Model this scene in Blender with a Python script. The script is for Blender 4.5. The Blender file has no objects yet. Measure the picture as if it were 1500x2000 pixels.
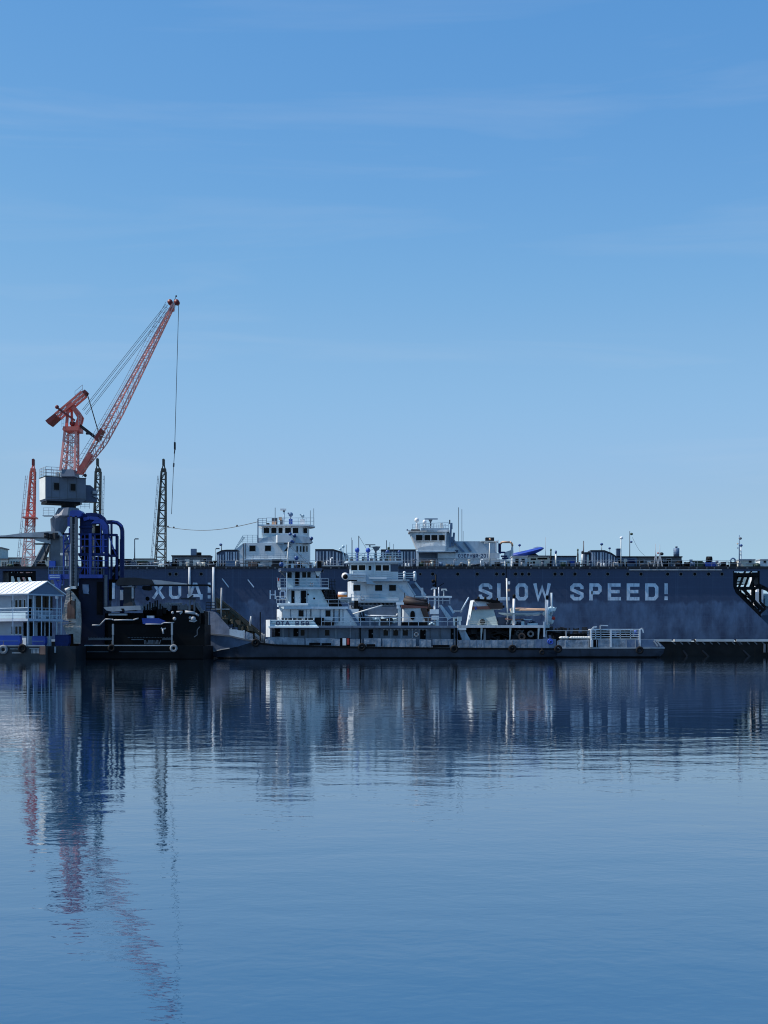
import bpy, bmesh, math, random
from mathutils import Vector, Matrix, Quaternion
random.seed(7)
SC = bpy.context.scene
COL = SC.collection
R = math.radians
CAM_H = 2.2      # eye height above the water
FP = 2800.0      # focal length in photo pixels
HY = 1256.0      # horizon row
CX = 750.0

class Fr:
    """metric frame of one distance: photo measurements -> metres at depth Y"""
    def __init__(s, Y):
        s.Y = Y; s.k = Y / FP
    def x(s, px): return (px - CX) * s.k
    def z(s, py): return CAM_H + (HY - py) * s.k
    def p(s, px, py, dy=0.0): return Vector((s.x(px), s.Y + dy, s.z(py)))
    def poly(s, pts): return [(s.x(a), s.z(b)) for a, b in pts]

# ---------------------------------------------------------------- materials
MATS = {}
def mat(name, col, rough=0.55, metal=0.0, var=0.18, vscale=0.6, rust=0.0, rustcol=(0.10, 0.045, 0.02),
        streak=0.0, spec=0.5, bump=0.0, coat=0.0, boot=None):
    if name in MATS: return MATS[name]
    m = bpy.data.materials.new(name); m.use_nodes = True
    nt = m.node_tree; N = nt.nodes; L = nt.links
    b = N['Principled BSDF']
    b.inputs['Roughness'].default_value = rough
    b.inputs['Metallic'].default_value = metal
    b.inputs['Specular IOR Level'].default_value = spec
    geo = N.new('ShaderNodeNewGeometry')
    n1 = N.new('ShaderNodeTexNoise'); n1.inputs['Scale'].default_value = vscale
    n1.inputs['Detail'].default_value = 6
    L.new(geo.outputs['Position'], n1.inputs['Vector'])
    mr = N.new('ShaderNodeMapRange')
    mr.inputs['From Min'].default_value = 0.3; mr.inputs['From Max'].default_value = 0.7
    L.new(n1.outputs['Fac'], mr.inputs['Value'])
    mx = N.new('ShaderNodeMix'); mx.data_type = 'RGBA'
    lo = [c * (1 - var) for c in col]; hi = [min(1, c * (1 + var)) for c in col]
    mx.inputs[6].default_value = (*lo, 1); mx.inputs[7].default_value = (*hi, 1)
    L.new(mr.outputs[0], mx.inputs[0])
    out = mx.outputs[2]
    if rust > 0 or streak > 0:
        mp = N.new('ShaderNodeMapping'); mp.inputs['Scale'].default_value = (1.3, 1.3, 0.22 if streak else 1.0)
        L.new(geo.outputs['Position'], mp.inputs['Vector'])
        n2 = N.new('ShaderNodeTexNoise'); n2.inputs['Scale'].default_value = 1.1
        n2.inputs['Detail'].default_value = 8; n2.inputs['Roughness'].default_value = 0.7
        L.new(mp.outputs[0], n2.inputs['Vector'])
        r2 = N.new('ShaderNodeMapRange')
        a = max(rust, streak)
        r2.inputs['From Min'].default_value = 0.62 - 0.16 * a
        r2.inputs['From Max'].default_value = 0.76 - 0.12 * a
        r2.inputs['To Max'].default_value = min(0.9, 0.35 + a * 0.6)
        L.new(n2.outputs['Fac'], r2.inputs['Value'])
        m2 = N.new('ShaderNodeMix'); m2.data_type = 'RGBA'
        m2.inputs[7].default_value = (*rustcol, 1)
        L.new(r2.outputs[0], m2.inputs[0]); L.new(out, m2.inputs[6])
        out = m2.outputs[2]
    if boot:
        zt, bc = boot
        sp = N.new('ShaderNodeSeparateXYZ'); L.new(geo.outputs['Position'], sp.inputs[0])
        ad = N.new('ShaderNodeMath'); ad.operation = 'MULTIPLY_ADD'
        L.new(n1.outputs['Fac'], ad.inputs[0]); ad.inputs[1].default_value = 0.25
        L.new(sp.outputs['Z'], ad.inputs[2])
        lt = N.new('ShaderNodeMath'); lt.operation = 'LESS_THAN'; lt.inputs[1].default_value = zt
        L.new(ad.outputs[0], lt.inputs[0])
        m3 = N.new('ShaderNodeMix'); m3.data_type = 'RGBA'; m3.inputs[7].default_value = (*bc, 1)
        L.new(lt.outputs[0], m3.inputs[0]); L.new(out, m3.inputs[6]); out = m3.outputs[2]
    L.new(out, b.inputs['Base Color'])
    if bump > 0:
        bp = N.new('ShaderNodeBump'); bp.inputs['Distance'].default_value = bump
        nb = N.new('ShaderNodeTexNoise'); nb.inputs['Scale'].default_value = 0.9; nb.inputs['Detail'].default_value = 4
        L.new(geo.outputs['Position'], nb.inputs['Vector'])
        L.new(nb.outputs['Fac'], bp.inputs['Height']); L.new(bp.outputs[0], b.inputs['Normal'])
    MATS[name] = m
    return m

def M(k): return MATS[k]
W0 = (0.72, 0.76, 0.78)
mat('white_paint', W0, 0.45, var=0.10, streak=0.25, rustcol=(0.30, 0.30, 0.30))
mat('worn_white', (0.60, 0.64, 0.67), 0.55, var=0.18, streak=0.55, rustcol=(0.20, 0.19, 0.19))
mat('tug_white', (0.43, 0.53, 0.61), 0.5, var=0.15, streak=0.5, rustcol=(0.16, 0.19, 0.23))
mat('tug_grey', (0.13, 0.17, 0.23), 0.6, var=0.25, streak=0.6, rustcol=(0.08, 0.08, 0.10))
mat('tug_hull_grey', (0.045, 0.05, 0.055), 0.6, var=0.3, streak=0.4, rustcol=(0.03, 0.022, 0.02), spec=0.25)
mat('bright_trim', (0.78, 0.82, 0.82), 0.4, var=0.06)
mat('cream', (0.62, 0.60, 0.52), 0.6, var=0.15)
mat('bulwark_grey', (0.21, 0.25, 0.30), 0.6, var=0.35, vscale=1.1, rust=0.5, rustcol=(0.07, 0.07, 0.08), bump=0.14)
mat('bow_grey', (0.13, 0.17, 0.25), 0.6, var=0.2, vscale=0.8, streak=0.4, rustcol=(0.06, 0.055, 0.06), bump=0.06)
mat('hull_dark', (0.034, 0.042, 0.060), 0.55, var=0.3, streak=0.4, rustcol=(0.015, 0.013, 0.012), boot=(0.34, (0.006, 0.006, 0.007)), bump=0.08, spec=0.25)
mat('black_steel', (0.0045, 0.005, 0.006), 0.6, var=0.4, rust=0.2, rustcol=(0.012, 0.007, 0.005), spec=0.12)
mat('dark_steel', (0.018, 0.021, 0.027), 0.55, var=0.35, rust=0.3, rustcol=(0.035, 0.02, 0.014), spec=0.25)
mat('mid_steel', (0.10, 0.115, 0.135), 0.55, var=0.25, streak=0.4, rustcol=(0.06, 0.045, 0.035))
mat('light_steel', (0.33, 0.35, 0.37), 0.5, var=0.2, rust=0.3, rustcol=(0.14, 0.10, 0.08))
mat('crane_grey', (0.115, 0.14, 0.185), 0.5, var=0.12, streak=0.35, rustcol=(0.09, 0.09, 0.10))
mat('crane_white', (0.66, 0.66, 0.62), 0.5, var=0.08, streak=0.2, rustcol=(0.4, 0.36, 0.3))
mat('crane_red', (0.72, 0.14, 0.095), 0.5, var=0.2, rust=0.2, rustcol=(0.2, 0.06, 0.04))
mat('crane_red_dark', (0.16, 0.014, 0.012), 0.5, var=0.25)
mat('jib_red', (0.82, 0.32, 0.26), 0.5, var=0.2, rust=0.3, rustcol=(0.62, 0.40, 0.36))
mat('crane_pale', (0.50, 0.36, 0.33), 0.55, var=0.2)
mat('crane_pink', (0.72, 0.42, 0.37), 0.55, var=0.3, rust=0.3, rustcol=(0.35, 0.05, 0.03))
mat('jib_black', (0.035, 0.036, 0.030), 0.6, var=0.3)
mat('jib_olive', (0.13, 0.12, 0.10), 0.6, var=0.3)
mat('gantry_blue', (0.008, 0.04, 0.26), 0.45, var=0.2, streak=0.3, rustcol=(0.01, 0.015, 0.05))
mat('tower_navy', (0.004, 0.008, 0.028), 0.5, var=0.35, streak=0.4, rustcol=(0.010, 0.009, 0.012), spec=0.2)
mat('pontoon_dark', (0.013, 0.0125, 0.0125), 0.7, var=0.4, streak=0.5, rustcol=(0.022, 0.016, 0.012), spec=0.15)
mat('gantry_navy', (0.005, 0.018, 0.095), 0.5, var=0.3, spec=0.2)
mat('bright_blue', (0.016, 0.07, 0.38), 0.45, var=0.15)
mat('cover_blue', (0.012, 0.055, 0.33), 0.6, var=0.25, vscale=1.6)
mat('navy_panel', (0.034, 0.058, 0.11), 0.5, var=0.15)
mat('pilaster', (0.42, 0.46, 0.52), 0.5, var=0.1)
mat('roof_white', (0.70, 0.72, 0.73), 0.5, var=0.05)
mat('house_wall', (0.33, 0.40, 0.48), 0.6, var=0.12, streak=0.3, rustcol=(0.2, 0.23, 0.27))
mat('gable_grey', (0.09, 0.14, 0.22), 0.6, var=0.1)
mat('rusty_plate', (0.46, 0.42, 0.37), 0.7, var=0.25, vscale=0.5, streak=0.5, rustcol=(0.16, 0.10, 0.07), bump=0.3)
mat('rust_brown', (0.22, 0.12, 0.085), 0.75, var=0.35, streak=0.5, rustcol=(0.06, 0.035, 0.03))
mat('exhaust_brown', (0.030, 0.019, 0.017), 0.7, var=0.4)
mat('funnel_red', (0.15, 0.06, 0.05), 0.6, var=0.25)
mat('funnel_green', (0.40, 0.48, 0.47), 0.55, var=0.15, streak=0.4, rustcol=(0.25, 0.30, 0.30))
mat('rubber', (0.007, 0.007, 0.008), 0.75, var=0.3, spec=0.2)
mat('rubber_grey', (0.20, 0.21, 0.22), 0.75, var=0.3)
mat('glass', (0.004, 0.005, 0.007), 0.08, var=0.2, spec=0.10)
mat('black_void', (0.004, 0.004, 0.005), 0.7, var=0.2, spec=0.1)
mat('orange', (0.62, 0.20, 0.05), 0.5, var=0.12)
mat('orange_pale', (0.60, 0.36, 0.22), 0.5, var=0.15)
mat('cyan_white', (0.42, 0.56, 0.62), 0.45, var=0.15)
mat('red_paint', (0.45, 0.03, 0.02), 0.5, var=0.15)
mat('lettering', (0.52, 0.62, 0.72), 0.6, var=0.16, vscale=0.9, streak=0.75, rustcol=(0.10, 0.15, 0.24))
mat('letter_navy', (0.015, 0.03, 0.09), 0.5, var=0.1)
mat('rope', (0.10, 0.10, 0.10), 0.8, var=0.2)
mat('green_brown', (0.030, 0.032, 0.022), 0.7, var=0.5, rust=0.6, rustcol=(0.05, 0.028, 0.02))
mat('green_dark', (0.02, 0.05, 0.03), 0.6, var=0.3)
mat('concrete', (0.28, 0.28, 0.27), 0.8, var=0.2)
mat('deck_edge', (0.45, 0.47, 0.48), 0.6, var=0.2, rust=0.3, rustcol=(0.3, 0.28, 0.26))
mat('teal_wall', (0.35, 0.48, 0.50), 0.6, var=0.1)
mat('stair_blue', (0.10, 0.17, 0.28), 0.5, var=0.2)
mat('earth', (0.10, 0.09, 0.07), 0.9, var=0.3, vscale=0.05)
mat('radar_white', (0.8, 0.8, 0.8), 0.4, var=0.03)
mat('lamp_blue', (0.02, 0.06, 0.20), 0.3, var=0.1)
mat('skin', (0.35, 0.2, 0.14), 0.6, var=0.05)

# ---------------------------------------------------------------- mesh builder
class MB:
    def __init__(s): s.v = []; s.f = []; s.sm = []
    def add(s, vs, fs, smooth=False):
        o = len(s.v); s.v += [tuple(v) for v in vs]
        s.f += [tuple(i + o for i in f) for f in fs]; s.sm += [smooth] * len(fs); return s
    def box(s, x0, x1, y0, y1, z0, z1):
        if x0 > x1: x0, x1 = x1, x0
        if y0 > y1: y0, y1 = y1, y0
        if z0 > z1: z0, z1 = z1, z0
        vs = [(x, y, z) for z in (z0, z1) for y in (y0, y1) for x in (x0, x1)]
        return s.add(vs, [(0, 2, 3, 1), (4, 5, 7, 6), (0, 1, 5, 4), (2, 6, 7, 3), (0, 4, 6, 2), (1, 3, 7, 5)])
    def pb(s, F, a, b, c, d, dy=0.0, dep=0.3):      # box measured in the frame F: left, right, top, bottom, front offset, depth
        return s.box(F.x(a), F.x(b), F.Y + dy, F.Y + dy + dep, F.z(c), F.z(d))
    def prism(s, xz, y0, y1):                       # outline in the XZ plane, extruded in Y
        n = len(xz)
        vs = [(x, y0, z) for x, z in xz] + [(x, y1, z) for x, z in xz]
        fs = [tuple(range(n)), tuple(range(2 * n - 1, n - 1, -1))]
        for i in range(n):
            j = (i + 1) % n; fs.append((i, i + n, j + n, j))
        return s.add(vs, fs)
    def pp(s, F, pts, dy=0.0, dep=0.3): return s.prism(F.poly(pts), F.Y + dy, F.Y + dy + dep)
    def plan(s, xy, z0, z1):                        # footprint, extruded upwards
        n = len(xy)
        vs = [(x, y, z0) for x, y in xy] + [(x, y, z1) for x, y in xy]
        fs = [tuple(range(n)), tuple(range(2 * n - 1, n - 1, -1))]
        for i in range(n):
            j = (i + 1) % n; fs.append((i, j, j + n, i + n))
        return s.add(vs, fs)
    def bar(s, p, q, r, n=4, r2=None):
        p = Vector(p); q = Vector(q); d = q - p
        if d.length < 1e-6: return s
        d.normalize(); a = d.orthogonal().normalized(); b = d.cross(a)
        if n == 4:
            up = Vector((0, 0, 1)) if abs(d.z) < 0.95 else Vector((1, 0, 0))
            a = d.cross(up).normalized(); b = d.cross(a)
            a, b = (a + b).normalized(), (a - b).normalized(); r *= 1.2; r2 = r2 * 1.2 if r2 is not None else None
        r2 = r if r2 is None else r2
        vs = []
        for c, rr in ((p, r), (q, r2)):
            for i in range(n):
                t = 2 * math.pi * i / n
                vs.append(c + a * (rr * math.cos(t)) + b * (rr * math.sin(t)))
        fs = [tuple(range(n - 1, -1, -1)), tuple(range(n, 2 * n))]
        for i in range(n):
            j = (i + 1) % n; fs.append((i, j, j + n, i + n))
        return s.add(vs, fs, n > 5)
    def line(s, pts, r, n=4):
        for a, b in zip(pts[:-1], pts[1:]): s.bar(a, b, r, n)
        return s
    def sphere(s, c, r, u=10, v=6, sc=(1, 1, 1)):
        vs = []; fs = []
        for i in range(v + 1):
            th = math.pi * i / v
            for j in range(u):
                ph = 2 * math.pi * j / u
                vs.append((c[0] + r * sc[0] * math.sin(th) * math.cos(ph), c[1] + r * sc[1] * math.sin(th) * math.sin(ph), c[2] + r * sc[2] * math.cos(th)))
        for i in range(v):
            for j in range(u):
                k = (j + 1) % u
                fs.append((i * u + j, (i + 1) * u + j, (i + 1) * u + k, i * u + k))
        return s.add(vs, fs, True)
    def lump(s, c, r):                              # a bit of deck clutter: tilted crate or short drum
        a = random.random() * 3; t = random.uniform(-.3, .3); w = r * random.uniform(.6, 1.5); h = r * random.uniform(.6, 1.2); c = Vector(c)
        if random.random() < .3:
            d = Vector((math.cos(a), math.sin(a), t * 2)).normalized() * w
            return s.bar(c - d, c + d, h * .6, 8)
        rot = Matrix.Rotation(a, 3, 'Z') @ Matrix.Rotation(t, 3, 'Y')
        vs = [c + rot @ Vector((x * w, y * r * .8, z * h)) for z in (-1, 1) for y in (-1, 1) for x in (-1, 1)]
        return s.add(vs, [(0, 2, 3, 1), (4, 5, 7, 6), (0, 1, 5, 4), (2, 6, 7, 3), (0, 4, 6, 2), (1, 3, 7, 5)])
    def torus(s, c, R_, r, u=20, v=8):              # ring facing -Y
        vs = []; fs = []
        for i in range(u):
            t = 2 * math.pi * i / u
            for j in range(v):
                ph = 2 * math.pi * j / v; rr = R_ + r * math.cos(ph)
                vs.append((c[0] + rr * math.cos(t), c[1] + r * math.sin(ph), c[2] + rr * math.sin(t)))
        for i in range(u):
            for j in range(v):
                a = i * v + j; b = i * v + (j + 1) % v; cc = ((i + 1) % u) * v + (j + 1) % v; d = ((i + 1) % u) * v + j
                fs.append((a, b, cc, d))
        return s.add(vs, fs, True)
    def loft(s, rings, cap=True, smooth=False):
        n = len(rings[0]); vs = [p for r in rings for p in r]; fs = []
        for k in range(len(rings) - 1):
            for i in range(n):
                j = (i + 1) % n
                fs.append((k * n + i, k * n + j, (k + 1) * n + j, (k + 1) * n + i))
        if cap:
            fs.append(tuple(range(n - 1, -1, -1))); m = (len(rings) - 1) * n
            fs.append(tuple(range(m, m + n)))
        return s.add(vs, fs, smooth)
    def wall(s, pts, z0, z1, t=0.06):               # upright strip along a plan line; z0/z1 per point
        rings = []
        n = len(pts)
        for i, (x, y) in enumerate(pts):
            a = Vector(pts[max(0, i - 1)]); b = Vector(pts[min(n - 1, i + 1)])
            d = (b - a).normalized() if (b - a).length > 0 else Vector((1, 0)); nn = Vector((-d.y, d.x)) * t
            rings.append([(x, y, z0[i]), (x, y, z1[i]), (x + nn.x, y + nn.y, z1[i]), (x + nn.x, y + nn.y, z0[i])])
        return s.loft(rings)
    def rail(s, pts, h=1.0, nr=3, step=1.6, r=0.03):
        for a, b in zip(pts[:-1], pts[1:]):
            a = Vector(a); b = Vector(b); L_ = (b - a).length; n = max(1, round(L_ / step))
            for i in range(n + 1):
                c = a.lerp(b, i / n); s.bar(c, c + Vector((0, 0, h)), r)
            for k in range(1, nr + 1):
                dz = Vector((0, 0, h * k / nr)); s.bar(a + dz, b + dz, r)
        return s

def link(o): COL.objects.link(o); return o
def tag(o, label=None, cat=None, group=None, kind=None):
    if label: o['label'] = label
    if cat: o['category'] = cat
    if group: o['group'] = group
    if kind: o['kind'] = kind
    return o
def thing(name, label, cat, loc=(0, 0, 0), group=None):
    o = bpy.data.objects.new(name, None); link(o); o.location = loc; o.empty_display_size = 0.5
    return tag(o, label, cat, group)
def root_of(o):
    while o.parent: o = o.parent
    return o
def part(mb, name, m, parent=None, label=None):
    off = Vector(root_of(parent).location) if parent else Vector((0, 0, 0))
    me = bpy.data.meshes.new(name)
    me.from_pydata([(v[0] - off.x, v[1] - off.y, v[2] - off.z) for v in mb.v], [], mb.f)
    me.materials.append(MATS[m] if isinstance(m, str) else m)
    bm = bmesh.new(); bm.from_mesh(me); bmesh.ops.recalc_face_normals(bm, faces=bm.faces); bm.to_mesh(me); bm.free()
    for p, sm in zip(me.polygons, mb.sm): p.use_smooth = sm
    o = bpy.data.objects.new(name, me); link(o)
    if parent: o.parent = parent
    if label: o['label'] = label
    return o
def solo(mb, name, m, label, cat, group=None, kind=None):
    """a thing that is a single mesh; its origin goes to the middle of its base"""
    xs = [v[0] for v in mb.v]; ys = [v[1] for v in mb.v]; zs = [v[2] for v in mb.v]
    c = Vector(((min(xs) + max(xs)) / 2, (min(ys) + max(ys)) / 2, min(zs)))
    me = bpy.data.meshes.new(name)
    me.from_pydata([(v[0] - c.x, v[1] - c.y, v[2] - c.z) for v in mb.v], [], mb.f)
    me.materials.append(MATS[m] if isinstance(m, str) else m)
    bm = bmesh.new(); bm.from_mesh(me); bmesh.ops.recalc_face_normals(bm, faces=bm.faces); bm.to_mesh(me); bm.free()
    for p, sm in zip(me.polygons, mb.sm): p.use_smooth = sm
    o = bpy.data.objects.new(name, me); link(o); o.location = c
    return tag(o, label, cat, group, kind)
def copy_tree(o, parent=None):
    c = o.copy(); COL.objects.link(c)
    if parent: c.parent = parent
    for ch in list(o.children): copy_tree(ch, c)
    return c

def win(F, a, b, c, d, dy, parent, frame='tug_white', name='window', t=0.09, pane='glass'):
    """window: raised frame with a recessed dark pane"""
    x0, x1, z1, z0 = F.x(a), F.x(b), F.z(c), F.z(d); y = F.Y + dy
    f = MB()
    f.box(x0 - t, x1 + t, y - 0.05, y + 0.02, z1, z1 + t); f.box(x0 - t, x1 + t, y - 0.05, y + 0.02, z0 - t, z0)
    f.box(x0 - t, x0, y - 0.05, y + 0.02, z0, z1); f.box(x1, x1 + t, y - 0.05, y + 0.02, z0, z1)
    w = part(f, name, frame, parent)
    part(MB().box(x0, x1, y - 0.025, y + 0.02, z0, z1), 'pane', pane, w)
    return w
def door(F, a, b, c, d, dy, parent, m='black_void'):
    x0, x1, z1, z0 = F.x(a), F.x(b), F.z(c), F.z(d); y = F.Y + dy
    o = part(MB().box(x0, x1, y - 0.05, y + 0.02, z0, z1), 'door', m, parent)
    part(MB().box(x1 - 0.16, x1 - 0.08, y - 0.09, y - 0.05, (z0 + z1) / 2 - 0.08, (z0 + z1) / 2 + 0.08), 'handle', 'light_steel', o)
    return o
def bowed(F, a, b, dy, dep, bulge=0.9, side='l', n=6):
    """footprint of a deckhouse whose front (left or right) bows outwards"""
    x0, x1 = F.x(a), F.x(b); y0 = F.Y + dy; y1 = y0 + dep; pts = []
    for i in range(n + 1):
        t = i / n; k = 1 - (2 * t - 1) ** 2
        y = y1 + (y0 - y1) * t
        pts.append(((x0 + bulge * (1 - k)) if side == 'l' else (x1 - bulge * (1 - k)), y))
    other = x1 if side == 'l' else x0
    pts += [(other, y0), (other, y1)]
    return pts

# stroke lettering -------------------------------------------------
def _o(c=0.22): return [(c, 0), (1 - c, 0), (1, c * .8), (1, 1 - c * .8), (1 - c, 1), (c, 1), (0, 1 - c * .8), (0, c * .8), (c, 0)]
GL = {
 'O': [_o()], '0': [_o()], 'О': [_o()],
 'S': [[(1, .82), (1, .85), (.78, 1), (.22, 1), (0, .85), (0, .66), (1, .34), (1, .15), (.78, 0), (.22, 0), (0, .15), (0, .18)]],
 'L': [[(0, 1), (0, 0), (1, 0)]],
 'W': [[(0, 1), (.22, 0), (.5, .8), (.78, 0), (1, 1)]],
 'P': [[(0, 0), (0, 1), (.8, 1), (1, .86), (1, .58), (.8, .44), (.22, .44)]],
 'Р': [[(0, 0), (0, 1), (.8, 1), (1, .86), (1, .58), (.8, .44), (.25, .44)]],
 'E': [[(1, 1), (0, 1), (0, 0), (1, 0)], [(0, .52), (.88, .52)]],
 'Ё': [[(1, .8), (0, .8), (0, 0), (1, 0)], [(0, .42), (.85, .42)], [(.2, 1), (.3, 1)], [(.7, 1), (.8, 1)]],
 'D': [[(0, 0), (0, 1), (.78, 1), (1, .82), (1, .18), (.78, 0), (0, 0)]],
 '!': [[(.5, 1), (.5, .46)], [(.5, .05), (.5, .02)]],
 'Х': [[(0, 1), (1, 0)], [(1, 1), (0, 0)]],
 'Д': [[(.1, .14), (.42, 1), (.58, 1), (.9, .14)], [(0, -.06), (0, .14), (1, .14), (1, -.06)]],
 'И': [[(0, 1), (0, 0)], [(0, .1), (1, .9)], [(1, 1), (1, 0)]],
 'Й': [[(0, .86), (0, 0)], [(0, .1), (1, .76)], [(1, .86), (1, 0)], [(.3, 1), (.7, 1)]],
 'Т': [[(0, 1), (1, 1)], [(.5, 1), (.5, 0)]],
 'Н': [[(0, 1), (0, 0)], [(1, 1), (1, 0)], [(0, .5), (1, .5)]],
 'А': [[(0, 0), (.42, 1), (.58, 1), (1, 0)], [(.2, .32), (.8, .32)]],
 'З': [[(0, 1), (.8, 1), (1, .85), (1, .62), (.75, .5), (1, .38), (1, .15), (.8, 0), (0, 0)], [(.3, .5), (.75, .5)]],
 'Ы': [[(0, 1), (0, 0), (.5, 0), (.62, .12), (.62, .4), (.5, .52), (.25, .52)], [(1, 1), (1, 0)]],
 '-': [[(.1, .5), (.9, .5)]],
 '1': [[(.2, .8), (.55, 1), (.55, 0)]],
 '2': [[(0, .85), (.2, 1), (.8, 1), (1, .85), (1, .6), (0, 0), (1, 0)]],
 '5': [[(1, 1), (0, 1), (0, .55), (.8, .55), (1, .4), (1, .15), (.8, 0), (0, 0)]],
 '8': [_o(), [(0, .52), (1, .52)]],
 '9': [[(0, 0), (1, 0), (1, 1), (0, 1), (0, .45), (.72, .45)]],
}
def glyph(mb, ch, x0, x1, z0, z1, t, y, step=0.003):
    """solid painted letter: each stroke is a thin slab on the wall at depth y"""
    k = 0
    for st in GL[ch]:
        P = [Vector((x0 + t / 2 + u * (x1 - x0 - t), z0 + t / 2 + v * (z1 - z0 - t))) for u, v in st]
        closed = (P[0] - P[-1]).length < 1e-6 and len(P) > 2
        n = len(P); ring = []
        for i in range(n):
            if closed: a = P[i - 1] if i > 0 else P[-2]; b = P[i + 1] if i < n - 1 else P[1]
            else: a = P[max(0, i - 1)]; b = P[min(n - 1, i + 1)]
            p = P[i]
            d1 = (p - a).normalized() if (p - a).length > 1e-9 else None
            d2 = (b - p).normalized() if (b - p).length > 1e-9 else None
            if d1 is None: d1 = d2
            if d2 is None: d2 = d1
            m = (d1 + d2)
            m = m.normalized() if m.length > 1e-6 else d1
            nn = Vector((-m.y, m.x)); cs = max(0.5, nn.dot(Vector((-d1.y, d1.x))))
            w = t / 2 / cs; q = p.copy()
            if not closed and i == 0: q = p - d2 * (t / 2)
            if not closed and i == n - 1: q = p + d1 * (t / 2)
            ring.append((q + nn * w, q - nn * w))
        yy = y - 0.004 - step * k; k += 1
        vs = []; fs = []
        for a, b in ring: vs += [(a.x, yy, a.y), (b.x, yy, b.y), (a.x, y, a.y), (b.x, y, b.y)]
        for i in range(n - 1):
            o = 4 * i; p = o + 4
            fs += [(o, o + 1, p + 1, p), (o, p, p + 2, o + 2), (o + 1, o + 3, p + 3, p + 1)]
        if not closed: fs += [(0, 2, 3, 1), (4 * n - 4, 4 * n - 3, 4 * n - 1, 4 * n - 2)]
        mb.add(vs, fs)
    return mb
SUN_E = 5.0; SKY_S = 0.10; EXPO = 0.0; CLOUD_V = 7.0
SKY_CURVE = (((0, 0), (.06, .06), (.112, .127), (.151, .19), (.19, .25), (.317, .338), (.55, .40), (1, .7)),
             ((0, 0), (.1, .2), (.217, .345), (.286, .43), (.36, .492), (.506, .537), (.6, .58), (1, .75)),
             ((0, 0), (.2, .5), (.435, .70), (.526, .745), (.61, .775), (.67, .74), (.8, .82), (1, .95)))
WATER_C = (0.015, 0.072, 0.155, 1)
DOCK_LO = (0.023, 0.041, 0.090); DOCK_HI = (0.032, 0.053, 0.110); DOCK_PALE = (0.075, 0.125, 0.22)
# scale, x stretch, y stretch, rotation, height, detail, roughness, distortion
WAVES = [(0.85, 0.55, 1.0, 8, 0.0070, 1, 0.5, 0.2), (2.6, 0.8, 1.0, -14, 0.0019, 2, 0.5, 0.3), (8.0, 0.8, 1.0, -20, 0.0008, 2, 0.5, 0.3), (0.12, 1.0, 1.0, 20, 0.010, 1, 0.5, 0.0)]
# ---------------------------------------------------------------- camera, sky, sun
cam = bpy.data.cameras.new('camera'); co = link(bpy.data.objects.new('camera', cam))
co.location = (0, 0, CAM_H); co.rotation_euler = (R(90), 0, 0)
cam.sensor_fit = 'VERTICAL'; cam.sensor_height = 36; cam.lens = 36 * FP / 2000.0
cam.shift_y = (HY - 1000.0) / 2000.0
cam.clip_start = 0.3; cam.clip_end = 30000
SC.camera = co

EL, ROT = R(50), R(-95)
sd = Vector((math.sin(ROT) * math.cos(EL), math.cos(ROT) * math.cos(EL), math.sin(EL)))
sun = bpy.data.lights.new('sun', 'SUN'); sun.energy = SUN_E; sun.angle = R(0.5); sun.color = (1.0, 0.95, 0.88)
so = link(bpy.data.objects.new('sun', sun)); so.rotation_euler = (-sd).to_track_quat('-Z', 'Y').to_euler()
so.location = (-300, 100, 300)

w = bpy.data.worlds.new('World'); SC.world = w; w.use_nodes = True
nt = w.node_tree; N = nt.nodes; L = nt.links
bg = N['Background']; bg.inputs['Strength'].default_value = SKY_S
sky = N.new('ShaderNodeTexSky'); sky.sky_type = 'NISHITA'; sky.sun_disc = False
sky.sun_elevation = EL; sky.sun_rotation = ROT; sky.altitude = 0
sky.air_density = 1.0; sky.dust_density = 0.0; sky.ozone_density = 6.0
# the camera's tone curve: per channel response that flattens the sky gradient
sp = N.new('ShaderNodeSeparateColor'); cb_ = N.new('ShaderNodeCombineColor'); L.new(sky.outputs[0], sp.inputs[0])
for i, pts_ in enumerate(SKY_CURVE):
    sc0 = N.new('ShaderNodeMath'); sc0.operation = 'MULTIPLY'; sc0.inputs[1].default_value = 0.1; L.new(sp.outputs[i], sc0.inputs[0])
    fc_ = N.new('ShaderNodeFloatCurve'); cu_ = fc_.mapping.curves[0]
    while len(cu_.points) < len(pts_): cu_.points.new(0.5, 0.5)
    for p_, (px_, py_) in zip(cu_.points, pts_): p_.location = (px_, py_)
    fc_.mapping.update()
    L.new(sc0.outputs[0], fc_.inputs['Value'])
    ml = N.new('ShaderNodeMath'); ml.operation = 'MULTIPLY'; ml.inputs[1].default_value = 10.0; L.new(fc_.outputs[0], ml.inputs[0])
    L.new(ml.outputs[0], cb_.inputs[i])
# faint high cirrus, streaked along the horizon
tc = N.new('ShaderNodeTexCoord'); mp = N.new('ShaderNodeMapping')
mp.inputs['Scale'].default_value = (1.6, 1.6, 17.0); mp.inputs['Rotation'].default_value = (0, R(-3), 0); mp.inputs['Location'].default_value = (3.7, 1.9, 0.6)
L.new(tc.outputs['Generated'], mp.inputs['Vector'])
nz = N.new('ShaderNodeTexNoise'); nz.inputs['Scale'].default_value = 1.5; nz.inputs['Detail'].default_value = 7; nz.inputs['Roughness'].default_value = 0.55
nz.inputs['Distortion'].default_value = 0.6
L.new(mp.outputs[0], nz.inputs['Vector'])
mr = N.new('ShaderNodeMapRange'); mr.inputs['From Min'].default_value = 0.50; mr.inputs['From Max'].default_value = 0.82
mr.inputs['To Max'].default_value = 0.16
L.new(nz.outputs['Fac'], mr.inputs['Value'])
mx = N.new('ShaderNodeMix'); mx.data_type = 'RGBA'
mx.inputs[7].default_value = (CLOUD_V, CLOUD_V * 1.06, CLOUD_V * 1.15, 1)
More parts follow.
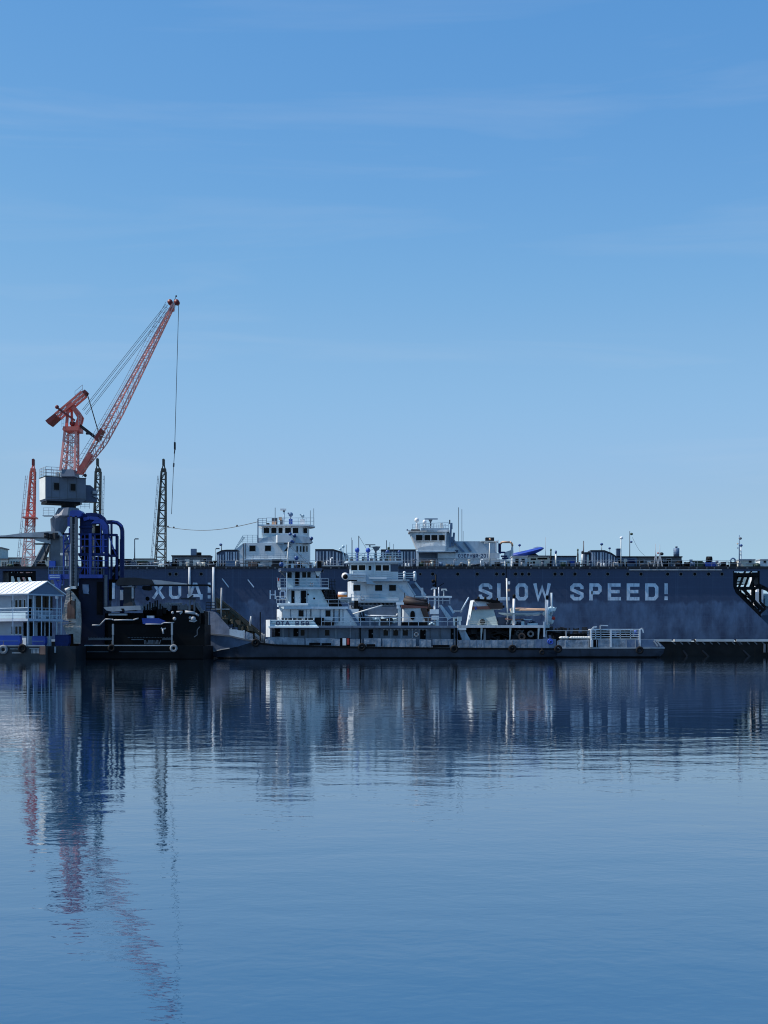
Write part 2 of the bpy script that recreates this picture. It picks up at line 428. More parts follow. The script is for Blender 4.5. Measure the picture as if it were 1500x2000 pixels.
sz_ = N.new('ShaderNodeSeparateXYZ'); L.new(tc.outputs['Generated'], sz_.inputs[0])
up = N.new('ShaderNodeMapRange'); up.inputs['From Min'].default_value = 0.04; up.inputs['From Max'].default_value = 0.12; L.new(sz_.outputs['Z'], up.inputs['Value'])
fm = N.new('ShaderNodeMath'); fm.operation = 'MULTIPLY'; L.new(mr.outputs[0], fm.inputs[0]); L.new(up.outputs[0], fm.inputs[1])
L.new(fm.outputs[0], mx.inputs[0]); L.new(cb_.outputs[0], mx.inputs[6]); L.new(mx.outputs[2], bg.inputs['Color'])

SC.cycles.pixel_filter_type = 'BLACKMAN_HARRIS'; SC.cycles.filter_width = 1.1
vs = SC.view_settings
SC.display_settings.display_device = 'sRGB'
vs.view_transform = 'Standard'; vs.look = 'None'; vs.exposure = EXPO; vs.gamma = 1.0; vs.use_curve_mapping = False

# ---------------------------------------------------------------- water and far shore
wm = bpy.data.materials.new('harbour_water'); wm.use_nodes = True
nt = wm.node_tree; N = nt.nodes; L = nt.links; b = N['Principled BSDF']
b.inputs['Base Color'].default_value = WATER_C; b.inputs['Roughness'].default_value = 0.015
b.inputs['IOR'].default_value = 2.0; b.inputs['Specular IOR Level'].default_value = 0.5
# light coming back out of the water body: what the surface lets through at this angle
fr_ = N.new('ShaderNodeFresnel'); fr_.inputs['IOR'].default_value = 1.333
inv = N.new('ShaderNodeMapRange'); inv.inputs['From Min'].default_value = 1.0; inv.inputs['From Max'].default_value = 0.2; L.new(fr_.outputs[0], inv.inputs['Value'])
wc = N.new('ShaderNodeMix'); wc.data_type = 'RGBA'; wc.inputs[6].default_value = (0.001, 0.0015, 0.002, 1); wc.inputs[7].default_value = WATER_C
L.new(inv.outputs[0], wc.inputs[0]); L.new(wc.outputs[2], b.inputs['Base Color'])
geo = N.new('ShaderNodeNewGeometry')
def wave(scale, sx, sy, rot, amp, detail=3, rough=0.5, dist=0.0):
    mp = N.new('ShaderNodeMapping'); mp.inputs['Scale'].default_value = (sx, sy, 1); mp.inputs['Rotation'].default_value = (0, 0, R(rot))
    L.new(geo.outputs['Position'], mp.inputs['Vector'])
    n = N.new('ShaderNodeTexNoise'); n.noise_dimensions = '2D'; n.inputs['Scale'].default_value = scale; n.inputs['Detail'].default_value = detail
    n.inputs['Roughness'].default_value = rough; n.inputs['Distortion'].default_value = dist
    L.new(mp.outputs[0], n.inputs['Vector'])
    k = N.new('ShaderNodeMath'); k.operation = 'MULTIPLY'; k.inputs[1].default_value = amp
    L.new(n.outputs['Fac'], k.inputs[0]); return k.outputs[0]
def plus(a, c):
    k = N.new('ShaderNodeMath'); k.operation = 'ADD'; L.new(a, k.inputs[0]); L.new(c, k.inputs[1]); return k.outputs[0]
h = WAVES[0]
H = None
for wv in WAVES:
    o_ = wave(*wv)
    if wv[0] > 2:                                    # catspaws: the fine ripples come and go in patches
        pn = wave(0.035, 0.5, 1.0, 12, 1.0, 3, 0.55, 0.5); pm = N.new('ShaderNodeMapRange')
        pm.inputs['From Min'].default_value = 0.35; pm.inputs['From Max'].default_value = 0.65; pm.inputs['To Min'].default_value = 0.45; pm.inputs['To Max'].default_value = 1.35
        L.new(pn, pm.inputs['Value']); mm_ = N.new('ShaderNodeMath'); mm_.operation = 'MULTIPLY'; L.new(o_, mm_.inputs[0]); L.new(pm.outputs[0], mm_.inputs[1]); o_ = mm_.outputs[0]
    H = o_ if H is None else plus(H, o_)
bp = N.new('ShaderNodeBump'); bp.inputs['Strength'].default_value = 1.0; bp.inputs['Distance'].default_value = 1.0
L.new(H, bp.inputs['Height']); L.new(bp.outputs[0], b.inputs['Normal'])
g = MB().add([(-12000, -12000, 0), (12000, -12000, 0), (12000, 330, 0), (-12000, 330, 0)], [(0, 1, 2, 3)])
wo = part(g, 'water', wm); wo['kind'] = 'structure'
g = MB().add([(-12000, 330, -1), (12000, 330, -1), (12000, 334, 0.6), (12000, 14000, 0.6), (-12000, 14000, 0.6), (-12000, 334, 0.6)],
             [(0, 1, 2, 5), (5, 2, 3, 4)])
go = part(g, 'ground', 'earth'); go['kind'] = 'structure'
# ---------------------------------------------------------------- floating dock
FD = Fr(240.0)
ZT = FD.z(1107)                                     # top of the near wing wall
dock = thing('floating_dock', 'long blue-grey floating dock with big white lettering on its wing wall', 'floating dock', (0, 240, 0))

# wall paint: slate blue with a band of paler scuffed patches below mid height
m = bpy.data.materials.new('dock_paint'); m.use_nodes = True; MATS['dock_paint'] = m
nt = m.node_tree; N = nt.nodes; L = nt.links; b = N['Principled BSDF']; b.inputs['Roughness'].default_value = 0.55
geo = N.new('ShaderNodeNewGeometry'); sep = N.new('ShaderNodeSeparateXYZ'); L.new(geo.outputs['Position'], sep.inputs[0])
def nz_(scale, vec, det=5, rg=0.55):
    n = N.new('ShaderNodeTexNoise'); n.inputs['Scale'].default_value = scale; n.inputs['Detail'].default_value = det; n.inputs['Roughness'].default_value = rg
    mp = N.new('ShaderNodeMapping'); mp.inputs['Scale'].default_value = vec
    L.new(geo.outputs['Position'], mp.inputs['Vector']); L.new(mp.outputs[0], n.inputs['Vector']); return n.outputs['Fac']
def mth(op, a, c=None, d=None, clamp=False):
    k = N.new('ShaderNodeMath'); k.operation = op; k.use_clamp = clamp
    for i, vv in enumerate((a, c, d)):
        if vv is None: continue
        if isinstance(vv, (int, float)): k.inputs[i].default_value = vv
        else: L.new(vv, k.inputs[i])
    return k.outputs[0]
def mixc(f, a, c):
    k = N.new('ShaderNodeMix'); k.data_type = 'RGBA'; L.new(f, k.inputs[0])
    for i, vv in ((6, a), (7, c)):
        if isinstance(vv, tuple): k.inputs[i].default_value = (*vv, 1)
        else: L.new(vv, k.inputs[i])
    return k.outputs[2]
big = nz_(0.12, (1, 1, 0.6)); fine = nz_(0.9, (1, 1, 0.25)); col = nz_(0.55, (1, 1, 0.06), 4)
base = mixc(fine, DOCK_LO, DOCK_HI)
# ragged upper edge of the scuffed band: height below a noisy line
edge = mth('MULTIPLY_ADD', col, 3.4, 7.6)
inside = mth('MULTIPLY', mth('SUBTRACT', edge, sep.outputs['Z']), 2.2, clamp=True)
patch = mth('MULTIPLY', mth('SUBTRACT', nz_(0.42, (1, 1, 0.45), 6, 0.62), 0.36), 4.0, clamp=True)
c2 = mixc(mth('MULTIPLY', mth('MULTIPLY', inside, patch), 1.0), base, DOCK_PALE)
# plating seams every 1.65 m up and 6 m along
sz = mth('FRACT', mth('DIVIDE', sep.outputs['Z'], 1.65)); sx = mth('FRACT', mth('DIVIDE', sep.outputs['X'], 6.1))
seam = mth('MAXIMUM', mth('LESS_THAN', sz, 0.035), mth('LESS_THAN', sx, 0.010))
c3 = mixc(mth('MULTIPLY', seam, mth('MULTIPLY', fine, 0.6)), c2, DOCK_PALE)
# rust runs
rs = mth('MULTIPLY', mth('SUBTRACT', nz_(0.9, (1.3, 1, 0.05), 5, 0.6), 0.66), 6.0, clamp=True)
c4 = mixc(mth('MULTIPLY', rs, 0.5), c3, (0.035, 0.03, 0.035))
sc_ = mth('MULTIPLY', mth('SUBTRACT', nz_(1.6, (1, 1, 0.012), 3, 0.5), 0.60), 9.0, clamp=True)
c4 = mixc(mth('MULTIPLY', sc_, 0.35), c4, DOCK_PALE)
rib = mth('LESS_THAN', mth('FRACT', mth('DIVIDE', sep.outputs['X'], 2.03)), 0.03)
c4 = mixc(mth('MULTIPLY', rib, 0.16), c4, (0.01, 0.015, 0.035))
L.new(c4, b.inputs['Base Color'])
bp = N.new('ShaderNodeBump'); bp.inputs['Distance'].default_value = 0.12; bp.inputs['Strength'].default_value = 0.5
L.new(nz_(0.35, (1, 1, 1), 3), bp.inputs['Height']); L.new(bp.outputs[0], b.inputs['Normal'])

TH = 5.0
w = MB()
# main run of the wall with its slanted ends, then the bridging tops and end towers
w.prism(FD.poly([(70, 1107), (1432, 1107), (1432, 1146), (1437, 1158), (1508, 1228), (1512, 1250.5), (-10, 1250.5), (-6, 1228), (64, 1160), (70, 1146)]), 240, 240 + TH)
w.prism(FD.poly([(1432, 1107), (1700, 1107), (1700, 1115), (1432, 1115)]), 240, 240 + TH)
w.prism(FD.poly([(1484, 1115), (1700, 1115), (1700, 1250.5), (1600, 1250.5), (1590, 1222), (1512, 1152), (1496, 1146), (1484, 1140)]), 240, 240 + TH)
w.prism(FD.poly([(-240, 1107), (70, 1107), (70, 1115), (-240, 1115)]), 240, 240 + TH)
w.prism(FD.poly([(-240, 1115), (5, 1115), (5, 1136), (-8, 1148), (-90, 1228), (-100, 1250.5), (-240, 1250.5)]), 240, 240 + TH)
part(w, 'wing_wall', 'dock_paint', dock)
w = MB()
w.prism(FD.poly([(90, 1107), (1412, 1107), (1412, 1146), (1488, 1228), (1492, 1250.5), (10, 1250.5), (14, 1228), (90, 1146)]), 290, 295)
part(w, 'wing_wall', 'dock_paint', dock)
w = MB(); w.box(FD.x(-240), FD.x(1700), 236.6, 300, -1.2, FD.z(1253))
part(w, 'pontoon', 'pontoon_dark', dock)
w = MB()                                             # light edge of the pontoon deck in lengths
for a, c in ((-240, 120), (150, 395), (420, 620), (640, 1100), (1110, 1303), (1309, 1341), (1350, 1423), (1428, 1640)):
    w.box(FD.x(a), FD.x(c), 236.3, 237.4, FD.z(1253) + 0.004, FD.z(1248.6))
part(w, 'deck_kerb', 'deck_edge', dock)
w = MB()                                             # brackets under the edge, sloping struts at the waterline
for i in range(44):
    px = 1306 + i * 14.3 if i < 24 else 420 - (i - 24) * 14.3
    part(MB().bar(FD.p(px, 1254, -3.45), FD.p(px + 5, 1258.5, -3.45), 0.09), 'bracket', 'mid_steel', dock)
for a, c, d, e in ((1326, 1270, 1334, 1281), (1363, 1270, 1376, 1283), (1442, 1270, 1456, 1284), (1346, 1249, 1356, 1259), (1426, 1249, 1436, 1260)):
    part(MB().bar(FD.p(a, c, -3.45), FD.p(d, e, -3.45), 0.15), 'side_strut', 'dark_steel', dock)
for px in (1482, 1490, 1496, 1504, 1512): part(MB().pb(FD, px - 1.6, px + 1.8, 1258, 1274, -3.7, 0.4), 'fender_pile', 'mid_steel', dock)
w = MB()                                             # rim along the top edge
w.box(FD.x(-240), FD.x(1700), 239.75, 245.2, ZT - 0.30, ZT + 0.06)
part(w, 'deck_rim', 'dark_steel', dock)
for a, b_, t_ in ((232, 308, 1103.8), (1228, 1409, 1112.2), (630, 672, 1104.3)): part(MB().pb(FD, a, b_, t_, t_ + 1.8, -0.3, 0.24), 'rubbing_strake', 'deck_edge', dock)
w = MB(); w.rail([(FD.x(-240), 240.2, ZT), (FD.x(1700), 240.2, ZT)], 1.05, 2, 2.4, 0.028)
w.rail([(FD.x(-240), 244.9, ZT), (FD.x(1700), 244.9, ZT)], 1.05, 2, 2.4, 0.022)
part(w, 'guard_rail', 'light_steel', dock)
w = MB()
for i in range(70):
    px = 240 + i * 17.6 + random.uniform(-8, 8)
    w.pb(FD, px, px + random.choice((1.2, 2, 3)), 1108.2, 1110.6, -0.36, 0.1)
part(w, 'cleat', 'mid_steel', dock)
for px in (332, 344, 393, 821, 845, 894, 932, 970, 983, 1007, 1020, 1033, 1084, 1097, 1123, 1151, 1187, 1226, 1252, 1304, 1330, 1357, 1384, 1410):
    r_ = 0.20 if px == 821 else 0.27
    c_ = FD.p(px, 1121.3, 0)
    o = part(MB().torus((c_.x, 239.99, c_.z), r_ + 0.04, 0.06, 14, 6), 'porthole', 'mid_steel', dock)
    part(MB().bar((c_.x, 239.97, c_.z), (c_.x, 240.05, c_.z), r_, 14), 'pane', 'black_void', o)
for a, b_ in ((370.7, 1163), (417.5, 1190)):
    o = part(MB().bar(FD.p(a, 1108, -0.35), FD.p(a, b_, -0.35), 0.19, 8), 'drain_pipe', 'worn_white', dock)
for a, c, d, e in ((434, 1130, 447, 1147), (484, 1132, 496, 1147)): part(MB().bar(FD.p(a, c, -0.02), FD.p(d, e, -0.02), 0.10), 'sun_streak', 'lettering', dock)  # pale slanting bars: streaks of sunlight past the railing, painted on the wall
random.seed(21)
for q in range(92):
    px = 236 + q * 13.3 + random.uniform(-4, 4); kk = FD.k; x_ = FD.x(px); y_ = random.uniform(240.5, 241.1); zb_ = ZT + .06; ty = random.randrange(6)
    mm = random.choice(('mid_steel', 'worn_white', 'dark_steel', 'black_steel', 'light_steel', 'stair_blue', 'cream', 'tug_grey', 'green_dark', 'navy_panel'))
    h_ = random.uniform(.35, 1.15); g = MB()
    if ty == 0: g.bar((x_ - .25, y_, zb_), (x_ - .25, y_, zb_ + h_ * .7), .13, 8); g.bar((x_ + .25, y_, zb_), (x_ + .25, y_, zb_ + h_ * .7), .13, 8); g.box(x_ - .45, x_ + .45, y_ - .2, y_ + .2, zb_, zb_ + .1); nm = 'bitt'
    elif ty == 1: g.bar((x_, y_, zb_), (x_, y_, zb_ + h_ * 1.3), .09, 8); g.line([(x_, y_, zb_ + h_ * 1.3), (x_ + .2, y_, zb_ + h_ * 1.3 + .15), (x_ + .45, y_, zb_ + h_ * 1.3)], .1, 6); nm = 'gooseneck_vent'
    elif ty == 2: w_ = random.uniform(.3, .9); g.box(x_ - w_, x_ + w_, y_ - .3, y_ + .3, zb_, zb_ + h_); g.box(x_ - w_ - .05, x_ + w_ + .05, y_ - .35, y_ + .35, zb_ + h_, zb_ + h_ + .06); nm = 'valve_box'
    elif ty == 3: g.bar((x_ - .3, y_, zb_ + .4), (x_ + .3, y_, zb_ + .4), .34, 12); g.box(x_ - .4, x_ - .32, y_ - .4, y_ + .4, zb_, zb_ + .8); g.box(x_ + .32, x_ + .4, y_ - .4, y_ + .4, zb_, zb_ + .8); nm = 'cable_reel'
    elif ty == 4: g.bar((x_, y_, zb_), (x_, y_, zb_ + h_), .22, 10); g.bar((x_, y_, zb_ + h_), (x_, y_, zb_ + h_ + .14), .34, 10); nm = 'mushroom_vent'
    else: g.line([(x_ - .8, y_, zb_), (x_ - .8, y_, zb_ + h_ * .8), (x_ + .7, y_, zb_ + h_ * .8), (x_ + .7, y_, zb_)], .07, 6); nm = 'pipe_loop'
    part(g, nm, mm, dock)
random.seed(7)
def word(letters, stroke, name='lettering'):
    g = MB()
    for ch, a, c, t, d in letters: glyph(g, ch, FD.x(a), FD.x(c), FD.z(d), FD.z(t), stroke * FD.k, 240.0)
    return part(g, name, 'lettering', dock)
T_, B_ = 1139.3, 1172.7
word([('S', 935, 961.5, T_, B_), ('L', 971, 996, T_, B_), ('O', 1007, 1031.5, T_, B_), ('W', 1042, 1075.5, T_, B_)], 6.6)
word([('S', 1114, 1140, T_, B_), ('P', 1151, 1175, T_, B_), ('E', 1187, 1212.5, T_, B_), ('E', 1224, 1249, T_, B_),
      ('D', 1260, 1286, T_, B_), ('!', 1297, 1305, T_, B_)], 6.6)
T_, B_ = 1138, 1169.5
word([('Т', 100, 122, T_, B_), ('И', 135, 157, T_, B_), ('Х', 170, 192, T_, B_), ('И', 204, 224, T_, B_), ('Й', 236, 258, T_ - 6, B_)], 5.4)
word([('Х', 298, 321, T_, B_), ('О', 330, 354, T_, B_), ('Д', 366, 396, T_, B_), ('!', 405, 412, T_, B_)], 5.6)
word([('Н', 526.5, 539, 1153, 1170), ('О', 546, 558, 1153, 1170)], 2.6)
# truss across the opening at each end of the wall
for mir in (0, 1):
    g = MB(); fx = (lambda p: p) if not mir else (lambda p: 1502 - p)
    def tb(a, c, d, e, r_, dy): g.bar(FD.p(fx(a), c, dy), FD.p(fx(d), e, dy), r_)
    for dy in (0.4, 4.4):
        tb(1434, 1148, 1486, 1148, .22, dy); tb(1436, 1115, 1436, 1148, .35, dy); tb(1484, 1115, 1484, 1148, .2, dy)
        for px in (1448, 1459, 1470): tb(px + 8, 1116, px - 4, 1148, .20, dy)
        tb(1434, 1122, 1484, 1122, .3, dy); tb(1438, 1136, 1452, 1136, .10, dy); tb(1438, 1141, 1452, 1141, .10, dy)
        tb(1436, 1150, 1484, 1206, .30, dy); tb(1452, 1150, 1490, 1190, .26, dy)
        tb(1438, 1150, 1470, 1172, .12, dy); tb(1470, 1150, 1470, 1188, .14, dy); tb(1448, 1150, 1448, 1170, .12, dy)
        tb(1485, 1198, 1496, 1188, .22, dy); tb(1485, 1198, 1474, 1188, .22, dy); tb(1485, 1198, 1485, 1206, .18, dy)
        tb(1486, 1150, 1494, 1145, .2, dy); tb(1486, 1150, 1486, 1176, .2, dy); tb(1486, 1176, 1496, 1186, .2, dy)
        part(g, 'end_truss', 'black_steel', dock); g = MB()
# three lit slots in the bridging plate above the right opening
g = MB(); g.pb(FD, 1434, 1453, 1115.6, 1118, -0.05, 0.1); g.pb(FD, 1457, 1465, 1115.6, 1118, -0.05, 0.1); g.pb(FD, 1469, 1479, 1115.6, 1118, -0.05, 0.1)
part(g, 'light_panel', 'bright_trim', dock)

# ---------------------------------------------------------------- on top of the wing wall
FT = Fr(242.0)
ZD = FT.z(1107) * 0 + ZT + 0.06
def onw(py): return py
def ribbed(a, c, top, label, curve='r', n=8):
    t = thing('ribbed_deckhouse', label, 'deckhouse', (FT.x((a + c) / 2), 242.5, ZD), 'ribbed navy deckhouses on the dock wall')
    w_ = c - a
    if curve == 'r': pl = [(a, 1110), (a, top), (a + w_ * .55, top), (a + w_ * .82, top + 5), (c, top + 11), (c, 1110)]
    elif curve == 'l': pl = [(a, 1110), (a, top + 6), (a + w_ * .25, top + 1), (a + w_ * .5, top), (c, top), (c, 1110)]
    else: pl = [(a, 1110), (a, top), (c, top), (c, 1110)]
    pz = [(x_, max(z_, ZD)) for x_, z_ in FT.poly(pl)]
    part(MB().prism(pz, 241.2, 244.4), 'wall', 'navy_panel', t)
    for i in range(n):
        px = a + w_ * (i + 0.35) / n
        tp = top + 2.5
        if curve == 'r' and px > a + w_ * .55: tp = top + 2.5 + 10 * (px - a - w_ * .55) / (w_ * .45)
        if curve == 'l' and px < a + w_ * .3: tp = top + 8
        part(MB().box(FT.x(px), FT.x(px) + (0.16 if i % 3 else 0.30), 241.1, 241.25, ZD, FT.z(tp)), 'pilaster', 'pilaster', t)
    g = MB(); g.prism([(x_, z_ + 0.004) for x_, z_ in pz if z_ > ZD + 1] + [(x_, z_ + 0.16) for x_, z_ in reversed(pz) if z_ > ZD + 1], 241.0, 244.6)
    part(g, 'roof', 'dark_steel', t)
    return t
ribbed(424, 465, 1076, 'dark navy ribbed deckhouse on the dock wall left of the white ship with the ladder', 'l')
ribbed(616, 680, 1075, 'dark navy ribbed deckhouse on the dock wall just right of the left white ship', 'r', 10)
ribbed(744, 812, 1075.5, 'dark navy ribbed deckhouse half hidden behind the right tug radar and white ship', 'n', 11)
ribbed(1152, 1201, 1077, 'dark navy ribbed deckhouse with curved right end, right of the blue covered boat', 'r', 9)

def shed(a, c, top, wallm, roofm, label, items=(), over=1.0, rooft=2.2):
    t = thing('deck_shed', label, 'shed', (FT.x((a + c) / 2), 242.6, ZD))
    part(MB().box(FT.x(a), FT.x(c), 241.4, 244.3, ZD, FT.z(top + rooft)), 'wall', wallm, t)
    part(MB().box(FT.x(a - over), FT.x(c + over), 241.1, 244.5, FT.z(top + rooft) + 0.003, FT.z(top)), 'roof', roofm, t)
    for a_, c_, t_, b_, mm in items:
        z0 = max(FT.z(b_), ZD + .02)
        if mm == 'win': win(FT, a_, c_, t_, b_, -0.6, t, 'light_steel')
        else: part(MB().box(FT.x(a_), FT.x(c_), 241.3, 241.42, z0, FT.z(t_)), 'panel', mm, t)
    return t
shed(337, 411, 1085, 'mid_steel', 'dark_steel', 'long grey shed with pale plates on the dock wall right of the black lattice jib',
     [(351, 356, 1095, 1105, 'crane_white'), (362, 371, 1093, 1105, 'crane_white'), (378, 391, 1094, 1105, 'crane_white'), (343, 348, 1092, 1099, 'win'), (398, 404, 1092, 1098, 'win')])
shed(232, 257, 1092, 'navy_panel', 'dark_steel', 'low dark blue shed on the dock wall right of the blue gantry', [(238, 243, 1096, 1104, 'black_void')])
shed(268, 288, 1096, 'mid_steel', 'green_dark', 'low green roofed shed on the dock wall between lamp post and black jib', [(272, 277, 1099, 1105, 'black_void')])
shed(1202, 1243, 1087, 'stair_blue', 'black_steel', 'open blue shed with thick black roof right of the curved navy deckhouse',
     [(1206, 1214, 1093, 1101, 'black_void'), (1217, 1223, 1092, 1103, 'cream'), (1226, 1238, 1093, 1101, 'gantry_navy')])
shed(1243, 1330, 1087, 'mid_steel', 'dark_steel', 'long grey shed with railed roof under the blue cylindrical tank', 
     [(1248, 1256, 1093, 1100, 'win'), (1263, 1270, 1096, 1105, 'crane_white'), (1288, 1294, 1093, 1100, 'win'), (1300, 1309, 1092, 1099, 'win')])
shed(1443, 1472, 1092.5, 'cream', 'light_steel', 'small cream hut at the right end of the dock wall beside the lamp masts', [(1461, 1466, 1094.5, 1099.5, 'win'), (1455, 1471, 1100, 1102, 'light_steel')])
shed(1483, 1498, 1092.5, 'white_paint', 'light_steel', 'white hut with one blue window at the extreme right edge', [(1490, 1494, 1094.5, 1099.5, 'win')])
shed(1000, 1030, 1086, 'worn_white', 'light_steel', 'pale low shed under the blue covered boat', [(1006, 1012, 1092, 1099, 'win'), (1018, 1024, 1092, 1099, 'win')])
shed(1031, 1072, 1085.5, 'cream', 'mid_steel', 'cream low shed with dark slots left of the white mushroom vent', [(1036, 1046, 1091, 1094, 'black_void'), (1049, 1068, 1090, 1093, 'black_void'), (1040, 1044, 1097, 1104, 'black_void')])
shed(1076, 1124, 1086, 'stair_blue', 'dark_steel', 'low blue shed behind the black and white vent pipes', [(1080, 1087, 1095, 1102, 'lettering'), (1092, 1106, 1095, 1103, 'lettering'), (1112, 1121, 1095, 1101, 'cover_blue')])
shed(1141, 1150, 1079, 'navy_panel', 'dark_steel', 'narrow tall dark blue locker left of the curved navy deckhouse', [(1145.5, 1149, 1084, 1105, 'teal_wall')])
o = thing('cylinder_tank', 'blue cylindrical tank with a small cap standing on the long grey shed', 'tank', (FT.x(1323), 242.8, FT.z(1087)))
part(MB().bar((FT.x(1323), 242.8, FT.z(1087)), (FT.x(1323), 242.8, FT.z(1070)), 5.7 * FT.k, 18), 'shell', 'stair_blue', o)
part(MB().bar((FT.x(1323), 242.8, FT.z(1070)), (FT.x(1323), 242.8, FT.z(1066.5)), 2.2 * FT.k, 12), 'cap', 'navy_panel', o)
g = MB()
for dz in (1074, 1078, 1082): g.bar((FT.x(1323), 242.8, FT.z(dz)), (FT.x(1323), 242.8, FT.z(dz) + .05), 5.9 * FT.k, 18)
part(g, 'band', 'navy_panel', o)
o = thing('control_box', 'blue-grey box on the roof of the long grey shed left of the ribbed deckhouse', 'box', (FT.x(377), 242.8, FT.z(1085)))
part(MB().pb(FT, 372, 382.5, 1071.5, 1085, .3, 1.0), 'cabinet', 'stair_blue', o)
part(MB().pb(FT, 384, 392, 1078.5, 1085, .3, .8), 'machine', 'black_steel', o)

# lamp posts and masts
def mast(px, top, label, heads=(), r=0.09, m='mid_steel', base=1107, arm=None, name='lamp_post', cat='lamp post', dy=0.5):
    zb = ZD if base == 1107 else FT.z(base)
    o = thing(name, label, cat, (FT.x(px), FT.Y + dy, zb))
    x_ = FT.x(px); y_ = FT.Y + dy
    part(MB().bar((x_, y_, zb), (x_, y_, FT.z(top)), r, 8, r * .65), 'pole', m, o)
    for hx, hy, hr, hm in heads:
        g = MB().sphere((FT.x(hx), y_, FT.z(hy)), hr * FT.k, 10, 7, (1, 1, .8)); 
        if abs(hx - px) > 1: g.bar((x_, y_, FT.z(hy)), (FT.x(hx), y_, FT.z(hy)), .05)
        part(g, 'lamp_head', hm, o)
    if arm: part(MB().bar((x_, y_, FT.z(top)), (FT.x(arm[0]), y_, FT.z(arm[1])), .07).box(FT.x(arm[0]) - .25, FT.x(arm[0]) + .35, y_ - .15, y_ + .15, FT.z(arm[1]) - .1, FT.z(arm[1]) + .08), 'arm', m, o)
    return o
mast(262, 1052.5, 'thin grey lamp post with short arm between blue gantry and black jib', arm=(265.5, 1052), r=.11)
mast(432, 1063, 'lamp with blue hooded head above the left ribbed deckhouse', [(430.5, 1063.5, 3.2, 'lamp_blue')], r=.07, base=1076)
mast(420, 1072, 'short pole with bent arm left of the ribbed deckhouse', arm=(424, 1071), r=.06)
mast(1176, 1063, 'ball lamp on a short pole above the curved navy deckhouse', [(1176, 1062.5, 3.1, 'lamp_blue')], base=1077, r=.07, m='light_steel')
mast(1192, 1071, 'small ball lamp at the right shoulder of the curved navy deckhouse', [(1191.5, 1070.5, 2.6, 'lamp_blue')], r=.07)
mast(1210.6, 1050, 'white lamp mast with tilted white head in front of the black roofed shed', [(1211.5, 1051.5, 3.4, 'radar_white')], r=.10, m='crane_white', dy=-1.2)
mast(1231, 1037, 'tall dark mast carrying two dark balls above the black roofed shed', [(1234.5, 1042.5, 3.0, 'green_dark'), (1234, 1058, 2.6, 'lamp_blue')], r=.08, m='dark_steel')
mast(1140.5, 1056, 'plain grey pole beside the narrow blue locker', r=.13, m='mid_steel')
mast(1441, 1046, 'tall lamp mast with tilted head and two side boxes near the right edge', [(1443, 1052.5, 3.3, 'mid_steel'), (1437.5, 1063, 1.5, 'orange_pale'), (1438, 1071, 1.4, 'lamp_blue')], r=.11, m='stair_blue', dy=-1)
mast(1449, 1064, 'shorter white lamp mast with dark ball right of the tall lamp mast', [(1449, 1065, 3.2, 'lamp_blue'), (1446.5, 1075, 1.6, 'cream'), (1446.5, 1081.5, 1.6, 'cream')], r=.12, m='worn_white')
mast(1015.3, 1065, 'ball lamp on a thin pole above the blue covered boat', [(1015.3, 1064.5, 2.9, 'lamp_blue')], r=.05, m='light_steel')
mast(1066, 1049, 'thin leaning whip aerial at the right end of the blue covered boat', r=.045, m='light_steel', name='whip_aerial', cat='aerial')
mast(1278, 1063, 'left of two thin white poles on tripods in front of the long grey shed', r=.06, m='light_steel', dy=-1)
mast(1286.5, 1065, 'right one of two thin white poles, with red sign, before the long grey shed', [(1283, 1081, 2, 'red_paint'), (1290, 1082.5, 4, 'dark_steel')], r=.06, m='light_steel', dy=-1)
for (a, lab) in ((1278, 'white tripod stand under the left thin pole by the grey shed'), (1286, 'white tripod stand under the right thin pole by the grey shed')):
    g = MB()
    for dx in (-5, 0, 4): g.bar(FT.p(a, 1084, -1.2), (FT.x(a + dx), 240.4 + (0.6 if dx == 0 else 0), ZD), .10)
    solo(g, 'tripod_stand', 'light_steel', lab, 'stand', 'white tripod stands by the grey shed')
# vents: post with a bulb head
def vent(px, top, w_, hm, bm_, label, neck=1085):
    o = thing('vent_pipe', label, 'vent pipe', (FT.x(px), 241.0, ZD), 'vent pipes on the dock wall')
    x_ = FT.x(px)
    part(MB().bar((x_, 241, ZD), (x_, 241, FT.z(neck)), w_ * FT.k, 10), 'pipe', bm_, o)
    part(MB().bar((x_, 241, FT.z(neck)), (x_, 241, FT.z(top + 4)), w_ * .75 * FT.k, 8).sphere((x_, 241, FT.z(top + 4)), w_ * 1.1 * FT.k, 10, 6, (1, 1, 1.5)), 'head', hm, o)
vent(1074.6, 1071, 1.7, 'green_dark', 'black_steel', 'slim black vent pipe standing right of the blue covered boat', 1086)
vent(1084.3, 1075, 2.0, 'lamp_blue', 'crane_white', 'white vent pipe with blue head, left one of two white pipes', 1083)
vent(1136, 1076, 2.2, 'dark_steel', 'crane_white', 'white vent pipe with dark head beside the plain grey pole', 1083)
vent(1127, 1071, 1.6, 'green_dark', 'black_steel', 'black vent pipe with green top next to the white vent pipe', 1082)
vent(240, 1078, 1.3, 'black_steel', 'dark_steel', 'dark vent pipe beside the low dark blue shed', 1088)
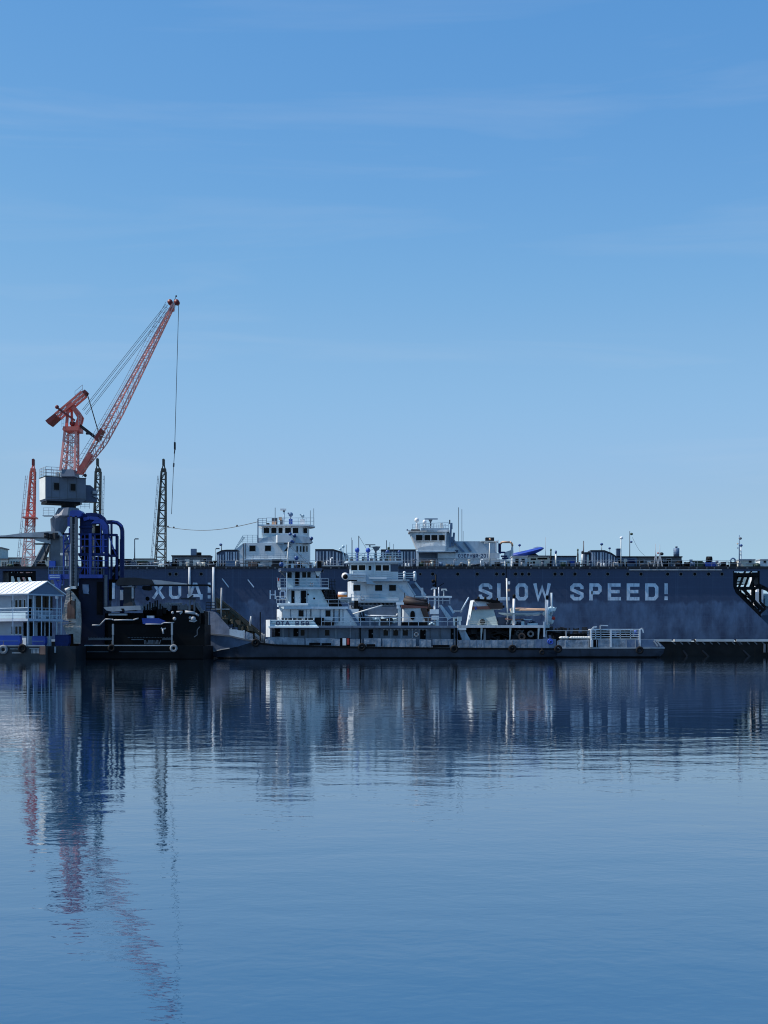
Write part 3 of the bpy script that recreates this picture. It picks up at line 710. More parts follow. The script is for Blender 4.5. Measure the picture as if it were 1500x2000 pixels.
# winches, capstans, drums and boxes standing along the wall top
def winch(px, top, w_, m1, m2, label):
    o = thing('deck_winch', label, 'winch', (FT.x(px), 241.2, ZD), 'winches on the dock wall')
    k = FT.k; x_ = FT.x(px); h_ = FT.z(top) - ZD
    part(MB().box(x_ - w_ * k, x_ + w_ * k, 240.7, 242.2, ZD, ZD + h_ * .42), 'base', m1, o)
    part(MB().bar((x_ - w_ * .45 * k, 241.4, ZD + h_ * .66), (x_ + w_ * .45 * k, 241.4, ZD + h_ * .66), h_ * .34, 12).bar((x_ - w_ * .55 * k, 241.4, ZD + h_ * .6), (x_ - w_ * .45 * k, 241.4, ZD + h_ * .6), h_ * .4, 12), 'drum', m2, o)
winch(1326, 1094, 9.5, 'black_steel', 'black_steel', 'black winch at the right end of the long grey shed')
winch(1384, 1087, 10, 'cover_blue', 'black_steel', 'tall black winch on a blue base right of the blue tank')
winch(1399, 1095, 4, 'stair_blue', 'navy_panel', 'small navy winch right of the blue based winch')
winch(1412, 1098, 9, 'black_steel', 'black_steel', 'long black low winch left of the round hose reel')
o = thing('hose_reel', 'round blue-grey hose reel on a white frame left of the tall lamp mast', 'reel', (FT.x(1430), 241.5, ZD))
part(MB().torus((FT.x(1430), 241.5, FT.z(1095.5)), 4.6 * FT.k, 1.6 * FT.k, 18, 8), 'hose', 'stair_blue', o)
part(MB().box(FT.x(1425), FT.x(1435), 241.1, 241.9, ZD, FT.z(1101)), 'frame', 'light_steel', o)
CL = [(1093 - 390, 1101, 4, 2, 'orange_pale', 'supply_crate', 'tan crate on the dock wall behind the right tug aerials', 'crate'),
      (520, 1098, 6, 0, 'light_steel', 'hatch_cover', 'pale hatch cover on the dock rim under the left white ship', 'hatch'),
      (540, 1101, 9, 0, 'dark_steel', 'pipe_bundle', 'dark pipe bundle on the dock rim under the left white ship', 'pipes'),
      (494, 1100, 8, 0, 'rust_brown', 'scrap_box', 'brown box on the dock rim below the ladder of the left white ship', 'box'),
      (836, 1095, 14, 0, 'rust_brown', 'storage_rack', 'rust brown rack under the bridge of the right white ship', 'rack'),
      (880, 1101, 9, 0, 'green_brown', 'net_heap', 'mossy dark heap on the dock rim left of the ship name', 'heap'),
      (905, 1100, 9, 0, 'dark_steel', 'scrap_heap', 'dark scrap heap on the dock rim below the ship name', 'heap'),
      (928, 1099, 10, 0, 'mid_steel', 'steel_bundle', 'grey steel bundle on the dock rim below the end of the ship name', 'bundle'),
      (962, 1103, 3, 0, 'black_steel', 'bollard', 'black bollard beside the lamp post of the right white ship', 'bollard'),
      (990, 1096, 5, 0, 'worn_white', 'locker', 'white locker under the pipe arch of the right white ship', 'locker'),
      (976, 1101, 4, 0, 'navy_panel', 'locker', 'navy locker left of the white locker under the pipe arch', 'locker'),
      (1343, 1103, 5, 0, 'mid_steel', 'hatch_cover', 'low grey hatch cover right of the black winch', 'hatch'),
      (1347, 1094, 3, 0, 'stair_blue', 'sign_board', 'small blue board on a pole right of the black winch', 'board'),
      (1361, 1102, 2, 0, 'mid_steel', 'bollard', 'grey bollard left of the blue based winch', 'bollard'),
      (1370, 1102, 2, 0, 'dark_steel', 'bollard', 'dark bollard touching the blue base of the tall winch', 'bollard'),
      (1475, 1099, 5, 0, 'green_dark', 'scrap_heap', 'dark green heap between the two huts at the right end', 'heap'),
      (1452, 1098, 6, 0, 'mid_steel', 'mast_foot', 'grey flared foot of the shorter white lamp mast', 'base'),
      (329, 1097, 5, 0, 'black_steel', 'deck_machine', 'black machine at the foot of the black lattice jib', 'machine'),
      (414, 1097, 4, 0, 'black_steel', 'deck_machine', 'black machine between grey shed and ribbed deckhouse', 'machine'),
      (300, 1102, 3, 0, 'light_steel', 'bollard', 'pale bollard left of the black lattice jib', 'bollard'),
      (83, 1098, 8, 0, 'black_steel', 'deck_machine', 'black machine under the grey flat boom at the left', 'machine'),
      (22, 1100, 6, 0, 'green_dark', 'scrap_heap', 'dark heap on the dock wall at the left edge', 'heap'),
      (36, 1099, 5, 0, 'black_steel', 'deck_machine', 'black machine left of the red lattice jib', 'machine'),
      (1206, 1073, 3.2, 0, 'navy_panel', 'roof_box', 'dark box on the black roof behind the white lamp mast', 'box')]
for px, top, hw, _, mm, nm, lab, cat in CL:
    g = MB(); x_ = FT.x(px); k = FT.k; zb = ZD if top > 1090 else FT.z(1087); z1 = max(FT.z(top), zb + .25); h_ = z1 - zb
    if nm in ('net_heap', 'scrap_heap'):
        for i in range(7):
            fx_ = random.uniform(-.8, .8); g.sphere((x_ + fx_ * hw * k, 241 + random.uniform(-.3, .5), zb + h_ * .3), h_ * random.uniform(.3, .62), 7, 5, (1.2, .8, 1))
    elif nm == 'bollard':
        g.bar((x_, 241, zb), (x_, 241, z1), hw * .6 * k, 10); g.bar((x_, 241, z1 - .12), (x_, 241, z1), hw * k, 10)
    elif nm in ('pipe_bundle', 'steel_bundle'):
        for i in range(5): g.bar((x_ - hw * k, 240.9 + .2 * i, zb + .15 + .1 * (i % 3)), (x_ + hw * k * random.uniform(.7, 1.1), 240.9 + .2 * i, zb + h_ * random.uniform(.2, .9)), .1, 6)
    elif nm == 'deck_machine':
        g.box(x_ - hw * k, x_ + hw * k, 240.8, 242, zb, zb + h_ * .5); g.bar((x_ - hw * .4 * k, 240.8, zb + h_ * .6), (x_ - hw * .4 * k, 242, zb + h_ * .6), h_ * .38, 10); g.box(x_ + hw * .2 * k, x_ + hw * .8 * k, 240.9, 241.7, zb + h_ * .5, z1)
    elif nm == 'mast_foot':
        g.loft([[(x_ + s_[0] * r_ * k, 242.5 + s_[1] * r_ * k, z_) for s_ in ((-1, -1), (1, -1), (1, 1), (-1, 1))] for r_, z_ in ((7, zb), (3.4, zb + h_ * .4), (2.6, z1 + .5))])
    elif nm == 'sign_board':
        g.bar((x_, 241, zb), (x_, 241, z1), .05); g.box(x_ - hw * k, x_ + hw * k, 240.9, 240.97, z1 - .5, z1 + .05)
    else:
        g.box(x_ - hw * k, x_ + hw * k, 240.8, 242, zb, z1); g.box(x_ - (hw + .5) * k, x_ + (hw + .5) * k, 240.7, 242.1, z1, z1 + .07)
        g.box(x_ - .05, x_ + .05, 240.74, 240.8, zb, z1)
    solo(g, nm, mm, lab, cat)
g = MB(); pts = []
P0 = Vector((FT.x(1236), 242.5, FT.z(1049))); P1 = Vector((FT.x(1261), 242.5, FT.z(1085)))
g.line([P0.lerp(P1, i / 6) - Vector((0, 0, .5 * math.sin(math.pi * i / 6))) for i in range(7)], .02)
solo(g, 'stay_wire', 'rope', 'thin wire slanting from the tall dark mast to the grey shed', 'wire')
# ---------------------------------------------------------------- the big red luffing crane on the dock wall
FC = Fr(243.0)
cr = thing('dock_crane', 'tall red lattice luffing crane with grey machinery house and raised jib', 'crane', (FC.x(110), 243, ZD))
cy = 243.0
def ring(cx, r, z, n=14, y=cy, sy=1.0): return [(cx + r * math.cos(2 * math.pi * i / n), y + sy * r * math.sin(2 * math.pi * i / n), z) for i in range(n)]
k = FC.k
c0 = FC.x(134)
part(MB().loft([ring(FC.x(113), 13 * k, FC.z(1040)), ring(FC.x(119), 21 * k, FC.z(1014)), ring(c0 - 3 * k, 26 * k, FC.z(1009)), ring(c0 - 2 * k, 25 * k, FC.z(1006)), ring(c0, 20 * k, FC.z(993))]), 'pedestal_head', 'crane_grey', cr)
part(MB().loft([ring(FC.x(108), 14 * k, ZD), ring(FC.x(110), 13 * k, FC.z(1050)), ring(FC.x(113), 12.8 * k, FC.z(1039))]), 'pedestal', 'mid_steel', cr)
for s_ in (-1, 1):
    part(MB().bar((FC.x(108) + s_ * 3.2, cy - 2, ZD), (FC.x(112) + s_ * 1.0, cy - .6, FC.z(1046)), .42), 'leg', 'mid_steel', cr)
    part(MB().bar((FC.x(108) + s_ * 3.2, cy + 1.8, ZD), (FC.x(112) + s_ * 1.0, cy + .6, FC.z(1046)), .42), 'leg', 'mid_steel', cr)
part(MB().loft([ring(c0, 14.5 * k, FC.z(993.2)), ring(c0, 14.5 * k, FC.z(984))]), 'slew_ring', 'black_steel', cr)
g = MB(); g.rail([(FC.x(90), cy - 2, FC.z(1009)), (FC.x(112), cy - 2.2, FC.z(1009))], 1.3, 3, .8, .03)
g.rail([(FC.x(158), cy - .5, FC.z(994)), (FC.x(176), cy - .5, FC.z(994))], 1.0, 3, .8, .03)
g.box(FC.x(89), FC.x(108), cy - 2.2, cy - 1, FC.z(1010), FC.z(1008.6))
part(g, 'catwalk', 'light_steel', cr)
# machinery house, slewed about 17 degrees so that its left end shows
yaw = R(29); dx = Vector((math.cos(yaw), math.sin(yaw), 0)); dn = Vector((math.sin(yaw), -math.cos(yaw), 0))
LH = 76 * k / math.cos(R(17)); WH = 12.5 * k / math.sin(R(17))
O = Vector((FC.x(95), cy - 2.0, 0))                  # near left corner
def hp(u, v, py): q = O + dx * (u * LH) - dn * (v * WH); return (q.x, q.y, FC.z(py))
def hbox(g, u0, u1, v0, v1, a, b):
    return g.loft([[hp(u0, v0, b), hp(u1, v0, b), hp(u1, v1, b), hp(u0, v1, b)], [hp(u0, v0, a), hp(u1, v0, a), hp(u1, v1, a), hp(u0, v1, a)]])
hs_ = MB()
hs_.loft([[hp(.02, .05, 979.5), hp(.95, .05, 979.5), hp(.95, .95, 979.5), hp(.02, .95, 979.5)], [hp(0, 0, 977), hp(1, 0, 974), hp(1, 1, 974), hp(0, 1, 977)], [hp(0, 0, 933), hp(1, 0, 933), hp(1, 1, 933), hp(0, 1, 933)]])
house = part(hs_, 'machinery_house', 'crane_grey', cr)
g = MB(); hbox(g, -.012, -.004, .02, .98, 934, 976); part(g, 'end_panel', 'crane_white', house)
g = MB(); hbox(g, .03, .9, .02, .98, 980, 984.5); part(g, 'underframe', 'black_steel', cr)
g = MB(); hbox(g, -.02, 1.01, -.02, 1.02, 932, 933.2); part(g, 'roof', 'dark_steel', house)
g = MB()
for u in (.14, .34, .54, .76): hbox(g, u, u + .006, -.012, -.003, 935, 976)
hbox(g, .02, .98, -.015, -.003, 972.5, 973.5); part(g, 'panel_seam', 'mid_steel', house)
for u0, u1 in ((.20, .325), (.61, .735)):
    f = MB(); hbox(f, u0 - .022, u1 + .022, -.022, -.004, 943.3, 959.8); wn = part(f, 'window', 'mid_steel', house)
    g = MB(); hbox(g, u0, u1, -.032, -.023, 945, 958); part(g, 'pane', 'glass', wn)
g = MB(); hbox(g, 1.004, 1.13, .1, .8, 945, 977.5)
g.loft([[hp(1.13, .1, 977.5), hp(1.13, .8, 977.5), hp(1.13, .8, 945), hp(1.13, .1, 945)], [hp(1.31, .15, 977), hp(1.31, .7, 977), hp(1.31, .7, 955), hp(1.31, .15, 955)]])
cab = part(g, 'operator_cab', 'navy_panel', cr)
g = MB(); hbox(g, 1.18, 1.30, .02, .13, 956, 961.5); part(g, 'window', 'light_steel', cab)
g = MB(); g.loft([[hp(1.18, .05, 966), hp(1.30, .08, 965), hp(1.29, .08, 970), hp(1.24, .05, 968)], [hp(1.18, .12, 966), hp(1.30, .15, 965), hp(1.29, .15, 970), hp(1.24, .12, 968)]]); part(g, 'window', 'light_steel', cab)
g = MB(); g.rail([hp(0.0, .02, 932), hp(.42, .02, 932)], 1.55, 3, 1.1, .035); g.rail([hp(0.0, .98, 932), hp(.5, .98, 932)], 1.55, 3, 1.1, .035); g.rail([hp(.0, .02, 932), hp(.0, .98, 932)], 1.55, 3, 1.1, .035)
g.rail([hp(.82, .02, 932), hp(1., .02, 932)], 1.2, 2, 1.1, .035)
part(g, 'guard_rail', 'light_steel', house)
part(MB().pb(FC, 111, 118, 923, 933, -1, 1).pb(FC, 119.5, 124, 922, 933, -1, 1), 'deck_locker', 'crane_white', cr)
part(MB().bar(FC.p(163, 932, -1), FC.p(168, 927, -1), .08).sphere(FC.p(169, 930, -1), .28, 8, 6), 'floodlight', 'dark_steel', cr)
part(MB().loft([[FC.p(124, 933, -2), FC.p(151, 933, -2), FC.p(151, 933, 2), FC.p(124, 933, 2)], [FC.p(125.5, 919, -1.8), FC.p(149, 919, -1.8), FC.p(149, 919, 1.8), FC.p(125.5, 919, 1.8)]]), 'turret', 'crane_grey', cr)
# four-legged tower
tw = MB(); lat = MB()
def leg(a, b, r_): tw.bar(a, b, r_, 4)
BL = [FC.p(122.5, 921, -1.8), FC.p(150, 921, -1.8), FC.p(124, 921, 1.8), FC.p(148.5, 921, 1.8)]
TL = [FC.p(129.5, 843, -1.2), FC.p(151.5, 843, -1.2), FC.p(131, 843, 1.2), FC.p(150, 843, 1.2)]
for a, b_ in zip(BL, TL): part(MB().bar(a, b_, .20), 'tower_leg', 'jib_red', cr)
n = 4
for (i, j) in ((0, 1), (2, 3), (0, 2), (1, 3)):
    for q in range(n):
        a0 = BL[i].lerp(TL[i], q / n); a1 = BL[i].lerp(TL[i], (q + 1) / n); b0 = BL[j].lerp(TL[j], q / n); b1 = BL[j].lerp(TL[j], (q + 1) / n)
        lat.bar(a0, b1, .055); lat.bar(b0, a1, .055); lat.bar(a1, b1, .09)
part(lat, 'bracing', 'crane_pink', cr)
g = MB(); lx = 137
g.bar(FC.p(lx, 918, -.2), FC.p(lx + 2, 846, -.2), .05); g.bar(FC.p(lx + 4, 918, -.2), FC.p(lx + 6, 846, -.2), .05)
for q in range(30): g.bar(FC.p(lx + q * .067, 918 - q * 2.4, -.2), FC.p(lx + 4 + q * .067, 918 - q * 2.4, -.2), .035)
part(g, 'ladder', 'light_steel', cr)
part(MB().pb(FC, 128, 158, 836, 844, -2, 4).pb(FC, 124.5, 132, 838, 841, -1, 1.5), 'top_platform', 'crane_red', cr)
part(MB().rail([FC.p(126, 837, -2), FC.p(130, 837, -2)], 1.8, 3, .5, .03).rail([FC.p(158, 834, -2), FC.p(163, 832, -2)], 1.6, 3, .5, .03), 'guard_rail', 'light_steel', cr)
g = MB()
g.bar(FC.p(132.5, 838, -1.1), FC.p(135, 796, -.8), .26); g.bar(FC.p(138, 838, 1.1), FC.p(138, 794, .8), .22)
part(g, 'apex_frame', 'crane_red', cr)
g = MB()
for dy in (-1.0, .5):
    g.pp(FC, [(137, 795), (143, 790), (155, 804), (162, 815), (160.5, 822), (156, 836), (146, 836), (150, 826), (153, 817), (146, 806)], dy, .5)
part(g, 'rocker_arm', 'crane_red', cr, )
part(MB().pb(FC, 140, 149, 826, 834, -.8, 1.6).bar(FC.p(144, 829, -1.2), FC.p(144, 829, 1.2), .45, 12), 'winch_drum', 'crane_red_dark', cr)
# counterweight beam
A = FC.p(96, 828, 0); B = FC.p(170, 765, 0); d = (B - A).normalized(); u_ = Vector((-d.z, 0, d.x)); hw = 4.4 * k
def cb(t0, t1, m_, nm, sc=1.0, t=1.6):
    a = A.lerp(B, t0); b_ = A.lerp(B, t1); q = [a + u_ * hw * sc, b_ + u_ * hw * sc * .8, b_ - u_ * hw * sc * .8, a - u_ * hw * sc]
    return part(MB().prism([(v.x, v.z) for v in q], cy - t, cy + t), nm, m_, cr)
cb(0, .235, 'crane_red_dark', 'counterweight', 1.0, 1.8); cb(.92, 1.0, 'crane_red_dark', 'beam_end', .9, 1.0); cb(.50, .63, 'crane_red', 'beam_pivot', 1.0, 1.3)
g = MB()
for yy in (-1.2, 1.2):
    off = Vector((0, yy, 0))
    for s_ in (1, -1): g.bar(A.lerp(B, .23) + u_ * hw * .85 * s_ + off, A.lerp(B, .93) + u_ * hw * .75 * s_ + off, .17)
part(g, 'beam_chord', 'crane_red', cr)
g = MB()
for yy in (-1.2, 1.2):
    off = Vector((0, yy, 0))
    for q in range(12):
        t0 = .23 + .70 * q / 12; t1 = t0 + .70 / 12; s_ = 1 if q % 2 else -1
        g.bar(A.lerp(B, t0) + u_ * hw * .8 * s_ + off, A.lerp(B, t1) - u_ * hw * .8 * s_ + off, .10); g.bar(A.lerp(B, t0) + u_ * hw * .8 + off, A.lerp(B, t0) - u_ * hw * .8 + off, .08)
part(g, 'beam_bracing', 'crane_pink', cr)
part(MB().rail([tuple(A.lerp(B, .72) + u_ * hw), tuple(A.lerp(B, .92) + u_ * hw)], 1.3, 2, 1.2, .03), 'guard_rail', 'light_steel', cr)
part(MB().bar(FC.p(115, 798.5, -1.6), FC.p(150, 824, -1.6), .2).sphere(FC.p(115.5, 798, -1.6), .35, 8, 6), 'damper_strut', 'crane_red_dark', cr)
part(MB().bar(FC.p(156, 831, 0), FC.p(191, 858, 0), .30).pb(FC, 168, 174, 845, 848.5, -.2, .5), 'luffing_rack', 'dark_steel', cr)
part(MB().bar(FC.p(170, 766, -.3), FC.p(194, 848, -.3), .09, 6), 'pull_rod', 'dark_steel', cr)
# jib: four chords tapering to the sheaves
jib_u = [(155, 917), (190, 857.5), (335, 591)]; jib_l = [(156.5, 925), (176, 903.5), (203, 868), (237, 806), (339, 593)]
def along(pts, n):
    P = [Vector(p) for p in pts]; Ls = [(b - a).length for a, b in zip(P[:-1], P[1:])]; T = sum(Ls); out = []
    for i in range(n + 1):
        t = T * i / n; j = 0
        while j < len(Ls) - 1 and t > Ls[j]: t -= Ls[j]; j += 1
        out.append(P[j].lerp(P[j + 1], min(1, t / Ls[j])))
    return out
NJ = 34
def hwid(t): return (0.35 + 1.0 * min(1, t / .2)) * (1 - .72 * max(0, (t - .25) / .75))
U = along(jib_u, NJ); Lw = along(jib_l, NJ)
def jp(v, t, s_): return FC.p(v.x, v.y, 1.2 * t + s_ * hwid(t))
for s_ in (-1, 1):
    for lst, rr in ((U, .135), (Lw, .115)):
        part(MB().line([jp(v, i / NJ, s_) for i, v in enumerate(lst)], rr), 'jib_chord', 'jib_red', cr)
g = MB()
for i in range(NJ):
    t0, t1 = i / NJ, (i + 1) / NJ
    for s_ in (-1, 1):
        if i % 2: g.bar(jp(U[i], t0, s_), jp(Lw[i + 1], t1, s_), .06)
        else: g.bar(jp(Lw[i], t0, s_), jp(U[i + 1], t1, s_), .06)
    g.bar(jp(U[i], t0, -1), jp(U[i + 1], t1, 1), .06); g.bar(jp(Lw[i], t0, 1), jp(Lw[i + 1], t1, -1), .06)
    g.bar(jp(U[i], t0, -1), jp(U[i], t0, 1), .06); g.bar(jp(Lw[i], t0, -1), jp(Lw[i], t0, 1), .06)
part(g, 'jib_bracing', 'crane_pink', cr)
g = MB()
for s_ in (-1, 1):
    g.pp(FC, [(152, 926), (157, 912), (178, 884), (181, 892), (172, 908), (160, 926)], s_ * .9 - .15, .3)
part(g, 'jib_foot', 'crane_red', cr)
g = MB().pp(FC, [(186, 858), (199, 838), (203, 842), (192, 862)], -1.3, 2.6); part(g, 'jib_bracket', 'crane_red_dark', cr)
g = MB().pp(FC, [(329, 602), (334, 587), (341, 588), (338, 602)], .9, .8); part(g, 'jib_head', 'crane_white', cr)
g = MB().pp(FC, [(328.5, 600), (338.5, 600), (337.5, 604), (327.5, 604)], .8, 1.0); part(g, 'head_band', 'crane_red', cr)
for a in (330.7, 343.7):
    part(MB().bar(FC.p(a, 587.5, .6), FC.p(a, 587.5, 1.7), 5 * k, 18), 'sheave', 'crane_red_dark', cr)
part(MB().bar(FC.p(337, 586, 1.2), FC.p(341.5, 577, 1.2), .05).sphere(FC.p(342, 575, 1.2), .16, 8, 6), 'warning_light', 'dark_steel', cr)
g = MB()
pa = [(v.x - 12 + 4 * (1 - abs(2 * i / NJ - 1)), v.y - 3) for i, v in enumerate(U)]
for i in range(1, NJ):
    t0 = i / NJ
    a = FC.p(*pa[i], 1.2 * t0 - .6); b_ = FC.p(*pa[i + 1], 1.2 * t0 - .6) if i < NJ else a
    g.bar(a, b_, .035); g.bar(a, jp(U[i], t0, -1), .03)
    m0 = a.lerp(jp(U[i], t0, -1), .5); g.bar(m0, b_.lerp(jp(U[i + 1], t0, -1), .5), .03)
part(g, 'walkway', 'light_steel', cr)
for (a, b_) in (((323.5, 592), (162, 801)), ((326, 601), (167, 809))):
    for dy in (-.4, .6): part(MB().bar(FC.p(*a, dy + 1), FC.p(*b_, dy), .035), 'stay_rope', 'rope', cr)
part(MB().bar(FC.p(347, 593, 1.2), FC.p(339.5, 862, 1.2), .05), 'hoist_rope', 'rope', cr)
hk = part(MB().pb(FC, 338, 341, 862, 876, .9, .6).bar(FC.p(339.5, 876, 1.2), FC.p(338.5, 884, 1.2), .10), 'hook_block', 'dark_steel', cr)
part(MB().line([FC.p(339, 882, 1.2), FC.p(336.8, 912, 1.2), FC.p(333, 1003, 1.2)], .05).bar(FC.p(337.5, 903, 1.2), FC.p(337, 910, 1.2), .14), 'sling', 'rope', hk)

# ---------------------------------------------------------------- upright jibs of cranes standing behind
def far_jib(F, foot, mid, tip, label, m_up, m_lo, m_cap, plat=None, walk=0, name='lattice_jib', zb=None):
    (fl, fr, fy), (ml, mr_, my), (tx, tw_, ty0, ty1) = foot, mid, tip
    zb = F.z(fy) if zb is None else zb
    o = thing(name, label, 'crane jib', (F.x((fl + fr) / 2), F.Y, zb))
    kk = F.k; n = 14
    def corner(t, s_, yy):
        a = F.x(fl) + (F.x(ml) - F.x(fl)) * t; b = F.x(fr) + (F.x(mr_) - F.x(fr)) * t
        w_ = (b - a) / 2; return Vector(((a + b) / 2 + s_ * w_, F.Y + yy * w_, zb + (F.z(my) - zb) * t))
    split = .5
    for nm, m_, t0, t1 in (('lower_lattice', m_lo, 0, split), ('upper_lattice', m_up, split, 1)):
        g = MB(); ns = n // 2
        for s_ in (-1, 1):
            for yy in (-1, 1): g.bar(corner(t0, s_, yy), corner(t1, s_, yy), .16 if nm == 'upper_lattice' else .12)
        for q in range(ns):
            a = t0 + (t1 - t0) * q / ns; b = t0 + (t1 - t0) * (q + 1) / ns; s_ = 1 if q % 2 else -1
            for yy in (-1, 1):
                g.bar(corner(a, s_, yy), corner(b, -s_, yy), .075); g.bar(corner(b, -1, yy), corner(b, 1, yy), .075)
            for s2 in (-1, 1): g.bar(corner(a, s2, -s_), corner(b, s2, s_), .065)
        part(g, nm, m_, o)
    g = MB().pp(F, [(ml - .8, my + 1), (mr_ + .8, my + 1), (mr_ + .3, my - 6), (ml, my - 6)], -.5, 1.0); part(g, 'collar', m_up, o)
    g = MB(); 
    for s_ in (-1, 1): g.bar(corner(1, s_, 0), (F.x(tx) + s_ * tw_ * .4 * kk, F.Y, F.z(ty1)), .13)
    part(g, 'head_frame', m_up, o)
    part(MB().pp(F, [(tx - tw_, ty1 + 1), (tx + tw_, ty1 + 1), (tx + tw_, ty0 + 2), (tx + tw_ * .5, ty0), (tx - tw_, ty0 + 1)], -.4, .8), 'head_sheave', m_cap, o)
    if plat: part(MB().pb(F, plat[0], plat[1], plat[2], plat[2] + 3, -1.6, 3.2).rail([F.p(plat[0], plat[2], -1.6), F.p(plat[1], plat[2], -1.6)], 1.3, 2, 1.2, .03), 'platform', m_up, o)
    if walk:
        g = MB(); a = F.p((fr if walk > 0 else fl) + walk * .8, fy - 8, 0); b = F.p((mr_ if walk > 0 else ml) + walk, my + 8, 0); ns = 22
        for s_ in (0, walk * .5 * kk):
            g.bar(a + Vector((s_, 0, 0)), b + Vector((s_, 0, 0)), .045)
        for q in range(ns): g.bar(a.lerp(b, q / ns), a.lerp(b, q / ns) + Vector((walk * .5 * kk, 0, 0)), .04)
        for q in range(5): g.bar(a.lerp(b, q / 5), corner(.1 + q * .18, 1 if walk > 0 else -1, 0), .05)
        part(g, 'ladder', 'light_steel', o)
    return o
ZF = FD.z(1107)                                       # the far wing wall is as high
F3 = Fr(292.5)
far_jib(F3, (42.5, 64, 1100), (60.5, 68.5, 921), (65.2, 2.3, 896, 908), 'upright red and pink lattice jib at the far left behind the grey flat boom', 'crane_red', 'crane_pink', 'crane_red_dark', plat=(47.5, 71, 1010), walk=-7, zb=ZF)
far_jib(F3, (181, 194, 1100), (187, 196.5, 921), (190.6, 2.2, 895, 908), 'upright dark lattice jib right behind the grey crane cab', 'jib_black', 'jib_olive', 'jib_black', walk=5, zb=ZF)
far_jib(F3, (301, 323, 1100), (315.5, 323.8, 921), (319.6, 2.2, 896, 908), 'upright dark lattice jib standing alone left of the hoist rope', 'jib_black', 'jib_olive', 'jib_black', walk=-5, zb=ZF)
g = MB(); P0 = Vector((F3.x(328), 292.5, F3.z(1030))); P1 = Fr(262).p(504, 1019)
pts = [P0.lerp(P1, i / 14) - Vector((0, 0, 1.05 * math.sin(math.pi * i / 14))) for i in range(15)]
g.line(pts, .055)
for i in (0, 1, 11): g.sphere(pts[i] + Vector((0, 0, .15)), .2, 7, 5)
solo(g, 'slack_cable', 'rope', 'slack cable hanging between the lone black jib and the left white ship', 'cable')
# ---------------------------------------------------------------- hull helper
def hull(F, st, m, root, yc, name='hull', bilge=0.25):
    """stations (px, half beam at deck, deck row, half beam at the waterline, z of the keel)"""
    rings = []
    for px, hb, py, hw_, zk in st:
        x_ = F.x(px); z_ = F.z(py)
        zl = max(zk + .05, min(.15, z_ - .1))
        rings.append([(x_, yc - hb, z_), (x_, yc - (hb * .6 + hw_ * .4), z_ * .55 + zl * .45), (x_, yc - hw_, zl), (x_, yc - hw_ * .85, zk), (x_, yc + hw_ * .85, zk), (x_, yc + hw_, zl), (x_, yc + (hb * .6 + hw_ * .4), z_ * .55 + zl * .45), (x_, yc + hb, z_)])
    return part(MB().loft(rings), name, m, root)
def tyre_proto(F):
    t = thing('tyre_fender', 'x', 'tyre', (0, 0, 0), 'tyres hung along the hulls')
    part(MB().torus((0, 0, 0), .36, .17, 22, 10), 'tyre', 'rubber', t)
    part(MB().bar((0, .05, .35), (0, .16, 1.0), .03), 'rope', 'rope', t)
    return t
TY = None
def tyre(F, px, py, dy, label, sc=1.0, m=None):
    global TY
    if TY is None: TY = tyre_proto(F); o = TY
    else: o = copy_tree(TY)
    o.name = 'tyre_fender'; o.location = F.p(px, py, dy); o.scale = (sc, 1, sc); o['label'] = label
    if m:
        for c in o.children:
            if c.name.startswith('tyre'): c.data = c.data.copy(); c.data.materials[0] = MATS[m]
    return o
def lifering(F, px, py, dy, label, r=.33):
    o = thing('life_ring', label, 'life ring', F.p(px, py, dy), 'life rings on the tugs')
    c = F.p(px, py, dy)
    part(MB().torus(c, r * .8, r * .26, 18, 8), 'ring', 'radar_white', o)
    g = MB()
    for q in range(4):
        t = math.pi / 4 + q * math.pi / 2; g.sphere((c.x + r * .8 * math.cos(t), c.y, c.z + r * .8 * math.sin(t)), r * .30, 7, 5)
    part(g, 'band', 'orange', o); return o

# ---------------------------------------------------------------- front tug
F1 = Fr(205.0); YC = 209.3

t1 = thing('pusher_tug', 'long grey hulled pusher tug in front with stacked white decks and raised bow', 'tugboat', (F1.x(700), YC, 0))
hull(F1, [(397, 3.2, 1237, 2.6, .95), (402, 3.35, 1237.5, 2.7, .75), (410, 3.55, 1238.5, 2.85, .4), (425, 3.85, 1239.8, 3.2, 0), (448, 4.15, 1242, 3.7, -.6), (480, 4.4, 1250, 4.1, -1), (520, 4.5, 1258, 4.2, -1.2),
          (705, 4.5, 1263, 4.3, -1.2), (890, 4.5, 1265, 4.3, -1.2), (1040, 4.5, 1266, 4.1, -1.1), (1070, 4.4, 1266, 3.8, -.5), (1090, 4.2, 1266, 3.2, .35)], 'hull_dark', t1, YC)
def edge1(px):                                        # near deck edge of the front tug
    P = [(397, 3.2), (402, 3.35), (410, 3.55), (425, 3.85), (448, 4.15), (480, 4.4), (520, 4.5), (1070, 4.4), (1092, 4.2)]
    for (a, ha), (b, hb) in zip(P[:-1], P[1:]):
        if px <= b: return YC - (ha + (hb - ha) * (px - a) / (b - a))
    return YC - 4.2
def sheer1(px):
    P = [(397, 1237), (425, 1239.8), (448, 1242), (494, 1252.6), (520, 1258), (705, 1263), (890, 1265), (1092, 1266)]
    for (a, ha), (b, hb) in zip(P[:-1], P[1:]):
        if px <= b: return ha + (hb - ha) * (px - a) / (b - a)
    return 1266
def bulwark(seg, root, m, name='bulwark', ef=edge1, sf=sheer1, F=F1, t=-.07, inset=.05):
    pts = []; z0 = []; z1 = []
    for px, top in seg: pts.append((F.x(px), ef(px) + inset)); z0.append(F.z(sf(px)) + .01); z1.append(F.z(top))
    return part(MB().wall(pts, z0, z1, t), name, m, root)
bow = bulwark([(397, 1194), (402, 1193.5), (408, 1193.5), (419, 1195), (428, 1204), (440, 1217), (448, 1226)], t1, 'bow_grey', 'bow_bulwark')
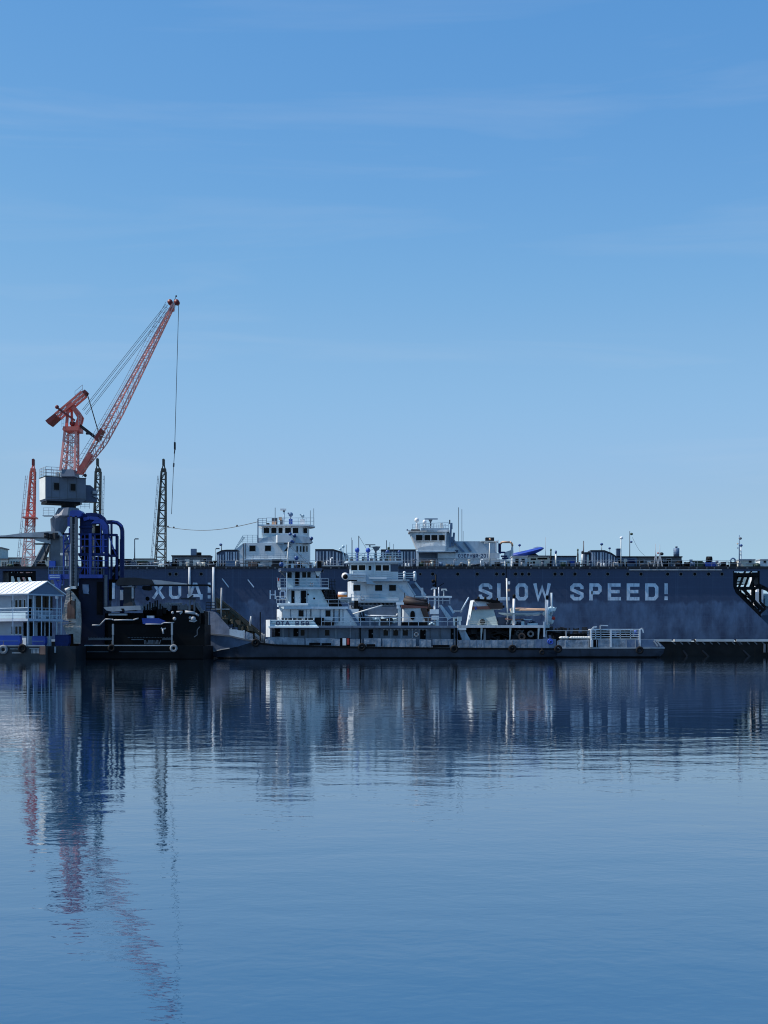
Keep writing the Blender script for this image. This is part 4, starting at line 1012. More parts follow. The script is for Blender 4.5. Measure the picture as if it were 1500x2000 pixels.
# far side of the bow plating
pts = [(F1.x(p_), 2 * YC - edge1(p_)) for p_ in (397, 402, 410, 425, 448)]
part(MB().wall(pts, [F1.z(sheer1(p_)) for p_ in (397, 402, 410, 425, 448)], [F1.z(q) for q in (1194, 1193.5, 1193.5, 1202, 1226)], .07), 'bow_bulwark', 'bow_grey', t1)
part(MB().box(F1.x(397) - .07, F1.x(397), YC - 3.2, YC + 3.2, F1.z(1237) + .01, F1.z(1194)), 'push_plate', 'bow_grey', t1)
g = MB().bar((F1.x(397.3), YC - 3.25, F1.z(1238)), (F1.x(397), YC - 3.25, F1.z(1192)), .12)
g.bar((F1.x(406), edge1(406) - .05, F1.z(1238)), (F1.x(406), edge1(406) - .05, F1.z(1194)), .08)
part(g, 'stem_bar', 'light_steel', t1)
g = MB(); P = [(F1.x(p_), edge1(p_) - .08, F1.z(sheer1(p_))) for p_ in (397, 402, 410, 425, 448, 470, 494, 520)]
g.line(P, .13); part(g, 'rubbing_strake', 'mid_steel', t1)
HB = [(397, 3.2, 2.6), (402, 3.35, 2.7), (410, 3.55, 2.85), (425, 3.85, 3.2), (448, 4.15, 3.7), (480, 4.4, 4.1), (520, 4.5, 4.2)]
def skin(px, z):                                     # outer y of the bow plating at height z
    for (a, h0, w0), (b_, h1, w1) in zip(HB[:-1], HB[1:]):
        if px <= b_:
            f = (px - a) / (b_ - a); hb = h0 + (h1 - h0) * f; hw_ = w0 + (w1 - w0) * f; break
    zd = F1.z(sheer1(px)); f = max(0, min(1, (z - .15) / (zd - .15)))
    return YC - (hw_ + (hb - hw_) * f) - .05
vs_ = []; fs_ = []
BT = [(397.5, 1253), (402, 1262), (410, 1271), (417, 1272), (432, 1268.5), (448, 1266), (464, 1263), (480, 1258), (492, 1254.5)]
for px, bt in BT:
    for q in range(4):
        z_ = F1.z(sheer1(px) + .4) + (F1.z(bt) - F1.z(sheer1(px) + .4)) * q / 3
        vs_.append((F1.x(px), skin(px, z_), z_))
for i in range(len(BT) - 1):
    for q in range(3): fs_.append((4 * i + q, 4 * i + q + 1, 4 * i + 5 + q, 4 * i + 4 + q))
part(MB().add(vs_, fs_), 'bow_plating', 'bow_grey', t1)
part(MB().line([(F1.x(px), skin(px, F1.z(bt)) - .02, F1.z(bt)) for px, bt in BT[2:6]], .07), 'knuckle', 'light_steel', t1)
g = MB(); P = [(F1.x(p_), edge1(p_) - .10, F1.z(sheer1(p_)) - .12) for p_ in range(500, 1093, 37)]
g.line(P, .16); part(g, 'fender_beam', 'black_steel', t1)
bulwark([(448, 1229), (462, 1229.5), (466, 1231), (476, 1232)], t1, 'tug_white')
bulwark([(480, 1233), (494, 1238)], t1, 'bulwark_grey')
part(MB().pb(F1, 449, 451, 1226, 1243, .9, .25).pb(F1, 474.5, 477, 1231, 1249, .6, .25), 'bulwark_post', 'bright_trim', t1)
bulwark([(517, 1258), (524, 1244.5), (560, 1244.5), (594, 1247)], t1, 'bulwark_grey')
bulwark([(597, 1246), (640, 1246), (664, 1248.5)], t1, 'bulwark_grey')
bulwark([(684, 1248.5), (703, 1248)], t1, 'bulwark_grey')
bulwark([(711, 1247), (740, 1246.5), (744, 1247)], t1, 'bulwark_grey'); bulwark([(747, 1247), (812, 1247.5)], t1, 'bulwark_grey')
bulwark([(820, 1248), (842, 1250)], t1, 'bulwark_grey'); bulwark([(845, 1248.5), (884, 1248.5)], t1, 'bulwark_grey')
bulwark([(897, 1251.5), (905, 1249.8), (940, 1250)], t1, 'bulwark_grey'); bulwark([(941, 1250.5), (1000, 1249.5), (1046, 1249)], t1, 'bulwark_grey')
bulwark([(1046, 1248.6), (1070, 1247.5), (1086, 1248.5)], t1, 'bow_grey')
g = MB()
for i in range(40):
    px = 525 + i * 14
    if 664 < px < 684: continue
    yy = edge1(px) - .02; g.bar((F1.x(px), yy + .03, F1.z(sheer1(px))), (F1.x(px + random.uniform(-1, 1)), yy + .03, F1.z(1249)), .05)
part(g, 'bulwark_stay', 'tug_grey', t1)
for i, (a, b_) in enumerate(((604, 626), (628, 647), (716, 733), (845, 878))):    # freeing ports
    part(MB().box(F1.x(a), F1.x(b_), edge1(a) - .05, edge1(a) + .02, F1.z(sheer1(a) - .4), F1.z(sheer1(a) - 5)), 'freeing_port', 'black_void', t1)
part(MB().box(F1.x(664), F1.x(684), edge1(670) + .5, edge1(670) + .6, F1.z(1262), F1.z(1246)), 'gate', 'black_void', t1)

def storey(a, c, t, b, dy, dep, m, root, nm='deckhouse', side='l', bulge=.8, F=F1, right=None):
    pl = bowed(F, a, c, dy, dep, bulge, side)
    return part(MB().plan(pl, F.z(b), F.z(t)), nm, m, root)
def slab(F, a, c, t, b, dy, dep, m, root, nm='deck', bulge=.8, side='l'):
    return part(MB().plan(bowed(F, a, c, dy, dep, bulge, side), F.z(b), F.z(t)), nm, m, root)
# storey 1
storey(526, 891, 1226, 1262, 1.3, 6, 'tug_grey', t1)
part(MB().plan([(F1.x(516.5), F1.Y + 3.2), (F1.x(517.5), F1.Y + 1.6), (F1.x(519.5), F1.Y + .7), (F1.x(523), F1.Y + .05), (F1.x(527.5), F1.Y - .36), (F1.x(528.5), F1.Y + .3), (F1.x(526), F1.Y + 1.2), (F1.x(524), F1.Y + 3.2)], F1.z(1244), F1.z(1210.5)), 'front_pillar', 'white_paint', t1)
slab(F1, 527, 893, 1222.5, 1226, .05, 8.5, 'dark_steel', t1, bulge=1.2)
part(MB().box(F1.x(622), F1.x(893), F1.Y, F1.Y + .045, F1.z(1226), F1.z(1222)), 'deck_edge', 'tug_grey', t1)
for a, c, t, b in ((536, 545.5, 1227.5, 1243), (572, 582, 1227.5, 1243), (719.6, 728.5, 1229, 1246), (821, 832, 1230, 1249), (881, 887, 1228, 1248)): door(F1, a, c, t, b, 1.3, t1)
for a, c in ((586, 594), (634, 643), (749, 758), (768, 778), (787, 797)): win(F1, a, c, 1230, 1241.5, 1.3, t1, 'tug_grey')
for px in (551, 562, 600, 620, 655, 683, 700, 740, 763, 783, 805, 840, 860): part(MB().pb(F1, px, px + 1.2, 1227, 1246, 1.2, .1), 'pipe', 'tug_white' if px % 2 else 'mid_steel', t1)
g = MB()
for px in range(748, 836, 7): g.pb(F1, px, px + 3, 1229.6, 1230.6, .9, .2)
part(g, 'lamp_row', 'crane_white', t1)
# wing with the tug's name, leaning outwards
def lean(F, pts, y_top, y_bot, zt, zb, t=.08):
    vs = []
    for px, py in pts:
        f_ = (F.z(py) - zb) / (zt - zb); vs.append((F.x(px), y_bot + (y_top - y_bot) * f_, F.z(py)))
    n = len(vs); vs2 = [(a, b_ + t, c) for a, b_, c in vs]
    fs = [tuple(range(n)), tuple(range(2 * n - 1, n - 1, -1))] + [(i, i + n, (i + 1) % n + n, (i + 1) % n) for i in range(n)]
    return MB().add(vs + vs2, fs)
nb = part(lean(F1, [(525, 1211), (611, 1211.5), (622, 1224.5), (525, 1225)], F1.Y + .35, F1.Y - .35, F1.z(1211), F1.z(1225)), 'name_board', 'cyan_white', t1)
part(MB().bar((F1.x(526), F1.Y + .2, F1.z(1211.5)), (F1.x(612), F1.Y + .2, F1.z(1212)), .10), 'cap_rail', 'bright_trim', t1)
part(MB().bar((F1.x(525), F1.Y - .4, F1.z(1224.6)), (F1.x(623), F1.Y - .4, F1.z(1225)), .12), 'lower_rail', 'bright_trim', t1)
part(MB().bar((F1.x(530), F1.Y - .08, F1.z(1216.5)), (F1.x(616), F1.Y - .08, F1.z(1217)), .10), 'stripe', 'cyan_white', t1)
g = MB()
for ch, a, c in (('О', 539.5, 547), ('Т', 549, 555.5), ('А', 557.5, 566), ('9', 577, 584), ('5', 588, 595), ('8', 597, 604)):
    glyph(g, ch, F1.x(a), F1.x(c), F1.z(1221.5), F1.z(1213), .15, F1.Y - .36)
part(g, 'lettering', 'letter_navy', t1)
# storey 2
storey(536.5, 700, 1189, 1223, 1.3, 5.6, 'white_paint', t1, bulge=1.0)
part(MB().prism(F1.poly([(676, 1190), (683, 1190), (706, 1222.5), (699, 1222.5)]), F1.Y + 1.15, F1.Y + 1.29), 'rear_brace', 'stair_blue', t1)
slab(F1, 541, 680, 1184.5, 1189, .6, 6.8, 'tug_white', t1, bulge=1.0)
for a, c in ((582, 592), (635, 645)): win(F1, a, c, 1191.5, 1204, 1.3, t1)
for px in (605, 661, 650): part(MB().pb(F1, px, px + 2.2, 1190, 1214, 1.18, .13), 'pipe', 'mid_steel', t1)
door(F1, 653, 660, 1193, 1217, 1.3, t1, 'tug_white')
part(MB().pb(F1, 548, 612, 1207.5, 1212, .5, .7), 'bench', 'black_steel', t1)
part(MB().pb(F1, 615, 632, 1206, 1220, .5, .7).pb(F1, 634, 652, 1212, 1221, .5, .6), 'deck_gear', 'black_steel', t1)
part(MB().wall([(F1.x(539), F1.Y + 4), (F1.x(539.5), F1.Y + 1.6), (F1.x(543), F1.Y + .7), (F1.x(548), F1.Y + .58), (F1.x(601), F1.Y + .58)], [F1.z(1184.6)] * 5, [F1.z(1178)] * 5, .06), 'bulwark', 'tug_white', t1)
part(MB().bar((F1.x(541), F1.Y + .55, F1.z(1181)), (F1.x(601), F1.Y + .55, F1.z(1180.5)), .13), 'cap_rail', 'bright_trim', t1)
# storey 3
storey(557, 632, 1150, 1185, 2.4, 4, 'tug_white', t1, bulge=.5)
part(MB().prism(F1.poly([(600, 1150), (630, 1150), (641, 1184), (600, 1184)]), F1.Y + 2.25, F1.Y + 2.38), 'side_panel', 'cyan_white', t1)
for a, c, mm in ((567, 573, 'black_void'), (574.5, 584, 'white_paint'), (586, 596, 'black_void')): door(F1, a, c, 1152.5, 1181, 2.38, t1, mm)
o = MB()
for px in (634, 656): o.bar(F1.p(px - 6, 1151, 2.2), F1.p(px + 10, 1184, 2.2), .16)
for q in range(10): o.bar(F1.p(628 + 1.6 * q, 1152 + 3.2 * q, 2.2), F1.p(651 + 1.5 * q, 1152 + 3.2 * q, 2.2), .11)
o.pp(F1, [(633, 1151), (648, 1151), (664, 1184), (646, 1184)], 2.8, .5)
part(o, 'stair', 'black_steel', t1)
g = MB(); 
for q in range(7): x_ = 634 + q * 3.4; g.bar(F1.p(x_, 1172, 1.8), F1.p(x_ - 2 + random.uniform(-2, 2), 1130 + random.uniform(-2, 10), 1.8), .055)
for q in range(7): g.bar(F1.p(631, 1134 + q * 6, 1.85), F1.p(655, 1135 + q * 6.5, 1.85), .05)
part(g, 'rigging', 'dark_steel', t1)
slab(F1, 539, 641, 1146.5, 1150, 1.4, 5.5, 'tug_white', t1, bulge=.6)
part(MB().pb(F1, 558.2, 560, 1118, 1180, .9, .15), 'mast_support', 'bright_trim', t1)
part(MB().pb(F1, 557, 561, 1168, 1179, .7, .7), 'vent', 'crane_white', t1)
# wheelhouse
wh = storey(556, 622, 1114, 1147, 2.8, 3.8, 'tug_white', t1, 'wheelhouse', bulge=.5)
part(MB().prism(F1.poly([(583, 1128), (614, 1127), (625, 1146), (583, 1146)]), F1.Y + 2.68, F1.Y + 2.78), 'side_panel', 'cyan_white', t1)
part(MB().prism(F1.poly([(556, 1130), (571, 1129), (571, 1146), (556, 1146)]), F1.Y + 2.68, F1.Y + 2.78), 'side_panel', 'cyan_white', t1)
for a, c, t, b in ((557.5, 567.5, 1115.5, 1127), (588, 596, 1115.5, 1126.5), (598, 605, 1115.5, 1126.5), (615, 621, 1115.5, 1127)): win(F1, a, c, t, b, 2.78, t1, t=.06)
door(F1, 574, 583, 1115.5, 1142, 2.78, t1)
slab(F1, 539.5, 627.6, 1108.5, 1114.5, 1.5, 5.2, 'navy_panel', t1, 'roof', bulge=.6)
part(MB().bar(F1.p(545, 1114, 1.8), F1.p(556, 1125, 2.6), .12), 'roof_strut', 'mid_steel', t1)
part(MB().prism(F1.poly([(614, 1114.5), (626, 1114.5), (621, 1124), (618, 1124)]), F1.Y + 1.8, F1.Y + 2.5), 'loudspeaker', 'crane_white', t1)
g = MB(); ya = F1.Y + 1.5
g.rail([(F1.x(539.5), ya, F1.z(1146)), (F1.x(641), ya, F1.z(1146))], F1.z(1129) - F1.z(1146), 3, 1.0, .03)
g.rail([(F1.x(553), ya, F1.z(1108.5)), (F1.x(618), ya, F1.z(1108.5))], F1.z(1094) - F1.z(1108.5), 2, 1.1, .035)
g.rail([(F1.x(539.5), ya + 3, F1.z(1146)), (F1.x(539.5), ya, F1.z(1146))], F1.z(1127) - F1.z(1146), 3, 1.0, .03)
part(g, 'guard_rail', 'tug_white', t1)
g = MB(); ya = F1.Y + .65
g.rail([(F1.x(602), ya, F1.z(1184.5)), (F1.x(680), ya, F1.z(1184.5))], F1.z(1171) - F1.z(1184.5), 2, 1.5, .035)
g.rail([(F1.x(538), ya + 1, F1.z(1178)), (F1.x(558), ya, F1.z(1178))], F1.z(1164) - F1.z(1178), 2, .6, .03)
ya = F1.Y + .12
g.rail([(F1.x(550), ya + .3, F1.z(1211.5)), (F1.x(614), ya + .3, F1.z(1211.5))], .45, 1, 1.35, .035)
g.rail([(F1.x(628), ya, F1.z(1222.5)), (F1.x(893), ya, F1.z(1222.5))], F1.z(1206) - F1.z(1222.5), 2, 1.38, .04)
part(g, 'guard_rail', 'tug_white', t1)
part(MB().pb(F1, 540, 545, 1130, 1146, 2.0, .8), 'switch_box', 'white_paint', t1)
part(MB().pb(F1, 541, 544, 1128, 1134, 1.4, .2), 'signal_flag', 'red_paint', t1)
part(MB().bar(F1.p(546, 1105, 2), F1.p(547, 1100, 2), .06).sphere(F1.p(547.5, 1101, 2), .36, 10, 7), 'searchlight', 'lamp_blue', t1)
part(MB().bar(F1.p(577, 1108, 2.4), F1.p(577, 1092, 2.4), .06).sphere(F1.p(577, 1088, 2.4), .33, 10, 7), 'signal_lamp', 'lamp_blue', t1)
part(MB().bar(F1.p(584, 1101.5, 1.9), F1.p(584, 1101.5, 2.3), .33, 14), 'speaker_horn', 'black_steel', t1)
for a, b_, t_ in ((566, 571, 1099), (607, 610, 1098), (594, 602, 1102)): part(MB().pb(F1, a, b_, t_, 1108.5, 2.6, .6), 'roof_box', 'cyan_white', t1)
mt = part(MB().bar(F1.p(558.5, 1108, 2.8), F1.p(561, 1056, 2.8), .13, 8, .09), 'mast', 'crane_white', t1)
part(MB().bar(F1.p(552, 1059, 2.8), F1.p(571, 1056.5, 2.8), .06).bar(F1.p(556, 1066, 2.8), F1.p(566, 1065, 2.8), .05), 'yard', 'dark_steel', mt)
part(MB().sphere(F1.p(567, 1054, 2.8), .22, 8, 6).sphere(F1.p(570.5, 1056, 2.8), .20, 8, 6), 'mast_light', 'lamp_blue', mt)
part(MB().pb(F1, 617, 626, 1094, 1108, 2.6, .8).bar(F1.p(621, 1108, 2.2), F1.p(629, 1114, 2.0), .2), 'ventilator', 'black_steel', t1)
for q, (px, t_, b_) in enumerate(((549, 1190, 1211), (566, 1190, 1208), (597, 1190, 1209), (624, 1190, 1206), (652, 1190, 1216), (669, 1190, 1216))):
    part(MB().pb(F1, px, px + .9, t_, b_, 1.2, .1), 'wall_pipe', 'tug_grey', t1)
g = MB()
for px in (543, 549, 555, 562, 571, 580, 590, 601, 612): g.bar(F1.p(px, 1211, .3), F1.p(px, 1207, .3), .05)
g.rail([F1.p(541, 1211, 2.6), F1.p(541, 1211, .6), F1.p(612, 1211, .5)], F1.z(1205) - F1.z(1211), 1, 1.4, .035)
part(g, 'name_rail', 'bright_trim', t1)
for a_, b_ in (((561, 1057), (640, 1146)), ((561, 1060), (541, 1146)), ((561, 1064), (617, 1108))):
    part(MB().bar(F1.p(*a_, 2.8), F1.p(*b_, 2.0), .022), 'stay_wire', 'rope', t1)
for px, py in ((600, 1160), (612, 1168)): part(MB().bar(F1.p(px, py, 2.2), F1.p(px, py, 2.3), .14, 10), 'porthole', 'black_void', t1)
lifering(F1, 607, 1140, 2.6, 'life ring on the wheelhouse side panel of the front tug', .28)
# boat deck aft: funnel, exhaust, posts, davit
fn = part(MB().loft([[F1.p(785.6, 1214.5, 3.6), F1.p(788.5, 1214.5, 2.6), F1.p(835, 1214.5, 2.4), F1.p(838, 1214.5, 6.4), F1.p(788, 1214.5, 6.4)], [F1.p(786, 1189, 3.6), F1.p(790, 1187, 2.6), F1.p(823, 1187, 2.4), F1.p(826, 1187, 6.2), F1.p(790, 1187, 6.2)]]), 'funnel', 'worn_white', t1)
part(MB().loft([[F1.p(785, 1222, 2.3), F1.p(838, 1222, 2.3), F1.p(838, 1222, 6.5), F1.p(785, 1222, 6.5)], [F1.p(785, 1214.6, 2.3), F1.p(838, 1214.6, 2.3), F1.p(838, 1214.6, 6.5), F1.p(785, 1214.6, 6.5)]]), 'funnel_base', 'black_steel', t1)
pts = [(F1.x(806.5) + 4.6 * F1.k * math.cos(q * math.pi / 8), F1.z(1201) + 8.8 * F1.k * (abs(math.sin(q * math.pi / 8)) ** .7) * (1 if math.sin(q * math.pi / 8) > 0 else -1)) for q in range(16)]
part(MB().prism(pts, F1.Y + 2.3, F1.Y + 2.7), 'funnel_port', 'black_void', fn)
part(MB().pp(F1, [(822, 1188), (833, 1186), (843, 1214), (832, 1214)], 2.2, 4.0), 'exhaust_casing', 'exhaust_brown', t1)
g = MB()
g.bar(F1.p(788, 1172, 3), F1.p(836, 1182, 3), .5, 8); g.bar(F1.p(792, 1167, 3.6), F1.p(822, 1174, 3.6), .42, 8); g.bar(F1.p(806, 1171, 4), F1.p(836, 1174, 4), .38, 8)
g.bar(F1.p(834, 1179, 3.2), F1.p(841, 1192, 3.2), .5, 8); g.bar(F1.p(791, 1156, 3), F1.p(791, 1170, 3), .07)
part(g, 'exhaust_pipe', 'exhaust_brown', t1)
part(MB().pp(F1, [(784, 1180), (836, 1184), (836, 1188), (824, 1187), (786, 1187)], 2.3, 3.8), 'funnel_cap', 'funnel_red', t1)
part(MB().pb(F1, 777.5, 783, 1186, 1222, 1.6, .4), 'post', 'crane_white', t1)
part(MB().pb(F1, 774, 789, 1176, 1180.5, 1.3, .8).pb(F1, 775, 781, 1180.5, 1188, 1.5, .6), 'post_head', 'white_paint', t1)
part(MB().bar(F1.p(689, 1199, .6), F1.p(747, 1182, .6), .10, 6), 'boom', 'crane_white', t1)
g = MB(); g.pb(F1, 718, 776, 1184, 1200, 3.5, .6); part(g, 'engine_casing', 'tug_grey', t1)
part(MB().line([F1.p(712, 1200, 2.2), F1.p(716, 1202, 2.2), F1.p(774, 1202.5, 2.2), F1.p(777, 1198, 2.2)], .12, 6), 'handrail_pipe', 'worn_white', t1)
g = MB()
for q in range(16): g.lump(F1.p(random.uniform(722, 772), random.uniform(1207, 1217), 2.5 + random.random()), random.uniform(.15, .42))
part(g, 'covered_gear', 'cyan_white', t1)
part(MB().pb(F1, 743, 755, 1208, 1221, 2.0, 1.0).pb(F1, 757, 766, 1206, 1219, 2.2, 1.0), 'deck_box', 'dark_steel', t1)
g = MB()
for q in range(10): g.lump(F1.p(690 + random.uniform(-2, 18), 1196 + random.uniform(-10, 18), 2.4 + random.random()), random.uniform(.25, .5))
for q in range(5): g.bar(F1.p(686 + q * 5, 1182, 2.0), F1.p(692 + q * 5, 1212, 2.0), .09)
g.pb(F1, 691, 699, 1172, 1188, 2.4, .7)
part(g, 'deck_winch', 'black_steel', t1)
g = MB(); g.bar(F1.p(850, 1222, 2.4), F1.p(850, 1150, 2.4), .14, 8); g.bar(F1.p(858, 1186, 2.4), F1.p(858, 1146, 2.4), .09, 6)
g.line([F1.p(843, 1150.5, 2.4), F1.p(846, 1147.5, 2.4), F1.p(854, 1147.5, 2.4)], .11)
part(g, 'davit_post', 'worn_white', t1)
part(MB().bar(F1.p(868, 1163, 2.4), F1.p(868, 1152, 2.4), .08).pp(F1, [(863, 1152), (864, 1148.5), (873, 1148.5), (875, 1152), (872.5, 1153), (871, 1150.8), (866, 1150.8), (865, 1153.5)], 2.2, .4), 'deck_lamp', 'crane_white', t1)
part(MB().pb(F1, 835, 884, 1163, 1166.5, 2.0, 1.5), 'light_platform', 'worn_white', t1)
part(MB().rail([F1.p(838, 1179, 2), F1.p(880, 1179, 2)], F1.z(1166) - F1.z(1179), 2, 1.0, .04), 'guard_rail', 'tug_white', t1)
part(MB().pb(F1, 840.5, 858, 1189.5, 1199, 1.6, .9).pb(F1, 844, 858, 1202, 1210, 1.6, .7), 'locker', 'white_paint', t1)
part(MB().pp(F1, [(858, 1181), (864, 1181), (884, 1206), (876, 1211)], 2.2, .2).pp(F1, [(876, 1182), (881, 1182), (890, 1196), (886, 1198)], 2.4, .2), 'sloping_rail', 'tug_white', t1)
part(MB().pp(F1, [(863, 1184), (878, 1184), (889, 1197), (884, 1206)], 2.5, .5), 'sloping_panel', 'stair_blue', t1)
part(MB().line([F1.p(840, 1221, 1.8), F1.p(842, 1217, 1.8), F1.p(847, 1217, 1.8), F1.p(849, 1221, 1.8)], .18, 6).pb(F1, 852, 858, 1210, 1222, 1.7, .5), 'ventilator', 'cyan_white', t1)
part(MB().pb(F1, 702, 705, 1226, 1262, .35, .25).pb(F1, 889.5, 893, 1208, 1268, .3, .3), 'fender_post', 'black_steel', t1)
part(MB().pp(F1, [(896, 1226), (908, 1226), (921, 1250), (905, 1250)], 2.6, 1.5), 'aft_slope', 'tug_white', t1)
part(MB().pb(F1, 895, 912, 1226, 1230.5, 2.0, 2.0), 'aft_cap', 'bright_trim', t1)
part(MB().bar(F1.p(506, 1252, 2), F1.p(506, 1195, 2), .09), 'bow_mast', 'black_steel', t1)
part(MB().bar(F1.p(428, 1206, 2.2), F1.p(429.5, 1147, 2.2), .14, 6).bar(F1.p(408, 1189, 2.2), F1.p(445, 1189, 2.2), .09), 'bow_post', 'light_steel', t1)
part(MB().bar(F1.p(485.5, 1222, 2), F1.p(488, 1203, 2), .14, 6), 'bow_post', 'light_steel', t1)
g = MB()
for px, py in ((497, 1240), (503, 1243), (507, 1240), (512, 1242), (500, 1236)): g.bar(F1.p(px, 1254, 2.5), F1.p(px, py - 4, 2.5), .22, 8)
part(g, 'bollard', 'light_steel', t1)
# bow stair / boarding ramp rising to the bow
g = MB()
for dy in (2.5, 6.0):
    g.bar(F1.p(418, 1168, dy), F1.p(506, 1240, dy), .26); g.bar(F1.p(420, 1192, dy), F1.p(494, 1246, dy), .22)
    for q in range(9):
        a = F1.p(418 + q * 9.4, 1168 + q * 7.7, dy); b_ = F1.p(421 + q * 8, 1192 + q * 5.8, dy); g.bar(a, b_, .12)
        if q < 8: g.bar(a, F1.p(421 + (q + 1) * 8, 1192 + (q + 1) * 5.8, dy), .10)
part(g, 'boarding_ramp', 'green_brown', t1)
g = MB()
g.loft([[F1.p(419, 1170, 3), F1.p(419, 1170, 6), F1.p(421, 1191, 6), F1.p(421, 1191, 3)], [F1.p(500, 1237, 3), F1.p(500, 1237, 6), F1.p(492, 1244, 6), F1.p(492, 1244, 3)]])
for q in range(24): g.lump(F1.p(430 + q * 2.6 + random.uniform(-3, 3), 1196 + q * 1.7 + random.uniform(-4, 12), 2.4), random.uniform(.2, .5))
part(g, 'ramp_clutter', 'green_brown', t1)
g = MB(); g.rail([F1.p(400, 1194, 1.5), F1.p(418, 1194, 1.5)], F1.z(1176) - F1.z(1194), 3, .7, .05); part(g, 'bow_rail', 'dark_steel', t1)
lifering(F1, 813.5, 1239, 1.15, 'white and orange life ring on the front tug deckhouse wall')
o = thing('fire_locker', 'white locker with red edge standing in the bulwark gap of the front tug', 'locker', F1.p(674, 1262, .25))
part(MB().pb(F1, 669, 676, 1246.5, 1260.5, .1, .3), 'body', 'radar_white', o); part(MB().pb(F1, 677.5, 682, 1247, 1259, .1, .3), 'door', 'red_paint', o)
for px, py, lab in ((500, 1255.5, 'tyre fender at the bow end of the front tug bulwark, nearest the white name board'), (707, 1264, 'tyre fender under the black post amidships on the front tug'), (887, 1267.5, 'tyre fender under the tall black post aft of the front tug deckhouse'),
                    (1000.5, 1267, 'big tyre fender below the winches on the front tug quarter'), (1058, 1274, 'small low tyre hung near the stern of the front tug'), (1090, 1267.5, 'tyre fender at the extreme stern of the front tug')):
    tyre(F1, px, py, edge1(px) - F1.Y - .34, lab, .72 if px == 1058 else 1.12)
o = thing('mooring_rope', 'coiled blue rope hung on the stern bulwark of the front tug', 'rope', F1.p(1074, 1254, .2))
part(MB().torus(F1.p(1074, 1253, edge1(1074) - F1.Y - .1), .3, .12, 14, 6).torus(F1.p(1076, 1254, edge1(1074) - F1.Y - .15), .24, .1, 14, 6), 'coil', 'cover_blue', o)

# ---------------------------------------------------------------- rear tug
F2 = Fr(217.0); YC2 = 221.5
t2 = thing('rear_tug', 'white pusher tug moored behind the front one with lifeboat and rail cage aft', 'tugboat', (F2.x(950), YC2, 0))
hull(F2, [(610, .4, 1245, .2, .2), (640, 2.5, 1250, 1.6, -.4), (700, 4.3, 1262, 4.0, -1.2), (1270, 4.3, 1265.5, 4.1, -1.2), (1285, 4.2, 1265.5, 3.8, -.4), (1299, 4.0, 1265.5, 3.3, .6)], 'hull_dark', t2, YC2)
ef2 = lambda p_: YC2 - (4.3 if p_ < 1270 else 4.3 - .3 * (p_ - 1270) / 30)
sf2 = lambda p_: 1265.2
def bw2(seg, m): return bulwark(seg, t2, m, 'bulwark', ef2, sf2, F2)
bw2([(1088, 1252), (1095, 1249), (1120, 1249.5), (1152, 1249)], 'bulwark_grey'); bw2([(1168, 1249), (1222, 1249)], 'bulwark_grey'); bw2([(1222, 1249), (1241, 1249.5)], 'bow_grey')
bw2([(1241, 1249), (1277, 1249), (1290, 1256), (1298.5, 1264)], 'bow_grey'); bw2([(700, 1250), (900, 1250), (1086, 1250)], 'bulwark_grey')
part(MB().line([(F2.x(p_), ef2(p_) - .1, F2.z(1265.6)) for p_ in (700, 1000, 1270, 1299)], .10), 'rubbing_strake', 'light_steel', t2)
part(MB().bar(F2.p(1278, 1252, .1), F2.p(1285, 1262, .1), .13).bar(F2.p(1283, 1252, .1), F2.p(1291, 1262, .1), .13), 'stern_brace', 'light_steel', t2)
g = MB()
for px in (1104, 1150, 1158, 1165, 1223, 1241): g.pb(F2, px, px + 1, 1250, 1265, .1, .12)
part(g, 'bulwark_stay', 'light_steel', t2)
g = MB()
for q in range(12):
    px = 1098 + q * 4.8
    if 1112 < px < 1116 or 1122 < px < 1125: continue
    g.sphere(F2.p(px, 1245.5, .6), .36, 8, 5, (1.2, 1, .6))
part(g, 'covered_bollard', 'crane_white', t2)
g = MB(); yA = F2.Y + .3; yB = F2.Y + 5
zz = [F2.z(q) for q in (1248, 1243.5, 1239, 1234.5, 1229.5)]
for yy in (yA, yB):
    for q in zz: g.bar((F2.x(1154), yy, q), (F2.x(1252), yy, q), .07 if q < zz[-1] else .12)
    for px in (1154, 1164, 1174, 1193.5, 1212, 1232, 1249): g.bar((F2.x(px), yy, zz[0]), (F2.x(px), yy, zz[-1] + .05), .07)
for px in (1154, 1249): g.bar((F2.x(px), yA, zz[-1]), (F2.x(px), yB, zz[-1]), .1)
for px in (1155, 1193.5, 1250): g.bar((F2.x(px), yA - .1, F2.z(1264)), (F2.x(px), yA - .1, zz[-1]), .15)
g.line([F2.p(1155, 1231, .2), F2.p(1160, 1225, .2), F2.p(1166, 1224, .2)], .12); g.line([F2.p(1173, 1229, .2), F2.p(1173, 1221.5, .2), F2.p(1188, 1222, .2)], .09)
g.line([F2.p(1249, 1231, .2), F2.p(1255, 1227, .2), F2.p(1257, 1236, .2)], .1); g.bar(F2.p(1155, 1250, -.1), F2.p(1155, 1264, -.1), .2)
part(g, 'rail_cage', 'worn_white', t2)
g = MB()
for q in range(22): g.lump(F2.p(random.uniform(1162, 1240), random.uniform(1234, 1244), random.uniform(1.5, 4)), random.uniform(.2, .5))
g.pb(F2, 1160, 1246, 1244, 1262, 1, 6); g.pb(F2, 1090, 1150, 1238, 1262, 2, 5)
part(g, 'deck_gear', 'black_steel', t2)
g = MB(); g.rail([F2.p(1068, 1247, .8), F2.p(1152, 1247, .8)], F2.z(1231.5) - F2.z(1247), 1, 6, .06)
g.bar(F2.p(1106.5, 1247, .5), F2.p(1106.5, 1232, .5), .1); part(g, 'aft_rail', 'light_steel', t2)
g = MB()
